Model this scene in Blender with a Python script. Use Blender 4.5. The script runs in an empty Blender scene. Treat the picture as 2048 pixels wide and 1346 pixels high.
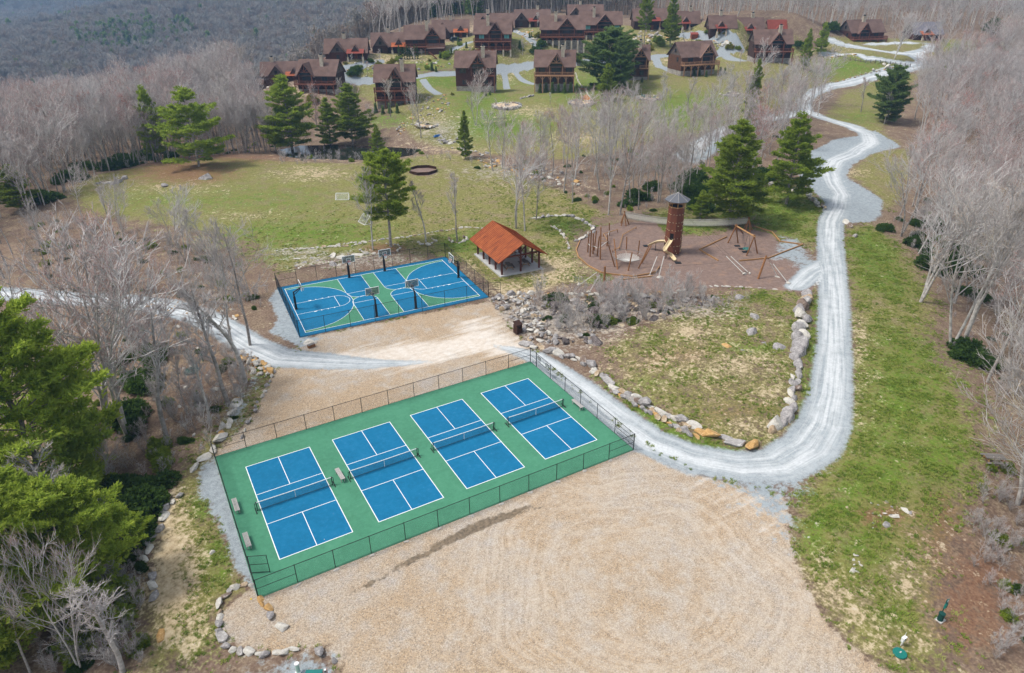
import bpy, bmesh, math, random
import numpy as np
from mathutils import Vector, Matrix

random.seed(7)
rng = np.random.default_rng(7)
S = bpy.context.scene
COL = S.collection
R_ = math.radians

# ------------------------------------------------------------------ camera, world, sun, exposure
F_PX = 1389.65                       # focal length in pixels of the 2048 px wide photograph
YAW, PITCH, ROLL = -0.513634604, 0.497508009, -0.0104050758
CAM = np.array([-3.5164, -44.6512331, 42.2559621])


def cam_axes(a, b, c):
    ca, sa, cb, sb, cc, sc = math.cos(a), math.sin(a), math.cos(b), math.sin(b), math.cos(c), math.sin(c)
    f = np.array([-sa*cb, ca*cb, -sb]); r0 = np.array([ca, sa, 0.]); u0 = np.cross(r0, f)
    return cc*r0 + sc*u0, -sc*r0 + cc*u0, f


RT, UP, FW = cam_axes(YAW, PITCH, ROLL)
cd = bpy.data.cameras.new('camera')
cam = bpy.data.objects.new('camera', cd); COL.objects.link(cam)
cd.sensor_width = 36.0; cd.lens = F_PX/2048*36.0
cd.clip_start = 0.5; cd.clip_end = 9000
M = Matrix(((RT[0], UP[0], -FW[0], CAM[0]), (RT[1], UP[1], -FW[1], CAM[1]), (RT[2], UP[2], -FW[2], CAM[2]), (0, 0, 0, 1)))
cam.matrix_world = M
S.camera = cam

SUN_EL, SUN_AZ = R_(60), R_(-65)      # azimuth measured from +y towards +x
w = bpy.data.worlds.new('World'); S.world = w; w.use_nodes = True
nt = w.node_tree
bg = nt.nodes['Background']
sky = nt.nodes.new('ShaderNodeTexSky'); sky.sky_type = 'NISHITA'; sky.sun_disc = False
sky.sun_elevation = SUN_EL; sky.sun_rotation = SUN_AZ
sky.dust_density = 6.0; sky.air_density = 1.2; sky.ozone_density = 1.0; sky.altitude = 900
hsv = nt.nodes.new('ShaderNodeHueSaturation'); hsv.inputs['Saturation'].default_value = 0.40
nt.links.new(sky.outputs[0], hsv.inputs['Color']); nt.links.new(hsv.outputs[0], bg.inputs[0])
bg.inputs[1].default_value = 0.105
sd_ = bpy.data.lights.new('sun', 'SUN'); sd_.energy = 1.5; sd_.angle = R_(10); sd_.color = (1.0, 0.96, 0.91)
sun = bpy.data.objects.new('sun', sd_); COL.objects.link(sun)
dv = Vector((math.sin(SUN_AZ)*math.cos(SUN_EL), math.cos(SUN_AZ)*math.cos(SUN_EL), math.sin(SUN_EL)))
sun.rotation_euler = dv.to_track_quat('Z', 'Y').to_euler()
S.view_settings.view_transform = 'Standard'; S.view_settings.look = 'None'
S.view_settings.exposure = 1.0; S.view_settings.gamma = 1.0; S.view_settings.use_curve_mapping = False
S.render.engine = 'CYCLES'
HAZE = 0.00022


# ------------------------------------------------------------------ surveying helpers
def ray(px, py):
    return FW + RT*(px-1024)/F_PX + UP*(673-py)/F_PX


def project(P):
    d = np.asarray(P, float) - CAM
    Z = d@FW
    return 1024 + F_PX*(d@RT)/Z, 673 - F_PX*(d@UP)/Z, Z


def at_z(px, py, z=0.0):
    d = ray(px, py); return CAM + d*((z-CAM[2])/d[2])


# survey points of the hillside: (photo x, photo y, height in m), then points known only on the map
ANCH_PX = [(430,910,0),(520,1193,0),(1270,900,0),(1060,727,0),(0,1346,-2),(300,1346,-.6),(900,1346,0),(1500,1300,0),
 (2048,1346,-.5),(2048,1100,-1.5),(1750,1000,0),(1900,900,-.4),(1690,800,0),(1560,900,0),(750,800,0),(600,673,0),(980,598,0),(889,515,0),(562,575,0),
 (750,540,0),(300,610,-.5),(100,600,-1),(400,750,-.8),(300,900,-1.5),(0,1000,-4),(0,750,-4),(730,440,0.2),(500,440,.2),(300,400,0.3),(900,350,0),
 (500,330,.8),(200,385,.4),(700,330,0.6),(630,305,-1.3),(760,305,-1.3),(1350,500,0),(1500,540,0),(1200,480,0),(1600,480,0),(1100,400,0.1),(1200,560,.0),
 (1400,750,.5),(1250,700,.5),(1500,650,.5),(1668,560,0),(1665,440,0),(1690,330,0.2),(1740,280,.5),(1612,222,1.8),(1700,165,3.5),(1800,138,6.5),
 (1250,400,0),(1000,300,.8),(1000,250,2.6),(1010,205,4.6),(1150,210,4.6),(1250,250,2.6),(1370,300,0),(1400,250,2.6),(1440,190,5.2),(1300,190,5),
 (950,183,5.4),(1105,184,5.8),(1283,160,6.6),(1400,150,7.2),(1545,125,8.4),(1600,100,10),(1700,85,12),(1800,115,9),(1950,95,10),(1850,85,11.5),
 (790,214,3.6),(700,230,1.0),(640,200,3.6),(560,175,5.5),(500,190,3.5),(704,165,6.6),(850,155,7.6),(1000,138,8.2),(1180,124,8.9),(1355,112,9.6),(1443,104,10.4),
 (690,125,11.6),(780,106,13),(850,98,13.4),(912,84,14.6),(985,108,12.4),(1120,100,12.8),(1195,78,14.6),(1065,58,16.6),(985,62,16.2),(1180,38,18),(1310,60,16.5),
 (1375,62,16.4),(1445,72,15.6),(1500,74,15),(1590,78,13.5),(1470,82,13.6),(620,150,7)]
ANCH_W = [(-22,147,-1),(-30,200,-6),(-36,270,-14),(-46,328,-32),(-55,430,-66),(-65,560,-74),(-77,720,-50),(-100,1000,-40),(-115,1200,-62),(-165,1800,-60),(-230,2600,160),
 (10,180,-3),(15,251,-9),(20,320,-24),(30,430,-64),(38,560,-66),(52,760,-44),(75,1180,-24),(100,1500,-60),(120,2600,170),
 (40,180,-2),(58,229,4),(66,262,3),(80,300,-6),(105,393,-38),(160,612,-34),(269,1050,12),(400,1500,0),(500,2500,180),
 (115,275,14),(138,320,12),(170,400,0),(280,560,0),(469,964,30),(900,2000,120),
 (205,235,17.5),(250,280,18),(310,340,19),(400,450,22),(600,700,30),(1200,1300,90),
 (260,205,16),(310,240,17),(400,330,20),(600,450,30),(231,69,2),(290,98,5),(350,135,9),(472,195,14),(240,130,10),(300,165,13),(900,400,40),(1400,700,60),
 (167,32,-2),(159,19,-6),(150,0,-9),(230,20,-14),(400,40,-30),(110,-20,-8),(100,-60,-10),(300,-100,-40),(900,0,-60),(50,-80,-3),(-100,-80,-8),(-60,0,-8),(-50,60,-4),(-60,120,-5),(-200,100,-30),(-300,400,-60),(-300,1500,-40),(60,-50,-2)]


def build_terrain():
    pts = [tuple(at_z(a, b, c)) for a, b, c in ANCH_PX] + [tuple(map(float, q)) for q in ANCH_W]
    A = np.array(pts)
    XY = A[:, :2]; c2 = 12.0**2
    D = np.sqrt(((XY[:, None]-XY[None])**2).sum(-1) + c2)
    K = -D
    n = len(A)
    Q = np.concatenate([np.ones((n, 1)), XY/100], 1)
    BM = np.zeros((n+3, n+3)); BM[:n, :n] = K - 0.3*np.eye(n); BM[:n, n:] = Q; BM[n:, :n] = Q.T
    rhs = np.concatenate([A[:, 2], np.zeros(3)])
    sol = np.linalg.solve(BM, rhs)
    return XY, sol, c2


TXY, TSOL, TC2 = build_terrain()
BB0 = at_z(611.3, 665.6)[:2]; BTH = R_(-3.8)
BEX = np.array([math.cos(BTH), math.sin(BTH)]); BEY = np.array([-BEX[1], BEX[0]])
POND_Z = -1.2
POND_PX = [(556,300),(600,291),(680,290),(760,293),(838,298),(820,312),(760,321),(690,325),(610,322),(565,312)]
POND = [at_z(a, b, POND_Z)[:2] for a, b in POND_PX]


def wob(X, Y):
    return (np.sin(X*.31+1.3)*np.sin(Y*.27+.4)*.10 + np.sin(X*.11+Y*.07)*.16 + np.sin(X*.71-Y*.53)*.04)


def poly_sd(P, poly):
    """signed distance to a closed polygon, positive inside; P (n,2)"""
    poly = np.asarray(poly, float); n = len(poly)
    best = np.full(len(P), 1e9); ins = np.zeros(len(P), bool)
    for i in range(n):
        a = poly[i]; b = poly[(i+1) % n]; e = b-a
        wv = P-a
        t = np.clip((wv@e)/max(e@e, 1e-9), 0, 1)
        d = np.hypot(wv[:, 0]-t*e[0], wv[:, 1]-t*e[1])
        best = np.minimum(best, d)
        c = (a[1] > P[:, 1]) != (b[1] > P[:, 1])
        with np.errstate(divide='ignore', invalid='ignore'):
            xi = (b[0]-a[0])*(P[:, 1]-a[1])/(b[1]-a[1]) + a[0]
        ins ^= c & (P[:, 0] < xi)
    return np.where(ins, best, -best)


def sstep(x):
    x = np.clip(x, 0, 1); return x*x*(3-2*x)


FLAT = [  # level pads under courts and pavilion
    [(-3.2,-4.2),(34.4,-4.2),(34.4,17.6),(-3.2,17.6)],
    [tuple(BB0+BEX*a+BEY*b) for a, b in ((-2.2,-2.2),(26.8,-2.2),(26.8,17.6),(-2.2,17.6))],
    [(41.5,39.4),(50.5,39.0),(51.4,51),(42.5,51.6)]]


def H(X, Y):
    X = np.atleast_1d(np.asarray(X, float)); Y = np.atleast_1d(np.asarray(Y, float))
    Z = np.zeros(len(X))
    for s in range(0, len(X), 40000):
        x = X[s:s+40000]; y = Y[s:s+40000]
        D = np.sqrt((x[:, None]-TXY[None, :, 0])**2 + (y[:, None]-TXY[None, :, 1])**2 + TC2)
        Z[s:s+40000] = -D@TSOL[:-3] + TSOL[-3] + TSOL[-2]*x/100 + TSOL[-1]*y/100
    P = np.stack([X, Y], 1)
    k = np.ones(len(X))
    for f in FLAT:
        near = (np.abs(X-np.mean([q[0] for q in f])) < 60) & (np.abs(Y-np.mean([q[1] for q in f])) < 60)
        if near.any():
            sd = poly_sd(P[near], f)
            k[near] = np.minimum(k[near], sstep(-sd/8.0))
    # the whole parking yard and playground are graded almost level
    near = (X > -6) & (X < 95) & (Y > -45) & (Y < 60)
    Z = Z + wob(X, Y)*np.where(near, .35, 1.0)
    Z = Z*k - 0.03*(1-k)
    sd = np.full(len(X), -99.)
    m = (X > 10) & (X < 110) & (Y > 100) & (Y < 160)
    if m.any():
        sd[m] = poly_sd(P[m], POND)
        t = sstep((sd[m]+2.5)/4.0)
        Z[m] = Z[m]*(1-t) + (POND_Z-0.8)*t
    return Z


def ht(x, y):
    return float(H(x, y)[0])


def sites(px, py):
    """where the sight line of a photo point meets the ground"""
    px = np.atleast_1d(np.asarray(px, float)); py = np.atleast_1d(np.asarray(py, float))
    d = FW[None]+RT[None]*((px-1024)/F_PX)[:, None]+UP[None]*((673-py)/F_PX)[:, None]
    t = np.full(len(px), 30.0); done = np.zeros(len(px), bool); tl = t.copy()
    for _ in range(260):
        P = CAM+d*t[:, None]
        below = (P[:, 2] <= H(P[:, 0], P[:, 1])) & ~done
        done |= below
        if done.all(): break
        tl = np.where(done, tl, t); t = np.where(done, t, t*1.014+.3)
    for _ in range(12):
        m = (tl+t)/2; P = CAM+d*m[:, None]; b = P[:, 2] <= H(P[:, 0], P[:, 1])
        t = np.where(b, m, t); tl = np.where(b, tl, m)
    return CAM+d*t[:, None]


def site(px, py):
    return sites([px], [py])[0]


def top_height(P, py):
    """height above P whose top reaches photo row py"""
    lo, hi = 0., 60.
    for _ in range(30):
        m = (lo+hi)/2
        if project(P+np.array([0, 0, m]))[1] > py: lo = m
        else: hi = m
    return lo


# ------------------------------------------------------------------ mesh helpers
def mesh_np(name, V, Fs, mats=(), smooth=False, midx=None):
    me = bpy.data.meshes.new(name)
    V = np.asarray(V, np.float32)
    me.vertices.add(len(V)); me.vertices.foreach_set('co', V.ravel())
    tot = []; idx = []
    for Fa in Fs:
        Fa = np.asarray(Fa, np.int32)
        if len(Fa) == 0: continue
        idx.append(Fa.ravel()); tot.append(np.full(len(Fa), Fa.shape[1], np.int32))
    idx = np.concatenate(idx); tot = np.concatenate(tot)
    st = np.concatenate([[0], np.cumsum(tot)[:-1]]).astype(np.int32)
    me.loops.add(len(idx)); me.loops.foreach_set('vertex_index', idx)
    me.polygons.add(len(tot)); me.polygons.foreach_set('loop_start', st); me.polygons.foreach_set('loop_total', tot)
    if smooth: me.polygons.foreach_set('use_smooth', np.ones(len(tot), bool))
    for m in mats: me.materials.append(m)
    if midx is not None: me.polygons.foreach_set('material_index', np.asarray(midx, np.int32))
    me.update(); me.validate()
    return me


def tag(o, label=None, cat=None, group=None, kind=None):
    if label: o['label'] = label
    if cat: o['category'] = cat
    if group: o['group'] = group
    if kind: o['kind'] = kind
    return o


def empty(name, loc, label=None, cat=None, group=None, rz=0.0, scale=1.0):
    o = bpy.data.objects.new(name, None); COL.objects.link(o)
    o.location = tuple(float(q) for q in loc); o.rotation_euler = (0, 0, rz); o.scale = (scale,)*3
    o.empty_display_size = 0.1
    return tag(o, label, cat, group)


def link(name, me, parent=None, loc=None):
    o = bpy.data.objects.new(name, me); COL.objects.link(o)
    if parent is not None: o.parent = parent
    if loc is not None: o.location = tuple(float(q) for q in loc)
    return o


def copy_tree(o, parent=None):
    c = o.copy(); COL.objects.link(c)
    if parent is not None: c.parent = parent
    for ch in list(o.children): copy_tree(ch, c)
    return c


def rotz(a):
    c, s = math.cos(a), math.sin(a); return np.array([[c, -s, 0], [s, c, 0], [0, 0, 1.]])


class MB:
    """collects shapes, builds one mesh object"""
    def __init__(self): self.v = []; self.f = []; self.n = 0

    def add(self, V, Fl):
        V = np.asarray(V, float)
        self.v.append(V)
        for f in Fl: self.f.append([i+self.n for i in f])
        self.n += len(V); return self

    def box(self, c, s, rz=0.0, rot=None, taper=1.0):
        x, y, z = s[0]/2, s[1]/2, s[2]/2
        V = np.array([(-x,-y,-z),(x,-y,-z),(x,y,-z),(-x,y,-z),(-x*taper,-y*taper,z),(x*taper,-y*taper,z),(x*taper,y*taper,z),(-x*taper,y*taper,z)])
        Rm = rot if rot is not None else rotz(rz)
        return self.add(V@Rm.T+np.asarray(c, float), [(3,2,1,0),(4,5,6,7),(0,1,5,4),(1,2,6,5),(2,3,7,6),(3,0,4,7)])

    def beam(self, p0, p1, wd, hh=None, up=(0, 0, 1)):
        p0 = np.asarray(p0, float); p1 = np.asarray(p1, float); hh = hh or wd
        d = p1-p0; L = np.linalg.norm(d); d /= L
        u = np.asarray(up, float)
        if abs(d@u) > .95: u = np.array([0, 1., 0])
        s = np.cross(d, u); s /= np.linalg.norm(s); u = np.cross(s, d)
        return self.box((p0+p1)/2, (wd, L, hh), rot=np.stack([s, d, u], 1))

    def tube(self, p0, p1, r0, r1=None, n=8, caps=True):
        p0 = np.asarray(p0, float); p1 = np.asarray(p1, float); r1 = r0 if r1 is None else r1
        d = p1-p0; L = np.linalg.norm(d)
        if L < 1e-6: return self
        d = d/L
        u = np.array([0, 0, 1.]) if abs(d[2]) < .9 else np.array([1., 0, 0])
        s = np.cross(d, u); s /= np.linalg.norm(s); u = np.cross(s, d)
        a = np.arange(n)*2*math.pi/n
        ring = np.cos(a)[:, None]*s+np.sin(a)[:, None]*u
        V = np.concatenate([p0+ring*r0, p1+ring*r1])
        Fl = [(i, (i+1) % n, n+(i+1) % n, n+i) for i in range(n)]
        if caps: Fl += [tuple(range(n-1, -1, -1)), tuple(range(n, 2*n))]
        return self.add(V, Fl)

    def path(self, pts, r, n=6):
        for i in range(len(pts)-1): self.tube(pts[i], pts[i+1], r, r, n, caps=True)
        return self

    def prism(self, poly, z0, z1):
        n = len(poly)
        a = 0.5*sum(poly[i][0]*poly[(i+1) % n][1]-poly[(i+1) % n][0]*poly[i][1] for i in range(n))
        if a < 0: poly = poly[::-1]
        V = [(q[0], q[1], z0) for q in poly]+[(q[0], q[1], z1) for q in poly]
        Fl = [(i, (i+1) % n, n+(i+1) % n, n+i) for i in range(n)]+[tuple(range(n-1, -1, -1)), tuple(range(n, 2*n))]
        return self.add(V, Fl)

    def quad(self, a, b, c, d): return self.add([a, b, c, d], [(0, 1, 2, 3)])

    def arrays(self):
        return np.concatenate(self.v), self.f

    def mesh(self, name, mat, smooth=False):
        V, Fl = self.arrays()
        me = bpy.data.meshes.new(name)
        me.from_pydata([tuple(q) for q in V], [], Fl)
        if mat is not None: me.materials.append(mat)
        if smooth: me.polygons.foreach_set('use_smooth', np.ones(len(me.polygons), bool))
        me.update(); return me

    def build(self, name, mat, parent=None, rel=None, smooth=False, label=None):
        """rel: world point to subtract (the parent's place) when the shapes were given in world coordinates"""
        if rel is not None: self.v = [q-np.asarray(rel, float) for q in self.v]
        o = link(name, self.mesh(name, mat, smooth), parent)
        if label: o['label'] = label
        return o


# ------------------------------------------------------------------ materials
class NT:
    def __init__(self, name):
        self.m = bpy.data.materials.new(name); self.m.use_nodes = True
        self.t = self.m.node_tree; self.b = self.t.nodes['Principled BSDF']
        self.b.inputs['Specular IOR Level'].default_value = 0.25
        self._pos = None

    def node(self, ty, **kw):
        n = self.t.nodes.new(ty)
        for k, v in kw.items(): setattr(n, k, v)
        return n

    def put(self, sock, v):
        if isinstance(v, bpy.types.NodeSocket): self.t.links.new(v, sock)
        elif isinstance(v, (tuple, list)): sock.default_value = tuple(v)+((1,) if len(v) == 3 and len(sock.default_value) == 4 else ())
        else: sock.default_value = v

    def pos(self):
        if self._pos is None: self._pos = self.node('ShaderNodeNewGeometry').outputs['Position']
        return self._pos

    def obj(self): return self.node('ShaderNodeTexCoord').outputs['Object']

    def attr(self, n, ty='GEOMETRY'):
        a = self.node('ShaderNodeAttribute'); a.attribute_name = n; a.attribute_type = ty; return a.outputs['Fac']

    def rand(self): return self.node('ShaderNodeObjectInfo').outputs['Random']

    def scale(self, v, s):
        n = self.node('ShaderNodeVectorMath', operation='MULTIPLY'); self.put(n.inputs[0], v); n.inputs[1].default_value = s; return n.outputs[0]

    def noise(self, sc, det=3, rough=.55, vec=None, dist=0.0):
        n = self.node('ShaderNodeTexNoise'); self.put(n.inputs['Vector'], vec or self.pos())
        n.inputs['Scale'].default_value = sc; n.inputs['Detail'].default_value = det; n.inputs['Roughness'].default_value = rough
        n.inputs['Distortion'].default_value = dist
        return n.outputs['Fac']

    def voro(self, sc, vec=None, out='Color', feat='F1'):
        n = self.node('ShaderNodeTexVoronoi', feature=feat); self.put(n.inputs['Vector'], vec or self.pos()); n.inputs['Scale'].default_value = sc
        return n.outputs[out]

    def math(self, op, a, b=0.0, c=0.0):
        n = self.node('ShaderNodeMath', operation=op); self.put(n.inputs[0], a); self.put(n.inputs[1], b); self.put(n.inputs[2], c); return n.outputs[0]

    def mr(self, v, a, b, lo=0.0, hi=1.0, smooth=True):
        n = self.node('ShaderNodeMapRange'); n.interpolation_type = 'SMOOTHSTEP' if smooth else 'LINEAR'
        self.put(n.inputs['Value'], v); n.inputs['From Min'].default_value = a; n.inputs['From Max'].default_value = b
        n.inputs['To Min'].default_value = lo; n.inputs['To Max'].default_value = hi; return n.outputs['Result']

    def mix(self, f, a, b, mode='MIX'):
        n = self.node('ShaderNodeMix', data_type='RGBA', blend_type=mode)
        self.put(n.inputs['Factor'], f); self.put(n.inputs[6], a); self.put(n.inputs[7], b); return n.outputs[2]

    def ramp(self, v, stops):
        n = self.node('ShaderNodeValToRGB'); cr = n.color_ramp
        while len(cr.elements) < len(stops): cr.elements.new(0.5)
        for e, (p, c) in zip(cr.elements, stops): e.position = p; e.color = tuple(c)+(1,)
        self.put(n.inputs['Fac'], v); return n.outputs['Color']

    def bump(self, h, dist=.05, st=.6):
        n = self.node('ShaderNodeBump'); n.inputs['Distance'].default_value = dist; n.inputs['Strength'].default_value = st
        self.put(n.inputs['Height'], h); self.t.links.new(n.outputs['Normal'], self.b.inputs['Normal'])

    def fin(self, col, rough=.85, metal=0.0, spec=None):
        self.put(self.b.inputs['Base Color'], col); self.put(self.b.inputs['Roughness'], rough); self.b.inputs['Metallic'].default_value = metal
        if spec is not None: self.b.inputs['Specular IOR Level'].default_value = spec
        return self.m


def simple(name, c, rough=.7, var=.18, sc=3.0, metal=0.0, spec=.25, grain=None):
    t = NT(name); n = t.noise(sc, 4, vec=t.obj()); r = t.rand()
    f = t.math('ADD', t.math('MULTIPLY', t.math('SUBTRACT', n, .5), var*2.2), t.math('MULTIPLY', t.math('SUBTRACT', r, .5), var))
    k = t.math('ADD', f, 1.0)
    cm = t.node('ShaderNodeVectorMath', operation='SCALE'); cm.inputs[0].default_value = c; t.put(cm.inputs['Scale'], k)
    if grain: t.bump(t.noise(grain, 3, vec=t.obj()), .01, .5)
    return t.fin(cm.outputs[0], rough, metal, spec)


MAT = {}
# ================================================================== THE GROUND
def px_poly(pts):
    a = np.array(pts, float); return sites(a[:, 0], a[:, 1])[:, :2]


def px_ell(cx, cy, rx, ry, rot=0, n=16):
    t = np.arange(n)*2*math.pi/n; c, s = math.cos(R_(rot)), math.sin(R_(rot))
    x = np.cos(t)*rx; y = np.sin(t)*ry
    return px_poly(np.stack([cx+x*c-y*s, cy+x*s+y*c], 1))


def polyline_field(P, pts, want_along=False):
    """distance, signed side distance, distance along a line, vectorised"""
    best = np.full(len(P), 1e9); sgn = np.zeros(len(P)); al = np.zeros(len(P)); wi = np.zeros(len(P)); acc = 0
    for i in range(len(pts)-1):
        a = pts[i][:2]; b = pts[i+1][:2]; e = b-a; L = np.hypot(*e)
        wv = P-a; t = np.clip((wv@e)/(L*L), 0, 1)
        dx = wv[:, 0]-t*e[0]; dy = wv[:, 1]-t*e[1]; d = np.hypot(dx, dy)
        wd = pts[i][2]*(1-t)+pts[i+1][2]*t
        m = d < best
        best[m] = d[m]; sgn[m] = (np.sign(e[0]*wv[:, 1]-e[1]*wv[:, 0])*d)[m]; al[m] = (acc+t*L)[m]; wi[m] = wd[m]
        acc += L
    return best, sgn, al, wi


# roads: photo points of the centre line, half width in metres
ROADS = [
 [(985,690,.05),(1025,700,.8),(1070,714,1.5),(1100,737,1.9),(1160,778,2.0),(1230,832,2.1),(1300,884,2.3),(1380,916,2.4),(1480,934,2.5),(1560,930,2.7),(1620,895,2.8),(1648,850,2.6),(1662,790,2.3),(1668,700,2.1),(1668,600,2.1),(1665,540,2.1),(1660,480,2.2),(1662,443,2.2),(1678,414,2.3),(1682,389,2.3),(1668,368,2.3),(1659,343,2.4),(1671,321,2.5),(1707,307,2.6),(1741,285,2.6),(1735,267,2.5),(1701,251,2.4),(1670,243,2.3),(1642,234,2.2),(1612,222,2.1),(1607,203,2.1),(1630,183,2.1),(1670,170,2.2),(1706,163,2.2),(1757,150,2.3),(1807,138,2.4),(1833,130,3.0),(1884,126,3.0),(1960,123,2.0),(2060,122,1.6)],
 [(1612,222,2.0),(1560,233,2.2),(1500,243,2.3),(1450,262,2.5),(1400,292,3),(1370,312,3)],
 [(-260,560,1.7),(-60,580,1.7),(60,592,1.7),(150,597,1.7),(250,602,1.8),(330,612,1.9),(400,632,2.0),(450,657,2.0),(500,690,2.1),(560,716,2.2),(640,722,2.0),(720,727,1.4),(800,727,.7),(870,722,.05)],
 [(1665,81,2.0),(1706,93,2.2),(1769,103,2.2),(1820,108,2.6),(1856,100,2.6),(1863,91,2.4),(1833,86,2.2),(1795,86,2),(1731,89,1.8)],
 [(1820,108,3),(1850,122,3.5)],
 [(1645,106,1.8),(1665,109,1.8),(1731,116,1.8),(1782,122,1.8),(1833,128,2.2)],
 [(1590,575,1.5),(1625,545,2.0),(1655,530,2.2)],
]
PAVED = [
 [(673,143,1.4),(690,160,1.8),(734,162,1.8),(831,154,1.8),(907,147,1.8),(1002,138,1.9),(1057,132,1.9),(1149,126,1.9),(1179,124,1.8),(1240,118,1.8),(1306,114,1.8),(1355,112,1.8),(1443,104,1.9),(1478,94,2.4),(1469,82,2.6),(1431,72,2.2),(1390,70,2.0),(1365,70,2.0)],
 [(1007,138,1.1),(1011,160,1.0),(1014,178,1.2)], [(1030,142,.9),(1043,160,.9),(1068,168,1.0)],
 [(1311,115,1.4),(1318,132,1.5),(1342,142,1.5),(1362,142,1.3)], [(1443,104,1.4),(1460,116,1.5),(1488,122,1.5)],
 [(673,143,1.5),(709,135,1.8),(734,127,1.6),(762,122,1.4)], [(846,160,1.2),(858,176,1.2),(876,188,1.4)],
 [(899,104,1.6),(915,94,1.6),(940,84,1.5)],
 [(1027,60,1.6),(1045,68,1.8),(1062,80,1.6),(1070,90,1.4)],
]
YARD = [(430,905),(470,868),(505,830),(535,770),(552,738),(590,705),(600,690),(640,668),(980,602),(1000,625),(1022,657),(1066,700),(1110,742),(1200,824),(1300,893),(1400,950),(1500,975),(1575,990),(1580,1060),(1598,1140),(1645,1230),(1700,1290),(1790,1350),(1850,1440),(640,1440),(680,1335),(655,1298),(600,1300),(560,1312),(500,1300),(452,1275),(440,1240),(458,1210),(505,1180),(470,1090),(440,1010)]
GREY = [([(426,912),(396,944),(402,992),(440,1050),(468,1130),(498,1172),(524,1188),(526,1150),(480,1020)], 1.0, .8),
 ([(556,572),(538,598),(556,640),(540,664),(600,694),(650,676),(602,672)], 1.0, .8),
 ([(1600,352),(1622,302),(1645,292),(1665,280),(1718,272),(1748,260),(1788,283),(1802,294),(1748,306),(1704,330),(1692,354),(1742,384),(1766,400),(1762,432),(1745,443),(1700,446),(1642,441),(1650,405),(1630,385)], 1.0, .8),
 ([(452,830),(470,800),(512,742),(520,760),(498,800),(488,850),(462,862)], .7, 1.5),
 ([(560,1310),(660,1296),(700,1346),(690,1440),(430,1440),(430,1346)], .55, 1.5),
 ([(1370,905),(1480,935),(1590,930),(1640,880),(1640,920),(1600,985),(1580,1030),(1575,1080),(1530,1030),(1480,990),(1420,955)], .8, 3.5),
 ([(1352,292),(1420,268),(1470,262),(1440,302),(1400,328),(1358,322)], .8, 1.5),
 ([(1560,470),(1600,480),(1640,530),(1600,545),(1575,520),(1540,520)], .7, 1.5)]
LAWN = [
 [(130,385),(200,348),(330,327),(450,314),(560,322),(700,328),(830,312),(900,305),(1000,330),(1120,380),(1210,430),(1170,440),(1130,460),(1150,500),(1170,560),(1000,590),(980,560),(900,510),(780,500),(640,520),(560,545),(500,480),(330,450),(180,425)],
 [(690,170),(900,150),(1150,110),(1420,90),(1550,100),(1640,130),(1690,165),(1600,200),(1500,235),(1420,262),(1300,285),(1130,320),(1000,310),(900,300),(830,280),(790,230),(735,200)],
 [(1640,82),(1720,74),(1880,78),(2000,84),(2040,100),(1960,120),(1880,140),(1830,134),(1700,160),(1630,190),(1600,140)],
 [(1650,238),(1690,180),(1760,158),(1850,142),(1800,180),(1765,262),(1800,290),(1740,262)],
 [(1740,306),(1830,292),(1800,400),(1770,420),(1745,385),(1695,350)],
 [(1690,455),(1745,450),(1790,485),(1835,545),(1868,600),(1850,700),(1905,770),(1950,850),(1960,940),(1920,1000),(1880,1100),(1860,1180),(1880,1346),(1780,1346),(1650,1240),(1590,1130),(1580,1030),(1640,900),(1700,790),(1706,600)],
 [(1480,395),(1560,372),(1650,400),(1630,500),(1560,470),(1500,425),(1400,470),(1300,445),(1300,420)],
 [(1190,700),(1300,640),(1500,575),(1600,582),(1640,560),(1650,700),(1640,830),(1570,910),(1480,915),(1380,890),(1260,800)],
 [(400,985),(470,1110),(500,1170),(440,1210),(425,1300),(290,1346),(290,1200),(320,1020),(400,900),(470,800),(540,745),(500,830),(420,930)]]
GREEN = [((600,470,170,34),.85),((330,400,120,30),.6),((480,400,200,40),.6),((1000,250,110,36),1.05),((900,160,160,22),.85),((960,210,60,40),1.0),((1180,180,90,40),.95),((780,240,50,14),.9),((1380,225,90,42),1.),((1700,135,80,20),1.),((1960,92,80,9),.9),((1720,235,50,16),.6),((1780,195,50,16),.5),
 ((1570,430,75,42),1.),((1380,455,60,10),.9),((930,488,60,22),.95),((1130,452,55,18),.8),((860,512,90,10),.5),((1200,535,25,25),.7),((560,515,80,14),.6),((1220,470,20,20),.9),((1190,560,50,8),.7),
 ((1740,500,45,30),.95),((1760,560,60,30),.7),((1800,800,80,130),1.05),((1880,920,70,70),.9),((1760,960,90,60),.85),((1680,1030,80,60),.75),((1630,1080,30,50),.85),((1720,1090,60,50),.7),((1760,700,30,60),.8),
 ((405,1015,26,26),1.),((432,1120,34,48),.75),((490,870,24,20),.7),((520,745,22,12),.8),((395,1290,60,50),.5),
 ((1290,700,60,30),.55),((1380,760,70,30),.5),((1440,640,70,30),.45),((1500,600,60,18),.6),((1300,770,40,15),.5),((1545,790,20,80),.4),((1500,700,70,14),.8),((1590,640,16,50),.5),
 ((1780,1230,40,24),.7),((1700,1160,60,18),.4),((1900,1310,40,20),.6),((1880,1000,60,40),.6)]
GREEN_P = [([(1190,752),(1300,852),(1400,905),(1470,925),(1560,925),(1600,895),(1560,890),(1480,898),(1380,868),(1260,790),(1210,750)], 1.0, 1.2),
 ([(1618,590),(1648,600),(1642,800),(1600,880),(1585,855),(1612,700)], .8, 1.2),
 ([(1706,560),(1722,640),(1722,760),(1700,830),(1690,790),(1700,650)], .35, 1.5),
 ([(1700,465),(1745,455),(1800,520),(1830,600),(1790,610),(1725,570),(1695,500)], .75, 2.0)]
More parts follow.
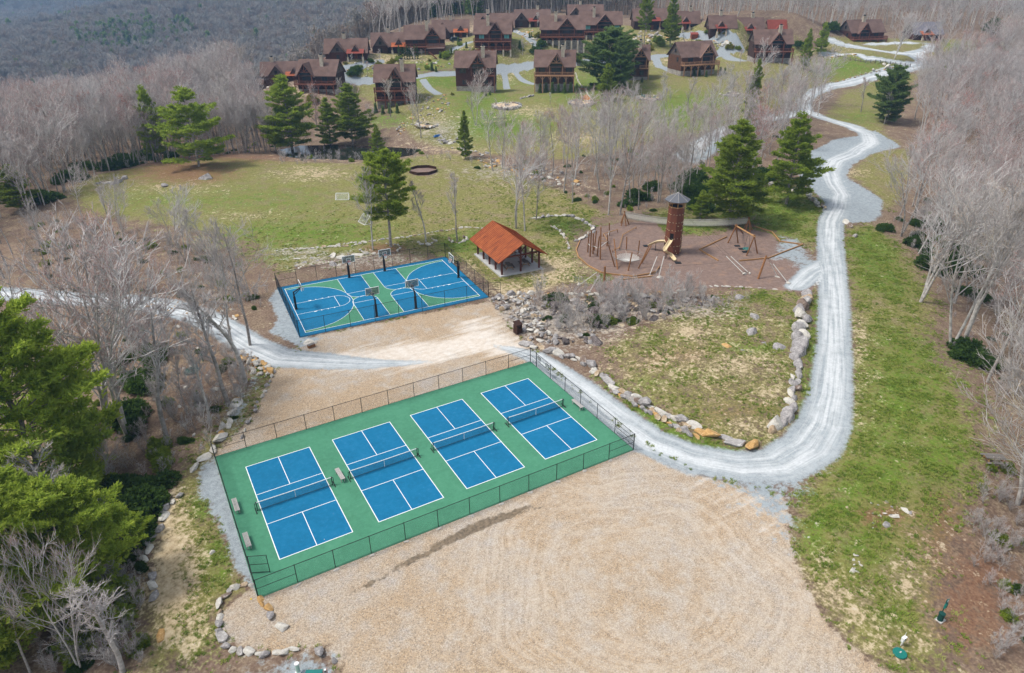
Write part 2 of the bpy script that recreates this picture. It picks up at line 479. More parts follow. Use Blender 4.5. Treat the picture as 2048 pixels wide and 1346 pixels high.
SAND = [((1100,540,55,30),.95),((1035,582,60,12),.95),((940,540,25,30),.5),((620,346,60,12),.8),((490,430,70,8),.45),((360,378,90,12),.45),((1060,225,60,14),.6),((1150,275,60,14),.7),((1010,240,40,8),.5),
 ((1722,690,16,34),.85),((1718,780,14,60),.75),((1722,640,14,14),.6),((1650,1180,70,50),.62),((1720,1230,80,40),.55),((1810,1165,26,40),.75),((1780,1290,90,30),.55),((1640,1130,20,40),.7),
 ((345,1150,55,140),1.05),((335,1040,36,80),.95),((370,1250,60,60),.7),((370,1290,60,40),.6),((1320,590,170,10),.3),((1330,660,140,20),.45),((1385,668,45,12),.9),((1440,720,110,22),.42),((1540,790,50,20),.6),((1500,860,60,30),.6),((1700,345,40,8),.7),
 ((880,300,60,8),.6),((700,315,120,6),.6),((870,305,160,8),.5),((870,95,30,12),.8),((760,120,50,12),.7),((700,155,90,10),.5),((1250,75,80,10),.6),((1380,80,50,14),.55),((1480,100,40,14),.6),((1650,100,50,10),.5),((520,185,30,10),.6),((1090,372,120,12),.35),
 ((1050,500,50,30),.35),((1900,115,60,4),.8),((960,96,80,6),.6),((1010,150,30,16),.55),((1110,150,70,16),.3),((1300,120,60,12),.4),((1350,120,40,8),.7),((860,240,60,20),.45)]
LITTER = [((370,345,100,24),.9),((480,316,120,9),.8),((770,497,40,10),1.),((850,490,30,8),.5),((1880,1060,60,90),.7),((1950,1200,90,120),.8),((845,500,60,8),.5),((1760,1035,55,26),.8),((1350,610,180,30),.6)]
MULCH = [(1154,482),(1192,455),(1240,446),(1310,442),(1332,474),(1440,470),(1472,455),(1542,467),(1571,500),(1560,515),(1612,537),(1628,572),(1620,590),(1500,578),(1440,574),(1380,580),(1250,592),(1192,590),(1172,572),(1238,556),(1182,536),(1156,508)]
MUD = [(585,1240),(640,1215),(700,1190),(770,1150),(840,1112),(900,1080),(960,1050),(1030,1025),(1090,1008)]
PALE = [([(1330,905),(1450,950),(1560,960),(1640,900),(1600,1010),(1590,1100),(1520,1110),(1400,1000)], .75, 6.0),
 ([(440,690),(560,725),(700,745),(850,735),(960,712),(1060,725),(1100,720),(1040,672),(980,640),(930,640),(900,668),(760,690),(640,705),(560,700)], 1.0, 2.5),
 ([(900,640),(1000,625),(1030,690),(930,700)], .8, 1.5), ([(860,1330),(820,1260),(1010,1200),(1040,1240),(900,1300)], .35, 2)]
ROCKY = [((700,520,120,10),.9),((600,505,60,8),.8),((1030,345,110,18),.6),((880,260,60,30),.6),((1120,640,140,40),1.),((1010,620,25,30),1.),((1350,620,140,22),.9),((1100,370,100,12),.4),((330,1120,20,150),.4),((470,780,30,60),.4),((1880,1080,80,60),.2)]

xs = np.concatenate([np.arange(-420, -60, 12), np.arange(-60, 126, .6), np.arange(126, 262, 1.5), np.arange(262, 520, 5), np.arange(520, 2300, 30)])
ys = np.concatenate([np.arange(-180, -45, 5), np.arange(-45, 100, .6), np.arange(100, 300, 1.5), np.arange(300, 520, 5), np.arange(520, 3000, 30)])
NX, NY = len(xs), len(ys)
GX, GY = np.meshgrid(xs, ys); GP = np.stack([GX.ravel(), GY.ravel()], 1)
GZ = H(GP[:, 0], GP[:, 1])
NP_ = len(GP)


def add_field(A, poly, strength=1.0, soft=1.0, mode='max'):
    poly = np.asarray(poly)
    pad = soft*1.5+1
    m = (GP[:, 0] > poly[:, 0].min()-pad) & (GP[:, 0] < poly[:, 0].max()+pad) & (GP[:, 1] > poly[:, 1].min()-pad) & (GP[:, 1] < poly[:, 1].max()+pad)
    if not m.any(): return
    v = np.clip(poly_sd(GP[m], poly)/soft*.5+.5, 0, 1)*strength
    A[m] = np.maximum(A[m], v)


def ell_soft(poly):
    d = poly.max(0)-poly.min(0); return max(1.2, min(d)*.45)


A_ = {k: np.zeros(NP_) for k in ('lawn', 'green', 'sand', 'litter', 'mulch', 'yard', 'grey', 'road', 'track', 'lat', 'along', 'pale', 'mud', 'rocky', 'paved')}
LAWN.append([(640,170),(700,118),(780,105),(850,92),(1000,60),(1180,45),(1300,58),(1600,78),(1640,100),(1400,102),(1100,120),(850,142),(700,168)])
GREEN += [((740,140,40,8),.8),((860,128,70,9),.8),((930,100,40,8),.5),((1080,110,50,8),.5),((1390,95,40,8),.6),((1560,110,40,10),.7),((1020,82,30,8),.5),((1330,90,40,8),.5),((860,90,40,8),.4),((1260,140,50,8),.6),((560,190,40,10),.4)]
SAND += [((810,118,50,8),.8),((960,60,60,8),.8),((1150,60,40,6),.6),((1230,95,50,8),.6),((1430,82,60,8),.7),((720,122,40,6),.7),((600,180,50,12),.6),((1440,740,140,50),.55),((1300,720,100,36),.52),((1400,650,150,30),.5),((1520,740,50,50),.45),((1350,680,140,20),.5),((1600,1180,20,60),.7),((1860,1100,50,60),.35),((900,1000,0.1,0.1),0)]
LITTER += [((1330,720,110,36),.55),((1480,830,90,30),.5),((1420,780,100,30),.4),((300,1000,40,60),.5)]
for qi, q in enumerate(LAWN): add_field(A_['lawn'], px_poly(q), .62 if qi == 7 else 1, 2.5)
for q, s in GREEN:
    e = px_ell(*q); add_field(A_['green'], e, s, ell_soft(e))
for q, s, f in GREEN_P: add_field(A_['green'], px_poly(q), s, f)
for q, s in SAND:
    e = px_ell(*q); add_field(A_['sand'], e, s, ell_soft(e))
for q, s in LITTER:
    e = px_ell(*q); add_field(A_['litter'], e, s, ell_soft(e))
for q, s in ROCKY:
    e = px_ell(*q); add_field(A_['rocky'], e, s, ell_soft(e))
add_field(A_['mulch'], px_poly(MULCH), 1, .5)
add_field(A_['mulch'], px_ell(846, 343, 27, 9), 1, .4)
add_field(A_['yard'], px_poly(YARD), 1, .9)
for q, s, f in GREY: add_field(A_['grey'], px_poly(q), s, f)
for q, s, f in PALE: add_field(A_['pale'], px_poly(q), s, f)
for rd in ROADS+PAVED:
    a = np.array(rd, float); W3 = sites(a[:, 0], a[:, 1]); pts = np.column_stack([W3[:, :2], a[:, 2]])
    lo = pts[:, :2].min(0)-8; hi = pts[:, :2].max(0)+8
    m = (GP[:, 0] > lo[0]) & (GP[:, 0] < hi[0]) & (GP[:, 1] > lo[1]) & (GP[:, 1] < hi[1])
    d, s, al, wd = polyline_field(GP[m], pts)
    v = np.clip((wd-d)/1.1+.5, 0, 1)
    k = 'paved' if rd in PAVED else 'road'
    old = A_[k][m]; better = v > old
    A_[k][m] = np.maximum(old, v)
    lat = A_['lat'][m]; alo = A_['along'][m]
    lat[better] = (s/wd)[better]; alo[better] = al[better]
    A_['lat'][m] = lat; A_['along'][m] = alo
mp = px_poly(MUD); pts = np.column_stack([mp, np.interp(np.arange(len(mp)), [0, 3, 6, 8], [.02, .22, .55, .25])])
m = (GP[:, 0] > pts[:, 0].min()-4) & (GP[:, 0] < pts[:, 0].max()+4) & (GP[:, 1] > pts[:, 1].min()-4) & (GP[:, 1] < pts[:, 1].max()+4)
d, s, al, wd = polyline_field(GP[m], pts)
A_['mud'][m] = np.clip((wd-d)/.9+.5, 0, 1)
GZ = GZ - A_['mud']*.05
# the lawn inside the boulder wall stands a little higher than the road
PLAT = px_poly([(1190,700),(1300,640),(1490,590),(1500,578),(1600,584),(1600,640),(1590,780),(1570,830),(1520,870),(1480,880),(1380,850),(1260,782)])
pl = np.zeros(NP_); add_field(pl, PLAT, 1, 1.4); 
SWC = site(1285, 1165)                # centre of the turning circle worn in the gravel

def ground_material():
    t = NT('ground_cover')
    nb = t.noise(.09, 3); nm = t.noise(.55, 4, .6); nf = t.noise(4.0, 4, .65); ng = t.noise(16.0, 3, .7); nh = t.noise(1.7, 4, .65)
    nw = t.mr(t.math("ADD", t.math("MULTIPLY", nm, .35), t.math("ADD", t.math("MULTIPLY", nh, .4), t.math("MULTIPLY", nf, .25))), .32, .68, smooth=False)

    def mask(name, k=1.0, wd=.12, c=.5):
        a = t.attr(name)
        v = t.math('ADD', a, t.math('MULTIPLY', t.math('SUBTRACT', nw, .5), k))
        return t.mr(v, c-wd, c+wd)
    # leaf litter of the woods
    lit = t.ramp(t.math('ADD', t.math('MULTIPLY', nf, .6), t.math('MULTIPLY', nm, .4)), [(.30, (.085,.055,.038)), (.5, (.175,.120,.086)), (.70, (.31,.235,.175))])
    dry = t.ramp(t.math('ADD', t.math('MULTIPLY', nf, .55), t.math('MULTIPLY', nh, .45)), [(.32, (.085,.090,.022)), (.5, (.185,.178,.052)), (.68, (.35,.30,.135))])
    col = t.mix(mask('lawn', 1.1, .25), lit, dry)
    grn = t.ramp(t.math('ADD', t.math('MULTIPLY', nf, .5), t.math('MULTIPLY', nh, .5)), [(.30, (.045,.085,.009)), (.5, (.105,.172,.018)), (.70, (.195,.25,.036))])
    col = t.mix(mask('green', 1.9, .30, .56), col, grn)
    dirt = t.ramp(nf, [(.35, (.13,.095,.06)), (.65, (.31,.235,.155))])
    dn = t.mr(t.math('ADD', t.math('MULTIPLY', t.noise(.33, 4, .7), .6), t.math('MULTIPLY', nf, .4)), .475, .60)
    col = t.mix(t.math('MULTIPLY', t.math('MULTIPLY', dn, .75), t.math('SUBTRACT', 1.0, t.math('MINIMUM', t.attr('green'), .95))), col, dirt)
    red = t.ramp(nf, [(.3, (.12,.055,.030)), (.7, (.27,.145,.085))])
    col = t.mix(t.math('MULTIPLY', mask('litter', 1.2, .25), .8), col, red)
    # scattered stones and bald spots
    spk = t.mr(t.noise(7.0, 3, .7), .66, .72)
    col = t.mix(t.math('MULTIPLY', spk, .55), col, (.52,.45,.34))
    rk = t.ramp(t.voro(3.2), [(.0, (.16,.14,.12)), (.5, (.36,.32,.27)), (1., (.56,.52,.46))])
    col = t.mix(t.math('MULTIPLY', mask('rocky', 1.5, .2), .75), col, rk)
    snd = t.ramp(t.math('ADD', t.math('MULTIPLY', nf, .5), t.math('MULTIPLY', nh, .5)), [(.32, (.24,.18,.105)), (.5, (.45,.35,.22)), (.68, (.62,.52,.36))])
    col = t.mix(t.math('MULTIPLY', mask('sand', 1.9, .30, .60), .9), col, snd)
    mul = t.ramp(t.math('ADD', t.math('MULTIPLY', ng, .6), t.math('MULTIPLY', nh, .4)), [(.30, (.115,.075,.060)), (.5, (.20,.140,.115)), (.7, (.32,.235,.195))])
    mul = t.mix(t.mr(nm, .5, .72), mul, (.27,.175,.125))
    col = t.mix(mask('mulch', .35, .10), col, mul)
    # gravels
    chip = t.voro(15.0)
    sepc = t.node('ShaderNodeSeparateColor'); t.put(sepc.inputs[0], chip)
    cv = sepc.outputs[0]
    tan = t.ramp(cv, [(.0, (.22,.165,.115)), (.35, (.34,.255,.17)), (.6, (.41,.305,.20)), (.85, (.46,.335,.21)), (1., (.50,.43,.34))])
    tan2 = t.ramp(cv, [(.0, (.25,.20,.15)), (.35, (.36,.29,.215)), (.6, (.42,.34,.255)), (1., (.50,.43,.34))])
    tan = t.mix(t.mr(t.math('ADD', t.math('MULTIPLY', nb, .6), t.math('MULTIPLY', nm, .4)), .44, .56), tan, tan2)
    gry = t.ramp(cv, [(.0, (.22,.21,.205)), (.5, (.35,.33,.315)), (1., (.48,.46,.44))])
    gry2 = t.ramp(cv, [(.0, (.14,.15,.155)), (.5, (.27,.29,.295)), (1., (.44,.465,.47))])
    gm = t.mr(t.math('ADD', t.math('MULTIPLY', nb, .35), t.math('ADD', t.math('MULTIPLY', nm, .45), t.math('MULTIPLY', nh, .2))), .50, .66)
    yard = t.mix(t.math('MULTIPLY', gm, .6), tan, gry)
    # worn fines: swirl of the turning circle
    sub = t.node('ShaderNodeVectorMath', operation='SUBTRACT'); t.put(sub.inputs[0], t.pos()); sub.inputs[1].default_value = (float(SWC[0]), float(SWC[1]), float(SWC[2]))
    ln = t.node('ShaderNodeVectorMath', operation='LENGTH'); t.put(ln.inputs[0], sub.outputs[0]); rr = ln.outputs['Value']
    wobr = t.math('ADD', rr, t.math('MULTIPLY', t.math('SUBTRACT', t.noise(.10, 1), .5), 7.0))
    cmb = t.node('ShaderNodeCombineXYZ'); t.put(cmb.inputs[0], t.math('MULTIPLY', wobr, 1.9)); sxy = t.node('ShaderNodeSeparateXYZ'); t.put(sxy.inputs[0], sub.outputs[0]); angv = t.math('ARCTAN2', sxy.outputs[1], sxy.outputs[0]); t.put(cmb.inputs[1], t.math('MULTIPLY', t.math('SINE', angv), 1.3)); t.put(cmb.inputs[2], t.math('MULTIPLY', t.math('COSINE', angv), 1.3))
    rings = t.noise(1.3, 3, .6, vec=cmb.outputs[0], dist=.35)
    band = t.math('MULTIPLY', t.mr(rr, 1.0, 6.0), t.mr(rr, 19.0, 11.0))
    sw = t.math('MULTIPLY', band, t.mr(t.math('ADD', t.math('MULTIPLY', rings, .7), t.math('MULTIPLY', nh, .3)), .40, .62))
    inner = t.math('MULTIPLY', t.mr(rr, 14., 3.0), t.mr(t.math('ADD', t.math('MULTIPLY', nm, .5), t.math('MULTIPLY', nh, .5)), .40, .62))
    sw = t.math('MAXIMUM', sw, t.math('MULTIPLY', inner, .6))
    sw = t.math('MAXIMUM', sw, t.math('MULTIPLY', t.mr(t.math('ADD', t.math('MULTIPLY', nb, .6), t.math('MULTIPLY', nm, .4)), .56, .70), .4))
    fines = t.ramp(nh, [(.3, (.47,.395,.31)), (.7, (.60,.52,.425))])
    yard = t.mix(t.math('MULTIPLY', sw, .44), yard, fines)
    pa = t.attr('pale')
    st = t.noise(1.0, 4, .65, vec=t.scale(t.pos(), (.16, .9, 1)))
    pm = t.mr(t.math('ADD', pa, t.math('MULTIPLY', t.math('SUBTRACT', st, .5), 1.8)), .35, 1.05)
    yard = t.mix(t.math('MULTIPLY', pm, .75), yard, t.ramp(nh, [(.3, (.60,.52,.43)), (.7, (.76,.72,.66))]))
    mud = t.mr(t.math('ADD', t.attr('mud'), t.math('MULTIPLY', t.math('SUBTRACT', nh, .5), .9)), .40, .62)
    yard = t.mix(t.math('MULTIPLY', mud, .88), yard, t.ramp(nf, [(.35, (.075,.055,.035)), (.65, (.22,.165,.105))]))
    col = t.mix(mask('yard', .8, .16), col, yard)
    lat = t.attr('lat'); al = t.attr('along')
    cv2 = t.node('ShaderNodeCombineXYZ'); t.put(cv2.inputs[0], t.math('MULTIPLY', lat, 2.6)); t.put(cv2.inputs[1], t.math('MULTIPLY', al, .035)); t.put(cv2.inputs[2], 3.3)
    stripe = t.noise(1.6, 4, .65, vec=cv2.outputs[0])
    core = t.mr(t.math('ABSOLUTE', lat), 1.05, .35)
    bl = t.mix(.45, (.225,.265,.285), gry2)
    bl = t.mix(t.math('MULTIPLY', t.mr(nh, .35, .65), .6), bl, (.36,.405,.425))
    white = t.ramp(nf, [(.3, (.50,.52,.52)), (.7, (.68,.70,.70))])
    sf = t.math('MULTIPLY', core, t.mr(t.math('ADD', t.math('MULTIPLY', stripe, .75), t.math('MULTIPLY', nm, .25)), .38, .60))
    road = t.mix(t.math('MULTIPLY', t.math('ADD', t.math('MULTIPLY', sf, .80), t.math('MULTIPLY', core, .12)), .98), bl, white)
    col = t.mix(mask('grey', .9, .18), col, bl)
    col = t.mix(mask('road', .55, .28), col, road)
    pav = t.ramp(nf, [(.3, (.21,.235,.25)), (.7, (.34,.37,.385))])
    col = t.mix(mask('paved', .3, .12), col, pav)
    rough = t.math('SUBTRACT', .95, t.math('MULTIPLY', mud, .5))
    t.bump(t.math('ADD', t.math('MULTIPLY', nf, .7), t.math('MULTIPLY', ng, .5)), .12, .6)
    return t.fin(col, rough, spec=.15)


MAT['ground'] = ground_material()
GZ = GZ + pl*.35
fi = (np.arange(NY-1)[:, None]*NX+np.arange(NX-1)[None]).ravel()
QF = np.stack([fi, fi+1, fi+1+NX, fi+NX], 1)


def fm(k): return A_[k][QF].mean(1)


jit = (rng.random(len(QF))-.5)*.18
zone = np.zeros(len(QF), int)                       # 0 ground
zone[fm('lawn')+fm('green')*.4+jit > .5] = 1        # lawn
zone[fm('mulch') > .5] = 2
zone[fm('yard')+jit > .5] = 3
zone[fm('grey')+jit*.5 > .5] = 4
zone[fm('road')+jit > .5] = 4
zone[fm('paved') > .5] = 5
qc = GP[QF].mean(1)
far = np.hypot(qc[:, 0]-CAM[0], qc[:, 1]-CAM[1]) > 330
zone[far & (zone == 1)] = 0
zone[far] = np.where(zone[far] == 0, 6, zone[far])
for zi, nm_ in ((0, 'ground'), (1, 'lawn'), (2, 'mulch_bed'), (3, 'gravel_yard'), (4, 'gravel_road'), (5, 'driveway'), (6, 'hills')):
    q = QF[zone == zi]
    if len(q) == 0: continue
    ids, inv = np.unique(q, return_inverse=True)
    me = mesh_np(nm_, np.column_stack([GP[ids], GZ[ids]]), [inv.reshape(-1, 4)], [MAT['ground']], smooth=True)
    for k in A_:
        if k == 'track': continue
        at = me.attributes.new(k, 'FLOAT', 'POINT'); at.data.foreach_set('value', A_[k][ids].astype(np.float32))
    tag(link(nm_, me), kind='structure')

# pond
def water_mat():
    t = NT('pond_water')
    t.bump(t.noise(2.0, 3), .02, .35)
    return t.fin((.018, .022, .016), .06, spec=.5)


MAT['water'] = water_mat()
mb = MB(); mb.add([(q[0], q[1], POND_Z) for q in POND], [list(range(len(POND)))])
a2 = sum(POND[i][0]*POND[(i+1) % len(POND)][1]-POND[(i+1) % len(POND)][0]*POND[i][1] for i in range(len(POND)))
if a2 < 0: mb.f[0] = mb.f[0][::-1]
tag(mb.build('pond', MAT['water']), kind='structure')

def surf(x, y):
    return ht(x, y)+float(0)
# ================================================================== MATERIALS OF THINGS
def court_mat(name, c):
    t = NT(name); p = t.pos()
    n = t.noise(.35, 5, .65); n2 = t.noise(2.2, 5, .7); n3 = t.noise(14, 3, .7)
    f = t.math('ADD', t.math('MULTIPLY', n, .5), t.math('MULTIPLY', n2, .5))
    base = t.ramp(f, [(.32, tuple(q*.80 for q in c)), (.5, c), (.68, tuple(q*1.12+.006 for q in c))])
    dust = t.math('MULTIPLY', t.mr(t.math('ADD', t.math('MULTIPLY', n2, .6), t.math('MULTIPLY', n3, .4)), .56, .72), .16)
    base = t.mix(dust, base, (.34,.34,.31))
    scuff = t.mr(t.noise(1.1, 5, .75, vec=t.scale(p, (.6, 2.4, 1))), .66, .74)
    base = t.mix(t.math('MULTIPLY', scuff, .22), base, (.04,.05,.05))
    t.bump(n3, .004, .4)
    return t.fin(base, .8, spec=.2)


MAT['court_green'] = court_mat('court_green', (.060,.215,.125))
MAT['court_blue'] = court_mat('court_blue', (.003,.135,.270))
MAT['line_white'] = simple('line_white', (.78,.79,.78), .7, .06, 2)
MAT['black_metal'] = simple('black_metal', (.012,.013,.014), .5, .2, 2, spec=.4)
MAT['black_rubber'] = simple('black_rubber', (.02,.02,.022), .85)
MAT['white_plastic'] = simple('white_plastic', (.75,.75,.73), .45)
MAT['white_rope'] = simple('white_rope', (.55,.54,.50), .8)
MAT['net_rope'] = simple('net_rope', (.55,.54,.48), .8)
MAT['bench_wood'] = simple('bench_wood', (.36,.34,.32), .8, .3, 4)
MAT['concrete'] = simple('concrete', (.44,.44,.43), .85, .14, 1.2, grain=14)
MAT['timber'] = simple('timber', (.105,.030,.018), .65, .3, 2.5)
MAT['log'] = simple('log', (.23,.105,.040), .75, .35, 3)
MAT['log_light'] = simple('log_light', (.36,.20,.085), .75, .3, 3)
MAT['tan_plastic'] = simple('tan_plastic', (.62,.50,.30), .45, .08)
MAT['tower_panel'] = simple('tower_panel', (.16,.055,.030), .55, .10, 1.0)
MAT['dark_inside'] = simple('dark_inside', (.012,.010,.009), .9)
MAT['roof_slate'] = simple('roof_slate', (.10,.105,.12), .55, .2, 2, spec=.4)
MAT['green_plastic'] = simple('green_plastic', (.010,.16,.13), .5, .12)
MAT['teal_paint'] = simple('teal_paint', (.02,.17,.15), .5, .15)
MAT['dark_green_plastic'] = simple('dark_green_plastic', (.008,.055,.045), .5)
MAT['pale_green'] = simple('pale_green', (.36,.50,.42), .55)
MAT['brown_box'] = simple('brown_box', (.045,.018,.010), .65, .25, 3)
MAT['red_plastic'] = simple('red_plastic', (.55,.02,.01), .5)
MAT['yellow_plastic'] = simple('yellow_plastic', (.6,.45,.03), .5)
MAT['grey_stone_pale'] = simple('grey_stone_pale', (.50,.49,.46), .8)
MAT['weathered_wood'] = simple('weathered_wood', (.16,.145,.13), .85, .3, 4)


def rust_mat():
    t = NT('rusted_roof_steel')
    n = t.noise(.9, 4, .65, vec=t.obj()); n2 = t.noise(1.0, 4, .7, vec=t.scale(t.obj(), (.5, 5.5, .5)))
    c = t.ramp(t.math('ADD', t.math('MULTIPLY', n, .45), t.math('MULTIPLY', n2, .55)), [(.34, (.13,.030,.014)), (.5, (.32,.078,.020)), (.66, (.45,.14,.035))])
    return t.fin(c, .6, spec=.3)


MAT['rust'] = rust_mat()


def backboard_mat():
    t = NT('backboard_glass')
    mt = t.fin((.12,.16,.15), .1, spec=.6)
    tr = t.node('ShaderNodeBsdfTransparent'); mx = t.node('ShaderNodeMixShader'); mx.inputs[0].default_value = .45
    out = [n for n in t.t.nodes if n.type == 'OUTPUT_MATERIAL'][0]
    t.t.links.new(t.b.outputs[0], mx.inputs[1]); t.t.links.new(tr.outputs[0], mx.inputs[2]); t.t.links.new(mx.outputs[0], out.inputs[0])
    return mt


MAT['board_glass'] = backboard_mat()


def rock_mat():
    t = NT('fieldstone')
    o = t.obj(); r = t.rand()
    n = t.noise(1.3, 5, .65, vec=o); n2 = t.noise(9, 4, .7, vec=o)
    f = t.math('ADD', t.math('MULTIPLY', n, .6), t.math('MULTIPLY', n2, .4))
    grey = t.ramp(f, [(.33, (.17,.155,.15)), (.5, (.37,.35,.33)), (.66, (.56,.54,.51))])
    tan = t.ramp(f, [(.33, (.20,.13,.08)), (.5, (.42,.32,.21)), (.66, (.62,.52,.37))])
    brn = t.ramp(f, [(.33, (.10,.070,.055)), (.5, (.22,.165,.13)), (.66, (.42,.36,.31))])
    c = t.mix(t.mr(r, .42, .50), grey, tan); c = t.mix(t.mr(r, .72, .78), c, brn)
    pale = t.mix(t.mr(n, .52, .68), c, (.60,.585,.55)); c = t.mix(.5, c, pale)
    t.bump(n2, .08, .8)
    return t.fin(c, .9, spec=.15)


def rock_mat2(name, a, b, c_):
    t = NT(name); o = t.obj()
    f = t.math('ADD', t.math('MULTIPLY', t.noise(1.1, 5, .65, vec=o), .55), t.math('MULTIPLY', t.noise(8, 4, .7, vec=o), .45))
    t.bump(f, .1, .8)
    return t.fin(t.ramp(f, [(.35, a), (.5, b), (.64, c_)]), .9, spec=.15)


MAT['rock'] = rock_mat()
MAT['rock_grey'] = rock_mat2('rock_grey', (.13,.12,.12), (.30,.28,.27), (.50,.48,.45))
MAT['rock_dark'] = rock_mat2('rock_dark', (.045,.038,.036), (.12,.10,.095), (.27,.24,.225))
MAT['rock_pale'] = rock_mat2('rock_pale', (.30,.27,.22), (.52,.49,.43), (.68,.66,.61))
MAT['rock_orange'] = rock_mat2('rock_orange', (.26,.14,.05), (.48,.29,.11), (.60,.44,.25))

# ---- rock prototypes
def rock_mesh(seed, mat, flat=.65):
    r = np.random.default_rng(seed)
    bm = bmesh.new(); bmesh.ops.create_icosphere(bm, subdivisions=2, radius=1)
    for v in bm.verts:
        p = np.array(v.co)
        for k in range(1): pass
        v.co = p*(1+.10*r.standard_normal())
    for k in range(13):
        n = r.standard_normal(3); n /= np.linalg.norm(n); dd = r.uniform(.38, .72)
        for v in bm.verts:
            s = float(np.array(v.co)@n)-dd
            if s > 0: v.co = Vector(np.array(v.co)-n*s*.92)
    sx, sy = r.uniform(.75, 1.2), r.uniform(.65, 1.0)
    for v in bm.verts: v.co = Vector((v.co.x*sx, v.co.y*sy, v.co.z*flat))
    mr_ = max(math.hypot(v.co.x, v.co.y) for v in bm.verts); bmesh.ops.scale(bm, vec=(1.12/mr_,)*3, verts=bm.verts)
    zmin = min(v.co.z for v in bm.verts)
    for v in bm.verts: v.co.z += -zmin*.55
    me = bpy.data.meshes.new('rock'); bm.to_mesh(me); bm.free(); me.materials.append(mat); return me


ROCKS = {k: [rock_mesh(10*i+j, MAT[k], fl) for j, fl in enumerate((.55, .7, .5, .8, .6))] for i, k in enumerate(('rock', 'rock_grey', 'rock_dark', 'rock_pale', 'rock_orange'))}


def put_rock(px, py, wpx, kind='rock', name='boulder', parent=None, flat=1.0, label=None, group=None, P=None, asp=None, rz=None, dz=0.0):
    """rock about wpx photo pixels wide standing at a photo point"""
    if P is None: P = site(px, py)
    dep = project(P)[2]; r = wpx*dep/F_PX/2
    o = link(name, random.choice(ROCKS[kind]), parent)
    base = np.array(parent.location) if parent is not None else np.zeros(3)
    o.location = tuple(P-base+np.array([0, 0, dz-.08*r])); o.rotation_euler = (random.uniform(-.12, .12), random.uniform(-.12, .12), random.uniform(0, 6.28) if rz is None else rz)
    a = asp or random.uniform(.75, 1.0)
    o.scale = (r*1.05, r*a, r*.95*flat)
    if label: tag(o, label, 'boulder', group)
    return o


def rocks_line(name, pts, size, label, cat='stone wall', kinds=('rock',), rows=1, gap=.85, jit=.25, flat=.9, group=None, part='stone'):
    """row of stones along photo points; size in metres"""
    a = np.array(pts, float); W3 = sites(a[:, 0], a[:, 1])
    root = empty(name, W3[len(W3)//2], label, cat, group)
    base = np.array(root.location)
    for row in range(rows):
        nxt = 0.0; L = 0.0
        for i in range(len(W3)-1):
            p, q = W3[i], W3[i+1]; d = q-p; l = np.hypot(d[0], d[1])
            while nxt <= L+l:
                t = (nxt-L)/l; c = p+d*t
                s = size*random.uniform(.65, 1.35)
                sd = np.array([-d[1], d[0]])/l
                xy = c[:2]+sd*random.uniform(-jit, jit)*size - sd*row*size*.25
                z = ht(*xy)+row*size*.55
                o = link(part, random.choice(ROCKS[random.choice(kinds)]), root)
                o.location = tuple(np.array([xy[0], xy[1], z])-base)
                o.rotation_euler = (random.uniform(-.15, .15), random.uniform(-.15, .15), math.atan2(d[1], d[0])+random.uniform(-.5, .5))
                o.scale = (s*.52, s*.43*random.uniform(.8, 1.1), s*.46*flat)
                nxt += s*gap
            L += l
    return root


def rock_field(name, poly, n, smin, smax, label, kinds=('rock',), cat='rock pile', part='stone', flat=.8, heap=0.0):
    W = px_poly(poly); lo, hi = W.min(0), W.max(0)
    c = W.mean(0); root = empty(name, (c[0], c[1], ht(*c)), label, cat); base = np.array(root.location)
    pts = []
    while len(pts) < n:
        q = rng.uniform(lo, hi, (400, 2)); s = poly_sd(q, W); q = q[s > 0]
        pts += list(q[:n-len(pts)])
    pts = np.array(pts[:n]); sdv = poly_sd(pts, W); z = H(pts[:, 0], pts[:, 1])
    for p, zz, sv in zip(pts, z, sdv):
        s = smin*(smax/smin)**(random.random()**1.6)
        o = link(part, random.choice(ROCKS[random.choice(kinds)]), root)
        o.location = (p[0]-base[0], p[1]-base[1], zz-base[2]+heap*min(1, sv/2.0)-.05*s)
        o.rotation_euler = (random.uniform(-.4, .4), random.uniform(-.4, .4), random.uniform(0, 6.3))
        o.scale = (s*.50, s*.42, s*.42*flat)
    return root


# ================================================================== PICKLEBALL COURTS
def slab(name, poly, z0, z1, mat, parent=None, kind=None):
    o = MB().prism(poly, z0, z1).build(name, mat, parent)
    return tag(o, kind=kind)


slab('court_pad', [(-2.35,-3.1),(33.5,-3.1),(33.5,16.55),(-2.35,16.55)], -.25, .02, MAT['court_green'], kind='structure')
SP = 8.3996; CW, CL = 6.096, 13.41; LW = .06
for i in range(4):
    x0 = i*SP
    c = MB().prism([(x0, 0), (x0+CW, 0), (x0+CW, CL), (x0, CL)], .02, .024).build('playing_court', MAT['court_blue'])
    tag(c, kind='structure')
    def ln(xa, ya, xb, yb):
        MB().prism([(xa, ya), (xb, ya), (xb, yb), (xa, yb)], .0225, .028).build('court_line', MAT['line_white'], c)
    ln(x0-.03, -.03, x0+.04, CL+.03); ln(x0+CW-.04, -.03, x0+CW+.03, CL+.03)
    ln(x0+.04, -.03, x0+CW-.04, .04); ln(x0+.04, CL-.04, x0+CW-.04, CL+.03)
    for yy in (CL/2-2.13, CL/2+2.13): ln(x0+.04, yy-.03, x0+CW-.04, yy+.03)
    ln(x0+CW/2-.03, .04, x0+CW/2+.03, CL/2-2.16); ln(x0+CW/2-.03, CL/2+2.16, x0+CW/2+.03, CL-.04)


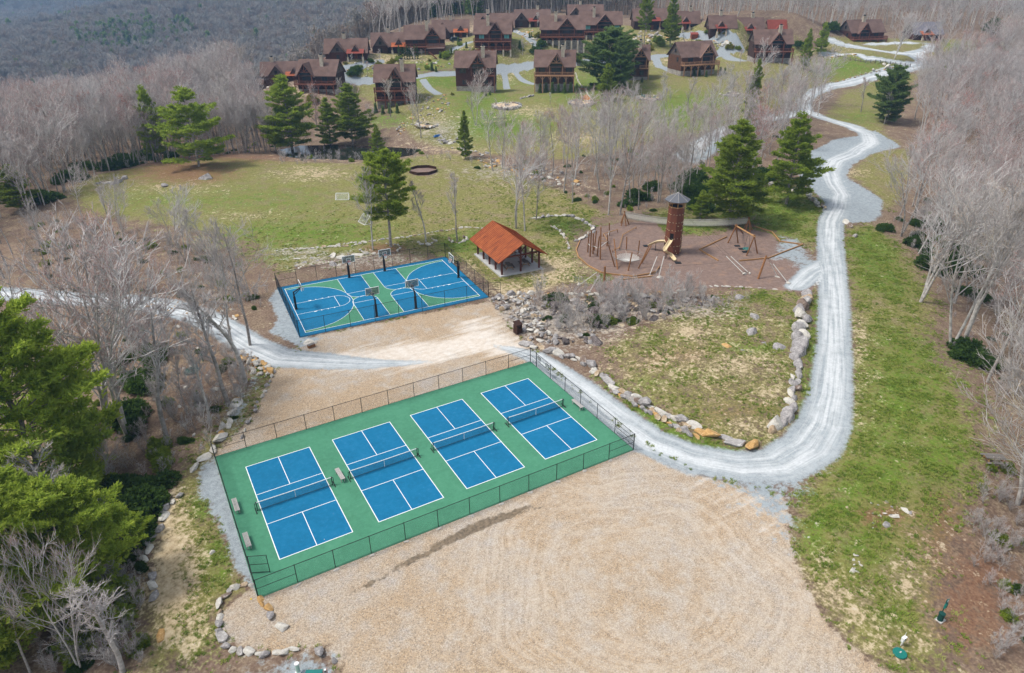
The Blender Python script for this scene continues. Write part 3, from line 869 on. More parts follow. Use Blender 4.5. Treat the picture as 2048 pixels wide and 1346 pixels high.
def net_mesh(mb, p0, p1, za0, za1, step=.09, r=.004, sag=0.0):
    """knotted net between two points: vertical and horizontal strings"""
    p0 = np.asarray(p0, float); p1 = np.asarray(p1, float); L = np.linalg.norm(p1-p0); n = max(2, int(L/step))
    for k in range(n+1):
        t = k/n; q = p0+(p1-p0)*t; s = sag*4*t*(1-t)
        mb.tube(q+(0, 0, za0), q+(0, 0, za1-s), r, n=3, caps=False)
    m = max(2, int((za1-za0)/step))
    seg = 8 if sag else 1
    for k in range(m+1):
        for j in range(seg):
            t0, t1 = j/seg, (j+1)/seg
            za = lambda t: za0+(za1-sag*4*t*(1-t)-za0)*k/m
            mb.tube(p0+(p1-p0)*t0+(0, 0, za(t0)), p0+(p1-p0)*t1+(0, 0, za(t1)), r, n=3, caps=False)
    return mb


def make_net():
    r = empty('pickleball_net', (0, 0, 0.02)); w2 = 3.35
    for s in (-1, 1):
        MB().tube((s*w2, 0, 0), (s*w2, 0, .92), .04, n=8).box((s*w2, 0, .92), (.10, .07, .04)).build('post', MAT['black_metal'], r)
        MB().box((s*(w2+.14), 0, .03), (.07, .9, .05)).tube((s*(w2+.14), 0, .03), (s*(w2+.14), 0, .85), .028, n=6).tube((s*w2, 0, .80), (s*(w2+.14), 0, .80), .02, n=6).build('foot', MAT['black_metal'], r)
    net_mesh(MB(), (-w2, 0, 0), (w2, 0, 0), .06, .86, .055, .0042, .03).build('net', MAT['black_metal'], r)
    t = MB(); N = 10
    for k in range(N):
        a, b = -w2+2*w2*k/N, -w2+2*w2*(k+1)/N
        z = lambda x: .885-.04*(1-(x/w2)**2)
        t.beam((a, 0, z(a)), (b, 0, z(b)), .045, .06)
    t.build('top_tape', MAT['line_white'], r)
    MB().box((0, 0, .45), (.05, .03, .80)).build('centre_strap', MAT['line_white'], r)
    MB().tube((-w2, 0, .05), (w2, 0, .05), .022, n=6).build('bottom_rail', MAT['black_metal'], r)
    return r


net0 = make_net()
NLAB = ['black pickleball net on the leftmost blue court', 'black pickleball net on the second blue court from the left, beside the lone bench',
        'black pickleball net on the third blue court from the left', 'black pickleball net on the rightmost blue court, nearest the road']
for i in range(4):
    o = net0 if i == 0 else copy_tree(net0)
    o.location = (i*SP+CW/2, CL/2, .028); tag(o, NLAB[i], 'net', 'nets on the pickleball courts')


def chain_wires(mb, a, b, z0, z1, step=.105, r=.0028):
    a = np.asarray(a, float); b = np.asarray(b, float); L = np.linalg.norm(b-a); u = (b-a)/L; h = z1-z0
    k = -h
    V = []; 
    while k < L:
        for s in (0, 1):
            x0, x1 = k, k+h; zz0, zz1 = (z0, z1) if s == 0 else (z1, z0)
            if x0 < 0: zz0 += (zz1-zz0)*(-x0)/h; x0 = 0
            if x1 > L: zz1 = zz0+(zz1-zz0)*(L-x0)/(x1-x0) if x1 > x0 else zz1; x1 = L
            if x1-x0 > .02:
                p = a+u*x0; q = a+u*x1
                mb.tube((p[0], p[1], zz0), (q[0], q[1], zz1), r, n=3, caps=False)
        k += step
    return mb


def fence_side(root, a, b, n, h, z=0.02, midbays=(), skip=()):
    a = np.asarray(a, float); b = np.asarray(b, float); base = np.array(root.location)
    for k in range(n+1):
        p = a+(b-a)*k/n
        big = .045 if k in (0, n) else .032
        if k < n or True:
            MB().tube((p[0], p[1], z-.05), (p[0], p[1], z+h+.03), big, n=8).tube((p[0], p[1], z+h+.03), (p[0], p[1], z+h+.07), big*1.15, big*.4, n=8).build('post', MAT['black_metal'], root, base)
    MB().tube((*a, z+h), (*b, z+h), .026, n=6).build('top_rail', MAT['black_metal'], root, base)
    MB().tube((*a, z+.05), (*b, z+.05), .012, n=6).build('bottom_rail', MAT['black_metal'], root, base)
    for k in midbays:
        p = a+(b-a)*k/n; q = a+(b-a)*(k+1)/n
        MB().tube((*p, z+h*.5), (*q, z+h*.5), .022, n=6).build('middle_rail', MAT['black_metal'], root, base)
    for k in range(n):
        p = a+(b-a)*k/n; q = a+(b-a)*(k+1)/n
        if k in skip: continue
        chain_wires(MB(), p, q, z+.05, z+h).build('wire_mesh', MAT['black_metal'], root, base)


PC = [(-2.3,-3.05),(33.45,-3.05),(33.45,16.5),(-2.3,16.5)]
fr = empty('chain_link_fence', (15.5, -3.05, .02), 'black chain link fence round the four green and blue pickleball courts', 'fence', 'chain link fences round the courts')
fence_side(fr, PC[0], PC[1], 12, 1.83, midbays=(0, 11))
fence_side(fr, PC[3], PC[2], 12, 1.83, midbays=(0, 11))
fence_side(fr, PC[0], PC[3], 7, 1.83, midbays=(6,))
fence_side(fr, (33.45, 15.1), PC[1], 6, 1.83, midbays=(0, 5))
fence_side(fr, (33.45, 16.5), (33.45, 15.1), 1, 1.9, midbays=(0,))
# open gate leaf standing inside the near left corner
g = empty('fence_gate', (-2.3, -.2, .02), 'black gate standing open at the near left corner of the pickleball fence', 'gate')
ga, gb = np.array([-2.25, -.35]), np.array([-.95, -.95])
for q in (ga, gb): MB().tube((*q, .05), (*q, 1.86), .03, n=8).build('upright', MAT['black_metal'], g, g.location)
for zz in (.08, .95, 1.85): MB().tube((*ga, zz), (*gb, zz), .024, n=6).build('rail', MAT['black_metal'], g, g.location)
chain_wires(MB(), ga, gb, .08, 1.85).build('wire_mesh', MAT['black_metal'], g, g.location)
g2 = empty('fence_gate', (33.45, -2.4, .02), 'black barred gate bay at the right corner of the pickleball fence', 'gate')
for zz in (.5, 1.0, 1.45): MB().tube((33.38, -3.0, zz), (33.38, -.4, zz), .02, n=6).build('rail', MAT['black_metal'], g2, g2.location)
# concrete footings along the near side
for k in range(1, 12):
    x = -2.3+35.75*k/12
    o = MB()
    o = link('post_footing', random.choice(ROCKS['grey_stone_pale'] if 'grey_stone_pale' in ROCKS else ROCKS['rock_pale']))
    o.location = (x, -3.28, -.03); o.scale = (.26, .16, .09); o.rotation_euler = (0, 0, random.uniform(-.4, .4))
    tag(o, 'pale concrete lump under %s near side fence post' % ('the first', 'the second', 'the third', 'the fourth', 'the fifth', 'the sixth', 'the seventh', 'the eighth', 'the ninth', 'the tenth', 'the eleventh')[k-1], 'footing', 'concrete footings along the near pickleball fence')

# signs on the far right fence
def sign(name, y0, y1, z0, z1, label, rows, white=False):
    r = empty(name, (33.40, (y0+y1)/2, z0), label, 'sign'); b = r.location
    MB().box((33.395, (y0+y1)/2, (z0+z1)/2), (.03, y1-y0, z1-z0)).build('board', MAT['line_white' if white else 'black_metal'], r, b)
    if not white:
        m = MB(); hh = (z1-z0)
        for k in range(rows):
            z = z1-hh*(k+1)/(rows+1)
            y = y0+.06
            while y < y1-.08:
                l = random.uniform(.04, .12); l = min(l, y1-.06-y)
                m.box((33.376, y+l/2, z), (.006, l, hh/(rows+1)*.45)); y += l+.04
        m.build('printed_text', MAT['line_white'], r, b)['kind'] = 'stuff'


sign('fence_sign', 14.1, 14.75, 1.35, 1.72, 'small black sign with white print on the fence near the far court corner', 2)
sign('fence_sign', 12.3, 13.0, .95, 1.65, 'square black rules board on the fence beside the road', 6)
sign('fence_banner', 13.05, 14.05, 1.12, 1.30, 'narrow white strip between the two black boards on the fence', 0, True)


def make_bench(name='bench', L=1.8, W=.42):
    r = empty(name, (0, 0, 0))
    for k in range(4): MB().box((0, (k-1.5)*W/4, .46), (L, W/4-.014, .04)).build('seat_plank', MAT['bench_wood'], r)
    for s in (-1, 1):
        MB().box((s*(L/2-.2), -W/2+.06, .22), (.07, .06, .44)).box((s*(L/2-.2), W/2-.06, .22), (.07, .06, .44)).box((s*(L/2-.2), 0, .42), (.07, W, .05)).build('leg', MAT['bench_wood'], r)
    return r


bn0 = make_bench()
BEN = [((470, 1018), 90, 'grey wooden bench inside the left fence, farther of two'), ((493, 1088), 90, 'grey wooden bench inside the left fence, nearer the open gate'),
       ((681, 955), 92, 'grey wooden bench standing alone between the first and second net'), ((1160, 812), 90, 'grey wooden bench by the right hand fence beside the road')]
for i, ((a, b), rz, lb) in enumerate(BEN):
    P = at_z(a, b, .02)
    o = bn0 if i == 0 else copy_tree(bn0)
    if i < 2: P[0] = -1.85
    if i == 3: P[0] = 32.9
    o.location = (P[0], P[1], .022); o.rotation_euler = (0, 0, R_(rz)); tag(o, lb, 'bench', 'benches by the pickleball courts')
P = at_z(649, 1080)
bm = bmesh.new(); bmesh.ops.create_uvsphere(bm, u_segments=10, v_segments=8, radius=.037); me = bpy.data.meshes.new('ball'); bm.to_mesh(me); bm.free(); me.materials.append(MAT['white_plastic'])
tag(link('ball', me, loc=(P[0], P[1], .065)), 'small white ball lying on the leftmost blue court', 'ball')

# ================================================================== BASKETBALL COURT
def bw(u, v, z=0.0):
    q = BB0+BEX*u+BEY*v; return (q[0], q[1], z)


def bpoly(pts): return [bw(*q)[:2] for q in pts]


slab('basketball_pad', bpoly([(-.95,-.95),(25.6,-.95),(25.6,16.2),(-.95,16.2)]), -.25, .02, MAT['court_blue'], kind='structure')
slab('basketball_infield', bpoly([(0,0),(24.6,0),(24.6,15.2),(0,15.2)]), .02, .024, MAT['court_green'], kind='structure')
bc = tag(MB().prism(bpoly([(3,3),(4,3),(4,4),(3,4)]), .0235, .0245).build('key_zone', MAT['court_blue']), kind='structure')
def arc(cx, cy, r, a0, a1, n=28): return [(cx+r*math.cos(R_(a0+(a1-a0)*k/n)), cy+r*math.sin(R_(a0+(a1-a0)*k/n))) for k in range(n+1)]


def zone_(pts): tag(MB().prism(bpoly(pts), .0235, .028).build('blue_zone', MAT['court_blue'], bc))


def stroke(pts, w_=.055, closed=False):
    m = MB()
    if closed: pts = pts+[pts[0]]
    for k in range(len(pts)-1):
        a = np.array(pts[k]); b = np.array(pts[k+1]); d = (b-a)/max(1e-6, np.linalg.norm(b-a)); n = np.array([-d[1], d[0]])*w_/2; e = d*w_*.25
        m.prism(bpoly([a-n-e, b-n+e, b+n+e, a+n-e]), .0275, .032+.0004*(k % 2))
    return m.build('court_line', MAT['line_white'], bc)


for e in (0, 1):
    fx = (lambda u: u) if e == 0 else (lambda u: 24.6-u)
    D = [(0, .5)]+arc(.95, 7.6, 7.1, -90, 90, 40)+[(0, 14.7)]
    D = [(fx(u), v) for u, v in D]
    zone_(D); stroke(D)
    stroke([(fx(0), 9.4), (fx(5.9), 9.4)]); stroke([(fx(0), 5.8), (fx(5.9), 5.8)]); stroke([(fx(5.9), 5.8), (fx(5.9), 9.4)])
    stroke([(fx(u), v) for u, v in arc(5.9, 7.6, 1.8, -90, 90, 20)])
    for yy, sg in ((9.4, 1), (5.8, -1)):
        for u, l in ((2.35, .3), (3.3, .06), (4.2, .06), (5.1, .06)): stroke([(fx(u), yy+sg*.1), (fx(u+l), yy+sg*.1)], .2)
for u0 in (7.75, 13.3):
    for top in (1, 0):
        fy = (lambda v: v) if top else (lambda v: 15.2-v)
        w2 = 3.6
        Z = [(u0, 15.2), (u0, 9.35)]+[(u, v) for u, v in arc(u0+w2/2, 9.35, w2/2, 180, 360, 20)]+[(u0+w2, 15.2)]
        Z = [(u, fy(v)) for u, v in Z]
        zone_(Z); stroke(Z); stroke([(u0, fy(9.35)), (u0+w2, fy(9.35))])
stroke([(0, 0), (24.6, 0), (24.6, 15.2), (0, 15.2)], .07, True)


def make_hoop():
    """pole at the origin, board facing +x"""
    r = empty('basketball_hoop', (0, 0, 0))
    MB().box((0, 0, .03), (.42, .42, .06)).box((0, 0, 1.35), (.17, .20, 2.6)).build('pole', MAT['black_metal'], r)
    MB().box((0, 0, 1.0), (.27, .29, 1.75)).build('pole_padding', MAT['black_rubber'], r)
    MB().beam((0, 0, 2.55), (.95, .12, 3.05), .07, .12).beam((0, 0, 2.55), (.95, -.12, 3.05), .07, .12).beam((0, 0, 2.15), (.95, 0, 2.85), .06, .08).build('arm', MAT['black_metal'], r)
    b = MB().box((1.0, 0, 3.38), (.03, 1.76, .98)).build('backboard', MAT['board_glass'], r)
    f = MB()
    for z in (2.87, 3.89): f.box((1.0, 0, z), (.055, 1.86, .06))
    for y in (-.90, .90): f.box((1.0, y, 3.38), (.055, .06, .96))
    f.build('frame', MAT['line_white'], b)
    q = MB()
    for z in (3.10, 3.52): q.box((1.03, 0, z), (.012, .64, .05))
    for y in (-.295, .295): q.box((1.03, y, 3.31), (.012, .05, .37))
    q.build('target_square', MAT['line_white'], b)
    MB().box((1.0, 0, 2.86), (.07, 1.2, .05)).build('edge_padding', MAT['black_rubber'], b)
    m = MB(); a = np.arange(17)*2*math.pi/16
    for k in range(16): m.tube((1.27+.23*math.cos(a[k]), .23*math.sin(a[k]), 3.05), (1.27+.23*math.cos(a[k+1]), .23*math.sin(a[k+1]), 3.05), .012, n=5)
    m.box((1.05, 0, 3.05), (.10, .2, .03)).build('rim', MAT['red_plastic'], r)
    m = MB()
    for k in range(12):
        a = k*math.pi/6; b2 = a+.26
        for s in (1, -1):
            m.tube((1.27+.23*math.cos(a), .23*math.sin(a), 3.04), (1.27+.13*math.cos(a+s*.5), .13*math.sin(a+s*.5), 2.6), .011, n=4)
    m.build('net', MAT['line_white'], r)
    return r


hp0 = make_hoop()
HPS = [(.25, 7.6, 0, 'basketball hoop at the left end of the blue court'), (24.35, 7.5, 180, 'basketball hoop at the right end of the blue court by the gate'),
       (9.55, 15.0, -90, 'left hoop on the far side of the basketball court'), (15.1, 15.0, -90, 'right hoop on the far side of the basketball court'),
       (9.55, .25, 90, 'left hoop on the near side of the basketball court'), (15.1, .25, 90, 'right hoop on the near side of the basketball court')]
for i, (u, v, a, lb) in enumerate(HPS):
    o = hp0 if i == 0 else copy_tree(hp0)
    o.location = bw(u, v, .025); o.rotation_euler = (0, 0, BTH+R_(a)); tag(o, lb, 'basketball hoop', 'hoops round the basketball court')

fb = empty('chain_link_fence', bw(12, -.9, .02), 'black chain link fence round the blue and green basketball court', 'fence', 'chain link fences round the courts')
fence_side(fb, bw(-.92,-.9)[:2], bw(25.55,-.9)[:2], 8, 2.35, midbays=())
fence_side(fb, bw(-.92,16.15)[:2], bw(25.55,16.15)[:2], 9, 2.35, midbays=(0, 8))
fence_side(fb, bw(-.92,-.9)[:2], bw(-.92,16.15)[:2], 6, 2.35, midbays=(5,))
fence_side(fb, bw(25.55,.9)[:2], bw(25.55,16.15)[:2], 5, 2.35, midbays=())
fence_side(fb, bw(25.55,-.9)[:2], bw(25.55,.9)[:2], 1, 2.35, midbays=(0,))
gg = empty('fence_gate', bw(25.55, -.2, .02), 'black gate at the right corner of the basketball court fence', 'gate')
ga, gb = np.array(bw(25.6, -.85)[:2]), np.array(bw(27.2, -1.5)[:2])
for q in (ga, gb): MB().tube((*q, .05), (*q, 2.2), .03, n=8).build('upright', MAT['black_metal'], gg, gg.location)
for zz in (.08, 1.1, 2.2): MB().tube((*ga, zz), (*gb, zz), .024, n=6).build('rail', MAT['black_metal'], gg, gg.location)
chain_wires(MB(), ga, gb, .08, 2.2).build('wire_mesh', MAT['black_metal'], gg, gg.location)

# ================================================================== PAVILION
PA = R_(-4.5); PX = np.array([math.cos(PA), math.sin(PA)]); PY = np.array([-PX[1], PX[0]]); P0 = np.array([43.0, 40.7])
pv = empty('pavilion', (P0[0], P0[1], 0), 'open timber picnic pavilion with rusted orange metal roof on a concrete slab', 'pavilion', rz=PA)
PW, PD = 6.3, 9.4
MB().prism([(-.5,-.5),(PW+.5,-.5),(PW+.5,PD+.45),(-.5,PD+.45)], -.3, .16).build('slab', MAT['concrete'], pv)
for k in range(5):
    for x in (0, PW):
        y = PD*k/4
        MB().box((x, y, 1.56), (.24, .24, 2.8)).build('post', MAT['timber'], pv)
for y in (0, PD): MB().box((PW/2, y, 2.2), (.24, .24, 4.1)).build('post', MAT['timber'], pv)
EZ, RZ = 2.95, 5.0
for x in (0, PW): MB().box((x, PD/2, 2.84), (.22, PD+1.2, .22)).build('beam', MAT['timber'], pv)
for y in (0, PD/2, PD):
    MB().beam((.13, y, 2.84), (PW-.13, y, 2.84), .18, .24).build('tie_beam', MAT['timber'], pv)
    for s in (0, 1):
        x = s*PW; d = 1 if s == 0 else -1
        MB().beam((x, y, 2.2), (x+d*.8, y, 2.92), .11, .11).build('brace', MAT['timber'], pv)
        MB().beam((PW/2, y, 3.3), (PW/2-d*.9, y, 4.2), .12, .12).build('brace', MAT['timber'], pv)
        MB().beam((PW/2, y, 2.2), (PW/2-d*.7, y, 2.9), .10, .10).build('brace', MAT['timber'], pv)
    for s in (-1, 1): MB().beam((PW/2, y, RZ-.22), (PW/2+s*(PW/2+.75), y, RZ-.22-(PW/2+.75)*.60), .13, .2).build('rafter', MAT['timber'], pv)
for y in (PD*.25, PD*.75):
    for s in (-1, 1): MB().beam((PW/2, y, RZ-.22), (PW/2+s*(PW/2+.75), y, RZ-.22-(PW/2+.75)*.60), .13, .2).build('rafter', MAT['timber'], pv)
sl = .60; hw = PW/2+.95
for s in (-1, 1):
    m = MB()
    V = [(PW/2, -1.05, RZ), (PW/2+s*hw, -1.05, RZ-hw*sl), (PW/2+s*hw, PD+1.05, RZ-hw*sl), (PW/2, PD+1.05, RZ)]
    V2 = [(x, y, z-.10) for x, y, z in V]
    f = [(0, 1, 2, 3), (7, 6, 5, 4), (0, 4, 5, 1), (1, 5, 6, 2), (2, 6, 7, 3)]
    if s < 0: f = [q[::-1] for q in f]
    m.add(V+V2, f)
    rp = m.build('roof_panel', MAT['rust'], pv)
    for k in range(25):
        y = -1.0+(PD+2.0)*k/24
        MB().beam((PW/2+s*.06, y, RZ+.012), (PW/2+s*(hw-.01), y, RZ+.012-(hw-.05)*sl), .05, .08).build('seam', MAT['rust'], rp)
MB().tube((PW/2, -1.07, RZ), (PW/2, PD+1.07, RZ), .07, n=6).build('ridge_cap', MAT['rust'], pv)
MB().box((.0, -.16, 2.6), (.10, .08, .22)).build('wall_lamp', MAT['white_plastic'], pv)


def make_picnic():
    r = empty('picnic_table', (0, 0, 0))
    for k in range(5): MB().box((0, (k-2)*.15, .74), (1.8, .135, .04)).build('top_plank', MAT['weathered_wood'], r)
    for s in (-1, 1):
        for k in range(2): MB().box((0, s*(.62+k*.14), .44), (1.8, .125, .04)).build('seat_plank', MAT['weathered_wood'], r)
        x = s*.65
        MB().beam((x, -.62, .02), (x, -.25, .72), .05, .09).beam((x, .62, .02), (x, .25, .72), .05, .09).box((x, 0, .39), (.05, 1.45, .09)).build('frame', MAT['log_light'], r)
    return r


pt0 = make_picnic()
for i, (x, y, lb) in enumerate([(1.9, 1.7, 'picnic table near the front left posts of the pavilion'), (4.7, 1.9, 'picnic table near the front right posts of the pavilion'), (1.9, 6.6, 'picnic table at the back left of the pavilion'), (4.6, 6.8, 'picnic table at the back right of the pavilion')]):
    o = pt0 if i == 0 else copy_tree(pt0)
    q = P0+PX*x+PY*y; o.location = (q[0], q[1], .165); o.rotation_euler = (0, 0, PA+R_(80+i*5)); tag(o, lb, 'picnic table', 'picnic tables under the pavilion')

# ================================================================== PLAYGROUND
TC = np.array([71.5, 34.9]); TZ = ht(*TC)
tw = empty('climbing_tower', (TC[0], TC[1], TZ), 'tall brown octagonal climbing tower with grey pointed roof in the playground', 'tower')
NS = 8; TA0 = R_(10)
def octo(r, z, k): a = TA0+k*2*math.pi/NS; return np.array([r*math.cos(a), r*math.sin(a), z])


tiers = [0.0, 1.45, 2.75, 4.05, 5.35, 6.65, 7.75]
for ti in range(6):
    z0, z1 = tiers[ti], tiers[ti+1]
    for k in range(NS):
        r0, r1 = 1.42-.03*ti, 1.42-.03*(ti+1)+.05
        a, b, c_, d_ = octo(r0, z0+.03, k), octo(r0, z0+.03, k+1), octo(r1-.05, z1, k+1), octo(r1-.05, z1, k)
        cc = (a+b)/2; nrm = np.array([cc[0], cc[1], 0])/np.linalg.norm(cc[:2])
        g_ = .985
        mid = (a+b+c_+d_)/4
        V = [mid+(q-mid)*g_ for q in (a, b, c_, d_)]; V += [q-nrm*.06 for q in V]
        MB().add(V, [(0, 1, 2, 3), (7, 6, 5, 4), (0, 4, 5, 1), (1, 5, 6, 2), (2, 6, 7, 3), (3, 7, 4, 0)]).build('panel', MAT['tower_panel'], tw)
MB().prism([tuple(octo(1.08, 0, k)[:2]) for k in range(8)], 0.0, 7.7).build('inner_wall', MAT['dark_inside'], tw)
m = MB()
for ti in range(1, 7):
    for k in range(NS):
        p = octo(1.43-.03*ti, tiers[ti], k); m.box(p, (.12, .12, .06), rz=TA0+k*math.pi/4)
        p = (octo(1.42-.03*ti, tiers[ti], k)+octo(1.42-.03*ti, tiers[ti], k+1))/2; m.box(p, (.07, .16, .05), rz=TA0+(k+.5)*math.pi/4)
m.build('bracket', MAT['tan_plastic'], tw)
for k in range(NS): MB().tube(octo(1.20, 7.7, k), octo(1.20, 8.85, k), .07, n=6).build('corner_post', MAT['log_light'], tw)
for zz, mt in ((7.78, 'log_light'), (8.82, 'log')):
    m = MB()
    for k in range(NS): m.beam(octo(1.24, zz, k), octo(1.24, zz, k+1), .10, .12)
    m.build('ring_beam', MAT[mt], tw)
for k in range(NS):
    rf = MB().add([octo(2.0, 8.85, k), octo(2.0, 8.85, k+1), (0, 0, 9.95), octo(2.0, 8.78, k), octo(2.0, 8.78, k+1), (0, 0, 9.86)], [(0, 1, 2), (5, 4, 3), (0, 3, 4, 1)]).build('roof_panel', MAT['roof_slate'], tw)
    MB().tube(octo(2.02, 8.86, k), (0, 0, 9.99), .035, n=5).build('roof_rib', MAT['bench_wood'], rf)
# faces looking at the camera: door and climbing holds
def face_pt(k, u, z, out=.02):
    f_ = z/1.3*.03; a, b = octo(1.42-f_, z, k), octo(1.42-f_, z, k+1); c_ = (a+b)/2; n = np.array([c_[0], c_[1], 0])/np.linalg.norm(c_[:2]); return a+(b-a)*u+n*out


facing = np.array([-FW[0], -FW[1]]); facing /= np.linalg.norm(facing)
def face_dir(k): c_ = (octo(1, 0, k)+octo(1, 0, k+1))[:2]; return c_/np.linalg.norm(c_)


order = sorted(range(8), key=lambda k: -face_dir(k)@facing)
left = min(order[:3], key=lambda k: face_dir(k)@RT[:2]); right = max(order[:3], key=lambda k: face_dir(k)@RT[:2])
p_, q_ = face_pt(left, .25, 2.6), face_pt(left, .80, 2.6)
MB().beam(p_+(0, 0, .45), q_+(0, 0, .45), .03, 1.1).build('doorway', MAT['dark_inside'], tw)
hm = None
for k in (right, order[0]):
    for j in range(18):
        u, z = random.uniform(.15, .85), random.choice([random.uniform(.2, 1.6), random.uniform(.2, 6.4)])
        if k == order[0] and z < 2.2 and False: continue
        if k != right and j > 3: continue
        p = face_pt(k, u, z, .06)
        MB().box(p, (.12, .12, .10), rz=random.uniform(0, 1), taper=.6).build('climbing_hold', MAT['tan_plastic'], tw)


def chute(name, pts, wd, label):
    """open U section slide following 3-D points"""
    r = empty(name, (pts[-1][0], pts[-1][1], TZ), label, 'slide'); base = np.array(r.location)
    P = [np.asarray(q, float) for q in pts]
    # Catmull-Rom refine
    Q = []
    for i in range(len(P)-1):
        a = P[max(i-1, 0)]; b = P[i]; c_ = P[i+1]; d_ = P[min(i+2, len(P)-1)]
        for k in range(6):
            t = k/6; Q.append(.5*((2*b)+(c_-a)*t+(2*a-5*b+4*c_-d_)*t*t+(3*b-a-3*c_+d_)*t**3))
    Q.append(P[-1])
    prof = [(-wd/2-.05, .28), (-wd/2, .30), (-wd*.42, .08), (-wd*.2, 0), (wd*.2, 0), (wd*.42, .08), (wd/2, .30), (wd/2+.05, .28)]
    prof2 = [(x*1.02, z-.05) for x, z in prof]
    V = []; Fl = []
    for i, q in enumerate(Q):
        d = Q[min(i+1, len(Q)-1)]-Q[max(i-1, 0)]; d = d/np.linalg.norm(d); s = np.array([d[1], -d[0], 0]); s /= np.linalg.norm(s)
        u = np.cross(s, d)
        for x, z in prof: V.append(q+s*x+u*z)
        for x, z in prof2: V.append(q+s*x+u*z)
    n = len(prof)
    for i in range(len(Q)-1):
        for k in range(n-1):
            a = i*2*n+k; b = a+2*n
            Fl.append((a, a+1, b+1, b)); Fl.append((a+n, b+n, b+n+1, a+n+1))
        a = i*2*n; b = a+2*n
        Fl.append((a, b, b+n, a+n)); a += n-1; b += n-1; Fl.append((a, a+n, b+n, b))
    MB().add(V, Fl).build('chute', MAT['tan_plastic'], r, base, smooth=True)
    return r, Q


d0 = face_dir(left); T3 = np.array([TC[0], TC[1], TZ])
s_top = T3+np.array([d0[0]*1.4, d0[1]*1.4, 2.55])
E1 = at_z(1347, 524); E0 = at_z(1334, 517)
sl1, Q1 = chute('slide', [s_top, s_top+np.array([d0[0]*.8, d0[1]*.8, -.35]), (lambda q: np.array([q[0]-.5, q[1]+.1, TZ+1.35]))(E0), np.array([E0[0]+.45, E0[1]-.1, TZ+.55]), np.array([E1[0]+.2, E1[1]+.1, TZ+.22])], .62, 'curved cream slide running from the tower doorway to the black mat')
for q in (Q1[8], Q1[14]): MB().tube((q[0], q[1], TZ-.1), (q[0], q[1], q[2]), .05, n=6).build('support_post', MAT['black_metal'], sl1, sl1.location)
k2 = min(order, key=lambda k: face_dir(k)@RT[:2]); d1 = face_dir(k2)
e2 = at_z(1298, 498); s2 = T3+np.array([d1[0]*1.35, d1[1]*1.35, 1.9])
sl2, Q2 = chute('slide', [s2, s2+(np.array([e2[0], e2[1], TZ+.9])-s2)*.5+np.array([0, 0, .1]), np.array([e2[0], e2[1], TZ+.55])], .6, 'straight cream chute reaching left from the tower towards the leaning logs')
MB().tube((Q2[7][0], Q2[7][1], TZ-.1), (Q2[7][0], Q2[7][1], Q2[7][2]), .05, n=6).build('support_post', MAT['black_metal'], sl2, sl2.location)


def mat_at(px, py, sx, sy, lb):
    P = site(px, py); o = MB().box((0, 0, .02), (sx, sy, .05)).build('safety_mat', MAT['black_rubber']); o.location = (P[0], P[1], P[2]+.03); o.rotation_euler = (0, 0, YAW)
    tag(o, lb, 'mat')


mat_at(1356, 526, .95, .8, 'black safety mat at the foot of the curved slide'); mat_at(1292, 492, .9, .8, 'black safety mat near the end of the left chute')
mat_at(1474, 492, .9, .7, 'black safety mat under the swing, leftmost of three'); mat_at(1483, 498, .9, .8, 'black safety mat under the swing, middle of three'); mat_at(1490, 504, .9, .8, 'black safety mat under the swing, nearest of three')


def A(x, y): return 1140+x/8.975, 420+y/8.975
def B(x, y): return 1300+x/6.731, 370+y/6.731


def at_h(px, py, h):
    """point h metres above level playground ground seen at a photo point"""
    return at_z(px, py, TZ+h)


def base_at(px, py): P = at_z(px, py, TZ); P[2] = ht(P[0], P[1]); return P


def pole_to(parent, base_px, top_px, h, r=.11, name='pole', mat='log', n=7):
    b = base_at(*base_px); t = at_h(*top_px, h)
    # keep the pole top where its height says, seen at the photo point
    MB().tube(b-(0, 0, .3), t, r*1.1, r*.9, n).build(name, MAT[mat], parent, parent.location); return b, t


def h_of(base_px, top_px):
    return top_height(base_at(*base_px), top_px[1])


# cluster of climbing poles
cp = empty('climbing_poles', base_at(*A(430, 780)), 'cluster of tall brown log poles with ropes at the left side of the playground', 'climbing frame')
tops = []
for b_, t_ in [((318,750),(345,380)),((360,830),(385,360)),((415,785),(420,420)),((432,720),(475,375)),((487,820),(528,470)),((545,880),(556,310)),((665,640),(680,440)),((705,450),(708,235))]:
    bp, tp = A(*b_), A(*t_); tops.append(pole_to(cp, bp, tp, h_of(bp, tp)))
m = MB()
for i, j in ((0, 1), (1, 2), (2, 4), (4, 6), (6, 7), (5, 6)): m.tube(tops[i][0]*.6+tops[i][1]*.4, tops[j][0]*.6+tops[j][1]*.4, .045, n=5)
m.build('climbing_rope', MAT['white_rope'], cp, cp.location)

# basket net hung between logs
bkp = base_at(*A(1040, 960))
bk = empty('net_basket', bkp, 'round rope hammock net hung between leaning logs in the playground', 'climbing frame')
cen = at_h(*A(1040, 815), 1.35); RR = 2.45
for b_, t_ in [((815,1015),(690,620)),((860,1075),(790,520)),((1040,1095),(1117,760)),((1215,1055),(1420,640)),((1270,960),(1460,640)),((1015,720),(1020,480)),((1215,830),(1250,545)),((850,960),(810,700))]:
    bp, tp = A(*b_), A(*t_); pole_to(bk, bp, tp, max(.8, min(3.6, h_of(bp, tp))), .10)
m = MB(); NN = 20
for k in range(NN):
    a, b = k*2*math.pi/NN, (k+1)*2*math.pi/NN
    m.tube(cen+(RR*math.cos(a), RR*math.sin(a), 0), cen+(RR*math.cos(b), RR*math.sin(b), 0), .05, n=6)
m.build('rope_ring', MAT['weathered_wood'], bk, bk.location)
m = MB(); m2 = MB()
dish = lambda r: -.75*(1-(r/RR)**2)*1.0
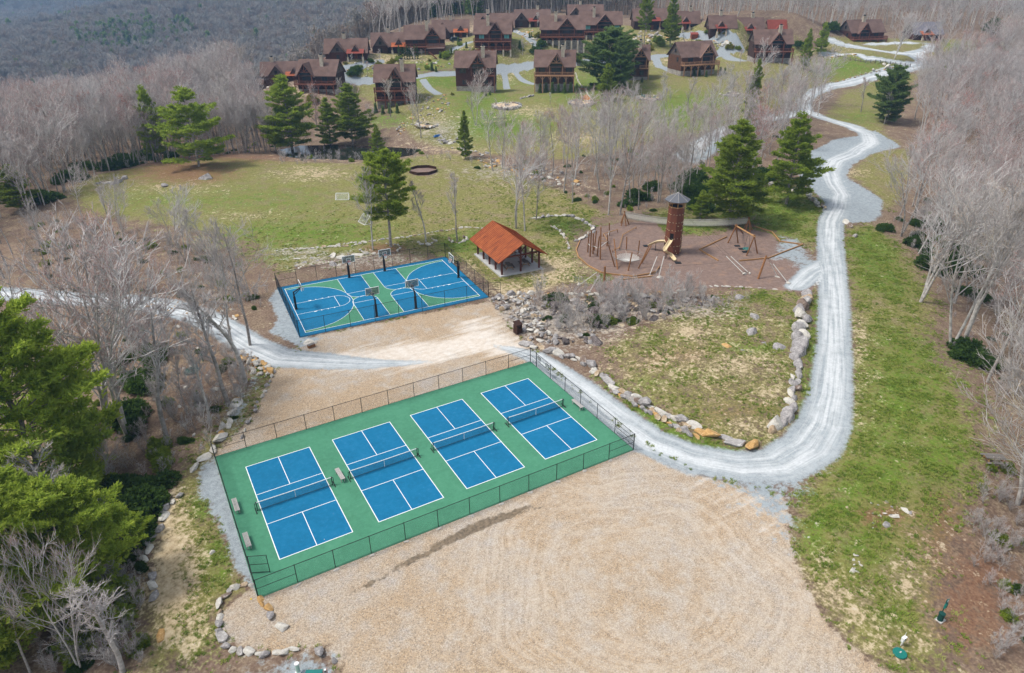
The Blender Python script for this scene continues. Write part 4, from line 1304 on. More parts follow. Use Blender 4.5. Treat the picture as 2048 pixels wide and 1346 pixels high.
for k in range(36):
    a = k*2*math.pi/36; rs = np.linspace(0, 1, 6)*(RR if k % 6 == 0 else RR*.72)
    for i in range(5): m.tube(cen+(rs[i]*math.cos(a), rs[i]*math.sin(a), dish(rs[i])), cen+(rs[i+1]*math.cos(a), rs[i+1]*math.sin(a), dish(rs[i+1])), .018, n=4, caps=False)
for rr in np.linspace(.15, .72, 11)*RR:
    for k in range(24):
        a, b = k*2*math.pi/24, (k+1)*2*math.pi/24
        m.tube(cen+(rr*math.cos(a), rr*math.sin(a), dish(rr)), cen+(rr*math.cos(b), rr*math.sin(b), dish(rr)), .018, n=4, caps=False)
m.build('net', MAT['white_rope'], bk, bk.location)

# balance beams (snaking rails)
def beam_chain(name, pts, h, label, r=.07, mat='log_light'):
    P = [base_at(*A(*q))+(0, 0, h) for q in pts]
    o = empty(name, P[0]-(0, 0, h), label, 'balance beam')
    for i in range(len(P)-1): MB().tube(P[i], P[i+1], r, n=6).build('beam', MAT[mat], o, o.location)
    for q in P: MB().tube(q-(0, 0, h+.2), q+(0, 0, .02), r*.9, n=6).build('foot', MAT['log'], o, o.location)


beam_chain('balance_beam', [(1185,340),(945,475),(885,700),(765,755)], .35, 'low log balance beam zigzagging across the left mulch')
beam_chain('balance_beam', [(550,600),(680,605),(600,470),(850,395)], .5, 'low log rail linking the climbing poles')
beam_chain('balance_beam', [(1600,1040),(1540,1140),(1440,1160)], .3, 'short curved log rail near the front of the playground')

# timber edging of the mulch beds
def edging(pts, label, h=.16, f=A):
    P = [base_at(*f(*q)) for q in pts]
    o = empty('timber_edging', P[0], label, 'edging')
    for i in range(len(P)-1): MB().beam(P[i]+(0, 0, h*.5), P[i+1]+(0, 0, h*.5), .14, h+.1).build('board', MAT['log_light'], o, o.location)


edging([(175,560),(110,720),(150,850),(330,1010),(560,1130),(800,1170),(1140,1210),(1420,1160),(1530,1140),(1600,1030)], 'tan timber edging curving round the left of the mulch')
edging([(1035,700),(665,870),(920,1015),(1200,1018),(1420,1000),(1600,975),(1780,905),(2080,780),(1820,600),(1640,640)][:3], 'timber edging round the swing area, left corner', f=B)
edging([(1200,1018),(1420,1000),(1600,985),(1790,905),(2060,800)], 'timber edging along the front of the swing area', f=B)
edging([(2060,800),(1750,760),(1640,640),(1400,575)], 'timber edging along the right of the swing area', f=B)
edging([(-480,1400),(-400,1290),(40,1240)], 'reddish timber edging beside the left zip line post', f=B)

# long rope bridge behind the tower
def catenary(a, b, sag, n=22): return [a+(b-a)*t-np.array([0, 0, sag*4*t*(1-t)]) for t in np.linspace(0, 1, n)]


La = at_h(1247.5, 449, .0); Lt = np.array([La[0], La[1], TZ+2.3]); Ra = at_h(1494, 462, .0); Rt2 = np.array([Ra[0], Ra[1], TZ+2.4])
rb = empty('rope_bridge', (La+Ra)/2, 'long sagging net bridge strung behind the brown tower', 'rope bridge')
top = catenary(Lt, Rt2, .95); bot = [q-(0, 0, 1.05) for q in top]
m = MB()
sdv = np.array([RT[0], RT[1], 0]); dpt = np.array([FW[0], FW[1], 0])/np.hypot(FW[0], FW[1])
for off in (0, .8):
    for i in range(len(top)-1):
        m.tube(top[i]+dpt*off, top[i+1]+dpt*off, .03, n=5); m.tube(bot[i]+dpt*off*.7, bot[i+1]+dpt*off*.7, .03, n=5)
m.build('cable', MAT['weathered_wood'], rb, rb.location)
m = MB()
for off in (0, .8):
    for i in range(len(top)-1):
        K = 9
        for k in range(K):
            a_, b_ = k/K, (k+1)/K
            pt = top[i]*(1-a_)+top[i+1]*a_+dpt*off; pb = bot[i]*(1-a_)+bot[i+1]*a_+dpt*off*.7
            m.tube(pt, pb, .018, n=3, caps=False)
        for k in range(1, 9):
            m.tube(top[i]*(1-k/9)+bot[i]*k/9+dpt*off*(1-.3*k/9), top[i+1]*(1-k/9)+bot[i+1]*k/9+dpt*off*(1-.3*k/9), .018, n=3, caps=False)
m.build('net', MAT['net_rope'], rb, rb.location)
for C0 in (La, Ra):
    for dx, dy in ((-.9, -.4), (.9, -.5), (0, .9), (-.2, -1.0)):
        MB().tube((C0[0]+dx, C0[1]+dy, TZ-.2), (C0[0]-dx*.12, C0[1]-dy*.12, TZ+2.5), .10, .08, 6).build('trestle_log', MAT['log'], rb, rb.location)

# swing
sw_ = empty('swing_frame', base_at(1497, 500), 'log swing frame with crossed legs and a teal nest seat', 'swing')
t1 = at_h(*B(1160, 550), 3.1); t2 = at_h(*B(1405, 690), 3.1)
for bs, tt in (((1045,775), t1), ((1190,775), t1), ((1255,640), t1), ((1295,945), t2), ((1452,915), t2)):
    b_ = base_at(*B(*bs)); d = tt-b_
    MB().tube(b_-(0, 0, .2), b_+d*1.08, .11, .10, 7).build('leg', MAT['log'], sw_, sw_.location)
MB().tube(t1+(t1-t2)*.05, t2+(t2-t1)*.05, .12, n=7).build('cross_beam', MAT['log_light'], sw_, sw_.location)
sc_ = base_at(*B(1300, 880)); hang = t1+(t2-t1)*.72
m = MB(); sc_ = np.array([hang[0], hang[1], TZ+.45])
for k in range(14):
    a, b = k*2*math.pi/14, (k+1)*2*math.pi/14
    m.tube(sc_+(.55*math.cos(a), .55*math.sin(a), 0), sc_+(.55*math.cos(b), .55*math.sin(b), 0), .06, n=5)
    m.tube(sc_, sc_+(.55*math.cos(a), .55*math.sin(a), 0), .03, n=4)
m.build('nest_seat', MAT['teal_paint'], sw_, sw_.location)
m = MB()
for a in (0, 1.57, 3.14, 4.71): m.tube(sc_+(.55*math.cos(a), .55*math.sin(a), 0), hang+(.3*math.cos(a)*.5, .3*math.sin(a)*.5, 0), .014, n=4)
m.build('rope', MAT['black_metal'], sw_, sw_.location)

# zip line posts and guys
zl = empty('zip_line', base_at(1207, 579), 'zip line between an upright log post and a leaning log post', 'zip line')
zb, zt = base_at(1207.5, 579), None
zt = zb+np.array([0, 0, 3.55]); MB().tube(zb-(0, 0, .3), zt, .17, .14, 8).build('post', MAT['log'], zl, zl.location)
MB().box(zb+(0, 0, .3), (.5, .3, .7)).build('post_boot', MAT['log'], zl, zl.location)
rb_ = base_at(1515.5, 558); rt_ = at_h(1533, 511, 3.4); MB().tube(rb_-(0, 0, .3), rt_, .17, .14, 8).build('post', MAT['log'], zl, zl.location)
m = MB(); cz = catenary(zt, rt_, .7, 14); m.path(cz, .012, 4); m.build('cable', MAT['black_metal'], zl, zl.location)


def guy(stone_px, sleeve_px, top, label, i):
    b_ = base_at(*stone_px)
    r = empty('guy_wire', b_, label, 'guy wire', 'white sleeved guy wires of the playground')
    MB().tube(b_, top, .012, n=4).build('wire', MAT['black_metal'], r, r.location)
    # sleeve covers the lower stretch
    best = min(np.linspace(.1, .9, 60), key=lambda s: abs(project(b_+(top-b_)*s)[1]-sleeve_px[1]))
    MB().tube(b_+(top-b_)*.02, b_+(top-b_)*best, .055, n=6).build('sleeve', MAT['white_rope'], r, r.location)
    o = put_rock(0, 0, 8, 'rock_pale', 'anchor_stone', r, P=b_); o.scale = (.42, .36, .3)


TT = T3+np.array([0, 0, 7.6])
guy((1298,554), (1319,513), TT, 'white sleeved guy wire with stone foot in front of the tower, left one', 0)
guy((1317,556), (1320,513), TT, 'white sleeved guy wire with stone foot in front of the tower, right one', 1)
guy((1489,548), (1456,513), TT, 'white sleeved guy wire running from a stone toward the tower, left of a pair', 2)
guy((1499,546), (1457,513), TT, 'white sleeved guy wire running from a stone toward the tower, right of a pair', 3)
guy((1555,555), (1538,526), rt_, 'white sleeved guy wire of the leaning zip line post, left one', 4)
guy((1576,568), (1544,528), rt_, 'white sleeved guy wire of the leaning zip line post, right one', 5)
guy((1158,571), (1195,545), zt, 'white sleeved guy wire on the grass left of the playground', 6)
guy((1178,586), (1197,550), zt, 'white sleeved guy wire of the left zip line post, nearer one', 7)

# ================================================================== SMALL THINGS ROUND THE YARD
P = at_z(1035.5, 665); o = MB().box((0, 0, .62), (.85, .75, 1.24)).build('waste_bin', MAT['brown_box']); o.location = (P[0], P[1], 0); o.rotation_euler = (0, 0, R_(10))
e = empty('waste_bin', P, 'dark brown wooden bin with sloping lid beside the rock pile', 'bin'); o.parent = e; o.location = (0, 0, 0); o.name = 'body'
MB().add([(-.48,-.45,1.22),(.48,-.45,1.22),(.48,.45,1.48),(-.48,.45,1.48),(-.48,-.45,1.28),(.48,-.45,1.28),(.48,.45,1.54),(-.48,.45,1.54)], [(3,2,1,0),(4,5,6,7),(0,1,5,4),(1,2,6,5),(2,3,7,6),(3,0,4,7)]).build('lid', MAT['brown_box'], e)
MB().box((0, -.385, .85), (.45, .03, .25)).build('door', MAT['dark_inside'], e)
P = at_z(623, 694); e = empty('wooden_crate', P, 'low brown slatted box by the corner of the basketball court', 'crate', rz=R_(12))
for k in range(3): MB().box((0, -.2, .07+k*.13), (.9, .03, .11)).build('slat', MAT['log'], e); MB().box((0, .2, .07+k*.13), (.9, .03, .11)).build('slat', MAT['log'], e)
MB().box((0, 0, .40), (.92, .44, .03)).build('lid', MAT['weathered_wood'], e)
for s in (-1, 1): MB().box((s*.44, 0, .2), (.03, .38, .38)).build('end_panel', MAT['log'], e)
for a_, b_, w_, f_, lb_ in ((617,684,22,.5,'largest, at the back'),(624,687,20,.4,'the right hand one'),(612,687,14,.5,'the small left one')):
    put_rock(a_, b_, w_, 'rock_pale', 'flat_stone', label='pale flat stone by the basketball fence corner, '+lb_, group='stones by the basketball corner', flat=f_)


def goal(px, py, wd, h, rz, label):
    P = site(px, py); r = empty('soccer_goal', P, label, 'soccer goal', 'small soccer goals on the field', rz=rz)
    m = MB(); w2 = wd/2; d = h*.9
    for s in (-1, 1):
        m.tube((s*w2, 0, 0), (s*w2, 0, h), .05, n=6); m.tube((s*w2, 0, .03), (s*w2, d, .03), .04, n=6); m.tube((s*w2, 0, h), (s*w2, d, .03), .04, n=6)
    m.tube((-w2, 0, h), (w2, 0, h), .05, n=6); m.tube((-w2, d, .03), (w2, d, .03), .04, n=6)
    m.build('frame', MAT['line_white'], r)
    m = MB()
    for k in range(int(wd/.14)+1):
        x = -w2+wd*k/int(wd/.14); m.tube((x, 0, h), (x, d, .03), .010, n=3, caps=False)
    for k in range(1, 9): m.tube((-w2, d*k/9, h-(h-.03)*k/9), (w2, d*k/9, h-(h-.03)*k/9), .010, n=3, caps=False)
    m.build('net', MAT['line_white'], r)


goal(686, 397, 2.6, 1.1, R_(150), 'small white soccer goal lying far out on the field')
goal(735, 444, 2.4, 1.4, R_(100), 'small white soccer goal seen through the birch trunk')

# green utility lid, meter, dog waste station (lower right)
P = site(1799, 1308); e = empty('tank_lid', P, 'round teal septic tank lid on the ground by the gravel edge', 'lid')
MB().tube((0, 0, -.1), (0, 0, .10), .42, n=24).build('riser', MAT['green_plastic'], e); MB().tube((0, 0, .10), (0, 0, .15), .46, .43, n=24).build('cover', MAT['green_plastic'], e); MB().box((.05, 0, .17), (.16, .08, .03)).build('handle', MAT['grey_stone_pale'], e)
P = site(1803, 1290); e = empty('utility_box', P, 'small white electric box on a short post behind the teal lid', 'utility box')
for s in (-1, 1): MB().tube((s*.09, 0, -.1), (s*.09, 0, .5), .03, n=6).build('leg', MAT['white_plastic'], e)
MB().box((0, 0, .60), (.34, .18, .36)).box((0, -.01, .80), (.38, .22, .04)).build('housing', MAT['white_plastic'], e); MB().tube((.05, -.09, .62), (.05, -.14, .62), .05, n=10).build('meter_face', MAT['dark_inside'], e)
MB().tube((.1, .05, .8), (.16, .05, 1.15), .012, n=5).build('antenna', MAT['white_plastic'], e)
P = site(1880, 1240); e = empty('dog_waste_station', P, 'dark green pet waste station with bin and sign on a post', 'waste station')
MB().box((0, 0, .02), (.62, .5, .10)).build('base', MAT['grey_stone_pale'], e)
MB().tube((-.05, 0, .07), (-.05, 0, .68), .20, n=16).build('bin', MAT['dark_green_plastic'], e)
MB().tube((-.05, 0, .68), (-.05, 0, .74), .22, n=16).build('bin_lid', MAT['dark_green_plastic'], e)
MB().box((.2, .12, .95), (.06, .06, 1.9)).build('post', MAT['dark_green_plastic'], e)
MB().box((.2, .07, 1.30), (.26, .12, .42)).build('bag_dispenser', MAT['green_plastic'], e)
MB().box((.2, .07, 1.75), (.30, .02, .42)).build('sign_plate', MAT['teal_paint'], e); MB().box((.2, .055, 1.80), (.16, .01, .16)).build('sign_symbol', MAT['line_white'], e)

# bottom left: pipe, transformer, pedestal
P = at_z(596, 1340); P[2] = ht(P[0], P[1]); e = empty('vent_pipe', P, 'pale green standing pipe with round white cap at the bottom edge', 'pipe')
MB().tube((0, 0, -.1), (0, 0, .82), .14, n=18).build('pipe', MAT['pale_green'], e); MB().tube((0, 0, .82), (0, 0, .90), .16, n=18).build('cap', MAT['white_plastic'], e); MB().box((.02, 0, .02), (.36, .36, .08), rz=.6).build('collar', MAT['white_plastic'], e)
P = at_z(628, 1362); P[2] = ht(P[0], P[1]); e = empty('transformer_box', P, 'green sloping lidded transformer cabinet at the bottom edge', 'transformer', rz=R_(-28))
MB().box((0, 0, .30), (1.05, .95, .70)).build('cabinet', MAT['teal_paint'], e)
MB().add([(-.56,-.52,.66),(.56,-.52,.66),(.56,.52,.66),(-.56,.52,.66),(-.56,0,.86),(.56,0,.86)], [(0,1,5,4),(2,3,4,5),(3,0,4),(1,2,5),(3,2,1,0)]).build('lid', MAT['teal_paint'], e)
P = at_z(652, 1348); P[2] = ht(P[0], P[1]); e = empty('meter_pedestal', P, 'small white and black meter pedestal beside the green cabinet', 'utility box', rz=R_(-20))
MB().box((0, 0, .30), (.16, .12, .65)).build('housing', MAT['white_plastic'], e); MB().box((0, -.065, .48), (.09, .012, .10)).build('window', MAT['dark_inside'], e); MB().box((.10, 0, .45), (.03, .08, .5)).build('side_post', MAT['rust'], e)
# green dome and small post in the left wood
P = site(384, 742); e = empty('tank_lid', P, 'low dark green septic dome among the rocks in the left wood', 'lid')
MB().tube((0, 0, -.1), (0, 0, .16), .95, .85, 20).tube((0, 0, .16), (0, 0, .28), .85, .3, 20).build('dome', MAT['dark_green_plastic'], e); MB().tube((0, 0, .28), (0, 0, .33), .2, n=12).build('cap', MAT['dark_green_plastic'], e)
P = site(406, 722); e = empty('utility_box', P, 'small bright green utility post in the left wood', 'utility box')
MB().box((0, 0, .35), (.14, .14, .9)).build('post', MAT['green_plastic'], e); MB().box((0, -.03, .88), (.30, .22, .30), taper=.8).build('head', MAT['green_plastic'], e)
P = site(1516, 413); e = empty('hanging_disc', P, 'small red disc shaped target by the green grass path', 'disc')
MB().tube((0, 0, 0), (0, 0, 1.2), .03, n=6).build('stake', MAT['black_metal'], e); MB().box((0, 0, 1.2), (.5, .06, .4), taper=.6).build('disc', MAT['red_plastic'], e)
P = site(1985, 925); e = empty('picnic_table', P, 'weathered wooden picnic table under the bare trees at the right edge', 'picnic table', rz=R_(-35))
for ch in list(pt0.children):
    c_ = ch.copy(); COL.objects.link(c_); c_.parent = e; c_.location = ch.location
# yellow disc marker and blue dot
P = at_z(502, 1198); o = MB().tube((0, 0, 0), (0, 0, .03), .07, n=10).build('marker_disc', MAT['yellow_plastic']); o.location = (P[0], P[1], ht(P[0], P[1])+.02); tag(o, 'tiny yellow disc on the orange gravel loop', 'marker')
# octagonal low walled pit on the field
P = site(846, 343); e = empty('mulch_ring', P, 'brown octagonal gaga pit wall standing on the far field', 'game pit')
for k in range(8):
    a, b = k*math.pi/4, (k+1)*math.pi/4; r = 3.3
    for z in (.12, .34, .56): MB().beam((r*math.cos(a), r*math.sin(a), z), (r*math.cos(b), r*math.sin(b), z), .07, .20).build('board', MAT['brown_box'], e)
# ================================================================== ROCKS AND WALLS
rocks_line('boulder_wall', [(1050,690),(1085,697),(1120,712),(1160,722),(1190,745),(1215,765),(1240,785),(1275,800),(1300,818),(1330,830),(1360,842),(1395,862)], 1.3, 'long curved boulder wall along the road, left side of the lawn', kinds=('rock','rock_grey','rock_pale','rock'), rows=1, gap=.52)
rocks_line('boulder_wall', [(1225,782),(1275,812),(1330,846),(1395,878)], .9, 'lower course of boulders under the curved wall beside the road', kinds=('rock','rock_grey','rock_orange'), gap=.62)
rocks_line('boulder_wall', [(1400,868),(1440,878),(1480,890),(1520,880)], 1.9, 'flat orange ledge stones at the bottom of the boulder wall', kinds=('rock_orange','rock'), gap=.75, flat=.75)
rocks_line('boulder_wall', [(1545,862),(1562,848),(1577,835),(1586,812),(1588,790),(1590,765),(1592,740),(1594,715)], 1.6, 'boulder wall beside the road, stretch at the lower right of the lawn', kinds=('rock_grey','rock','rock_pale'), gap=.56)
rocks_line('boulder_wall', [(1590,705),(1598,685),(1604,665),(1604,645),(1602,625),(1606,605),(1618,592)], 2.2, 'wall of large pale boulders beside the road near the playground', kinds=('rock_pale','rock','rock_grey'), gap=.6, flat=.85)
rocks_line('stone_row', [(1460,702),(1480,703),(1500,707),(1540,711),(1570,712),(1585,714)], .75, 'low row of small squared stones across the lawn', kinds=('rock','rock_pale'), gap=1.0)
rocks_line('stone_row', [(1258,595),(1300,592),(1340,588),(1380,578),(1420,573),(1470,574),(1520,578),(1580,584)], .7, 'thin stone edging between mulch and lawn', kinds=('rock_pale','rock'), gap=1.3, flat=.6)
rocks_line('stone_edging', [(590,500),(640,495),(700,492),(760,480),(830,472),(880,462),(930,455),(970,458),(1000,460)], .65, 'pale stone edging curving behind the basketball court', kinds=('rock_pale','rock'), gap=1.15, flat=.6)
rocks_line('stone_edging', [(555,502),(580,497),(620,496),(670,492),(700,486),(740,482)], .7, 'pale stone edging at the near rim of the soccer field', kinds=('rock_pale',), gap=1.2, flat=.5)
rocks_line('tree_ring', [(722,500),(730,508),(760,508),(790,506),(802,497),(795,490),(770,488)], .6, 'ring of stones round the pine and birch behind the court', kinds=('rock_pale','rock'), gap=1.0)
rocks_line('tree_ring', [(836,486),(845,490),(862,488),(872,482),(862,476)], .7, 'ring of stones round the slim bare tree with a standing rock', kinds=('rock_pale','rock'), gap=1.0)
rocks_line('tree_ring', [(898,478),(905,485),(920,486),(935,480),(928,474)], .7, 'ring of pale stones round the bare tree nearest the pavilion', kinds=('rock_pale','rock'), gap=1.0)
rocks_line('stone_edging', [(1065,438),(1100,432),(1140,433),(1165,440),(1180,450),(1188,462),(1165,478),(1150,485)], .95, 'curved wall of flat pale stones left of the playground', kinds=('rock_pale','rock_grey'), gap=.8, flat=.7)
rocks_line('stone_edging', [(1100,452),(1120,462),(1132,480),(1140,500)], .7, 'short inner row of stones on the grass left of the playground', kinds=('rock','rock_pale'), gap=1.0)
rocks_line('stone_wall', [(1540,370),(1570,375),(1590,384),(1615,388),(1622,400),(1635,412),(1652,420)], .85, 'low stone wall round the green bank by the road bend', kinds=('rock','rock_pale'), gap=.8, rows=2)
rocks_line('stone_wall', [(1530,365),(1560,358),(1600,362),(1622,385)], .7, 'upper row of stones on the bank by the road bend', kinds=('rock','rock_orange'), gap=.9)
rocks_line('stone_row', [(1640,158),(1660,165),(1700,157),(1730,148),(1760,142),(1790,135)], .9, 'line of tan stones along the far gravel road', kinds=('rock_orange','rock_pale'), gap=1.9)
rocks_line('stone_row', [(1440,1260),(1440,1262)][:0] or [(462,1182),(445,1200),(436,1225),(434,1250),(445,1272),(455,1290),(480,1305),(505,1312),(530,1312),(555,1310),(575,1300),(590,1298)], .78, 'ring of small boulders round the orange gravel loop', kinds=('rock_grey','rock','rock_pale'), gap=.86)
rocks_line('stone_row', [(470,1178),(488,1172),(505,1170)], .6, 'few small stones closing the top of the gravel loop', kinds=('rock','rock_pale'), gap=.9)
rocks_line('stone_row', [(522,1198),(530,1213),(538,1224),(545,1240)], .75, 'short file of stones from the fence corner', kinds=('rock_grey','rock_orange','rock'), gap=.9)
rocks_line('stone_row', [(545,745),(540,760),(532,775),(525,790),(505,830),(495,850),(488,875)], .6, 'scattered pale stones along the left rim of the yard', kinds=('rock_pale','rock_grey'), gap=1.7)
rocks_line('rock_ledge', [(478,800),(470,815),(462,830),(455,850),(448,870),(428,905),(405,918),(390,930),(370,955)], 1.3, 'pale ledge of rock running down the left bank', kinds=('rock_pale','rock_pale','rock_orange'), gap=1.0, flat=.6)
rocks_line('rock_ledge', [(352,992),(340,1005),(330,1030),(325,1050),(298,1080),(290,1105),(292,1130),(300,1150),(305,1180),(302,1210)], 1.0, 'broken line of pale rocks down the bare bank at the lower left', kinds=('rock_pale','rock','rock_grey'), gap=.95, jit=.5, flat=.7)
put_rock(565, 1256, 27, 'rock_pale', label='round pale boulder at the end of the mud streak', group='boulders at the gravel loop')
put_rock(637, 1307, 27, 'rock_grey', label='grey purple boulder behind the green cabinet', group='boulders at the gravel loop', asp=.8)
put_rock(668, 1322, 17, 'rock_grey', label='small grey boulder right of the green cabinet', group='boulders at the gravel loop')
put_rock(322, 1275, 40, 'rock_orange', label='large tan slab of rock at the lower left bank', flat=.5)
put_rock(424, 1106, 13, 'rock_pale', label='cream stone lying on the grass left of the gravel strip')
put_rock(541, 745, 22, 'rock_orange', label='orange boulder at the left rim of the yard', flat=1.1)
put_rock(1510, 640, 30, 'rock', label='tan boulder on the lawn, behind the grey one', flat=.8, asp=.7)
put_rock(1502, 668, 37, 'rock_grey', label='grey pointed boulder on the lawn', flat=.8)
put_rock(1450, 695, 30, 'rock_orange', label='tan boulder at the left end of the small stone row', flat=.8)
put_rock(1522, 690, 32, 'rock_grey', label='flat grey rock outcrop in the lawn, left of a pair', flat=.5)
put_rock(1556, 699, 42, 'rock_grey', label='flat grey rock outcrop in the lawn, right of a pair', flat=.55)
put_rock(1398, 785, 38, 'rock_orange', label='low brown rock in the middle of the lawn', flat=.4)
put_rock(1493, 770, 26, 'rock_pale', label='pale flat rock in the lawn right of the brown one', flat=.3)
put_rock(1530, 800, 60, 'rock_orange', label='broad tan rock slab level with the lawn', flat=.12)
put_rock(1710, 473, 14, 'rock_grey', label='grey boulder at the road edge by the culvert', group='boulders by the culvert')
put_rock(1692, 446, 16, 'rock_pale', label='tan boulder at the road edge by the culvert, upper', group='boulders by the culvert')
put_rock(1700, 453, 14, 'rock', label='brown boulder at the road edge by the culvert, lower', group='boulders by the culvert')
put_rock(414, 357, 30, 'rock_grey', label='dark grey boulder right of the big layered pine', flat=.7)
put_rock(329, 372, 22, 'rock_grey', label='low grey boulder at the near edge of the brown patch', flat=.5)
put_rock(690, 557+0, 1, 'rock') if False else None
rock_field('rock_outcrop', [(192,372),(205,352),(250,352),(250,366),(215,378)], 14, .8, 2.4, 'outcrop of grey rocks at the left side of the field', ('rock_grey','rock_pale'))
rock_field('rock_outcrop', [(575,525),(600,512),(700,505),(735,512),(690,530),(600,540)], 26, .6, 2.6, 'flat pale rock slabs lying behind the basketball fence', ('rock_pale','rock_grey'), flat=.25)
rock_field('rock_pile', [(986,600),(1000,592),(1060,592),(1075,620),(1100,650),(1120,690),(1060,680),(1030,640),(990,618)], 240, .35, 1.1, 'tumbled heap of pale rocks below the pavilion', ('rock','rock_pale','rock_grey'), heap=.7)
rock_field('rock_pile', [(1060,595),(1180,600),(1280,592),(1330,598),(1320,630),(1240,640),(1180,690),(1110,680),(1080,640)], 120, .4, 1.7, 'rocky bank with dark ledges below the playground', ('rock','rock_dark','rock_grey','rock_dark'), heap=.5)
rock_field('rock_pile', [(1300,598),(1400,590),(1480,600),(1508,608),(1480,622),(1400,630),(1320,640)], 90, .3, 1.3, 'dark rocks along the bank at the right of the twiggy shrubs', ('rock_dark','rock_grey','rock'), heap=.3)
rocks_line('boulder_wall', [(986,600),(1005,592),(1040,588),(1070,590)], 1.1, 'row of pale boulders along the top of the rock heap', kinds=('rock_pale','rock_grey'), gap=.8)
rocks_line('boulder_wall', [(1100,592),(1140,590),(1200,592),(1260,592),(1330,590)], 1.1, 'row of tan boulders along the lower edge of the mulch', kinds=('rock_orange','rock_pale','rock'), gap=.8)
for i, (a_, b_, w_, k_) in enumerate([(1130,686,24,'rock_dark'),(1195,688,38,'rock_dark'),(1240,622,44,'rock_dark'),(1310,640,44,'rock_dark'),(1478,600,30,'rock_grey'),(1285,605,44,'rock_dark')]):
    put_rock(a_, b_, w_, k_, label='dark lichen covered rock on the bank below the mulch, '+('leftmost','large and lowest','upper and broad','lower right','far right and blue grey','topmost behind twigs')[i], group='dark ledges of the rocky bank', flat=.7)
rock_field('rock_pile', [(480,700),(525,720),(548,745),(530,755),(500,745),(480,725)], 70, .35, 1.0, 'heap of loose rocks where the left road meets the yard', ('rock','rock_pale','rock_orange'), heap=.4)
rock_field('rock_pile', [(225,1060),(300,1075),(285,1180),(250,1150)], 0 or 30, .25, .8, 'loose stones on the slope left of the bare bank', ('rock','rock_grey'))
rock_field('loose_stones', [(330,640),(470,700),(500,760),(420,900),(330,900),(300,740)], 90, .25, 1.1, 'scattered stones on the floor of the left wood', ('rock','rock_pale','rock_grey'))
rock_field('loose_stones', [(230,590),(470,600),(480,640),(300,620)], 60, .3, 1.1, 'stones along the far side of the left road', ('rock_pale','rock_orange','rock'))
rock_field('rock_outcrop', [(1730,1010),(1775,1000),(1820,1020),(1810,1060),(1760,1070),(1720,1050)], 14, .3, 1.2, 'flat white rocks showing through the brown patch of grass', ('rock_pale','rock_grey'), flat=.25)
rock_field('rock_outcrop', [(1690,1110),(1725,1105),(1730,1145),(1700,1150)], 9, .3, .9, 'few pale stones at the bald lower edge of the right lawn', ('rock_pale',), flat=.25)
rock_field('stream_bed', [(920,295),(960,300),(1040,330),(1150,350),(1170,370),(1100,372),(1000,345),(930,315)], 130, .5, 1.6, 'stony stream bed crossing behind the field', ('rock_pale','rock_grey','rock_orange'), heap=0)
rock_field('stepping_garden', [(845,195),(890,190),(905,215),(880,235),(830,250),(800,270),(780,262),(820,235)], 110, .4, 1.4, 'terraced rock garden below the left lodge', ('rock_pale','rock_orange','rock_grey'), heap=.1)
rock_field('rock_pile', [(870,265),(940,285),(960,305),(930,305),(880,290)], 40, .6, 2.0, 'pale boulders around the stream head behind the field', ('rock_pale','rock_grey'))
rock_field('rock_pile', [(690,130),(760,122),(900,118),(905,135),(800,150),(700,152)], 70, .5, 1.8, 'garden boulders on the grass above the village street', ('rock_pale','rock_grey','rock_orange'))
rock_field('rock_pile', [(1030,62),(1065,55),(1075,90),(1045,90)], 36, .7, 2.0, 'boulders beside the drive between two big cabins', ('rock_orange','rock_pale'))
rock_field('rock_pile', [(1280,62),(1350,55),(1360,78),(1290,90),(1262,82)], 60, .8, 2.4, 'rocky bank below the two tall pines of the village', ('rock_pale','rock_grey','rock_orange'))
rock_field('rock_pile', [(1385,80),(1460,84),(1470,95),(1430,100),(1390,92)], 46, .6, 1.8, 'rocks in the loop of the village street', ('rock_pale','rock_grey','rock_orange'))
rock_field('rock_pile', [(490,175),(560,165),(600,190),(560,215),(490,205)], 50, .5, 1.6, 'rocks on the bank below the leftmost cabin', ('rock_pale','rock_orange','rock_grey'))
rock_field('rock_pile', [(1650,100),(1720,108),(1720,120),(1650,118)], 26, .6, 1.8, 'tan stones on the bank beside the split rail fence', ('rock_orange','rock_pale'))
for i, (a_, b_, w_) in enumerate([(1768,130,10),(1775,136,16),(1746,141,9),(1400,140,8),(1455,88,14)]):
    put_rock(a_, b_, w_, 'rock_pale', label='pale boulder by the far road, '+('upright one','long one','small left one','on the village lawn','in the street loop')[i], group='pale boulders on the far hillside')


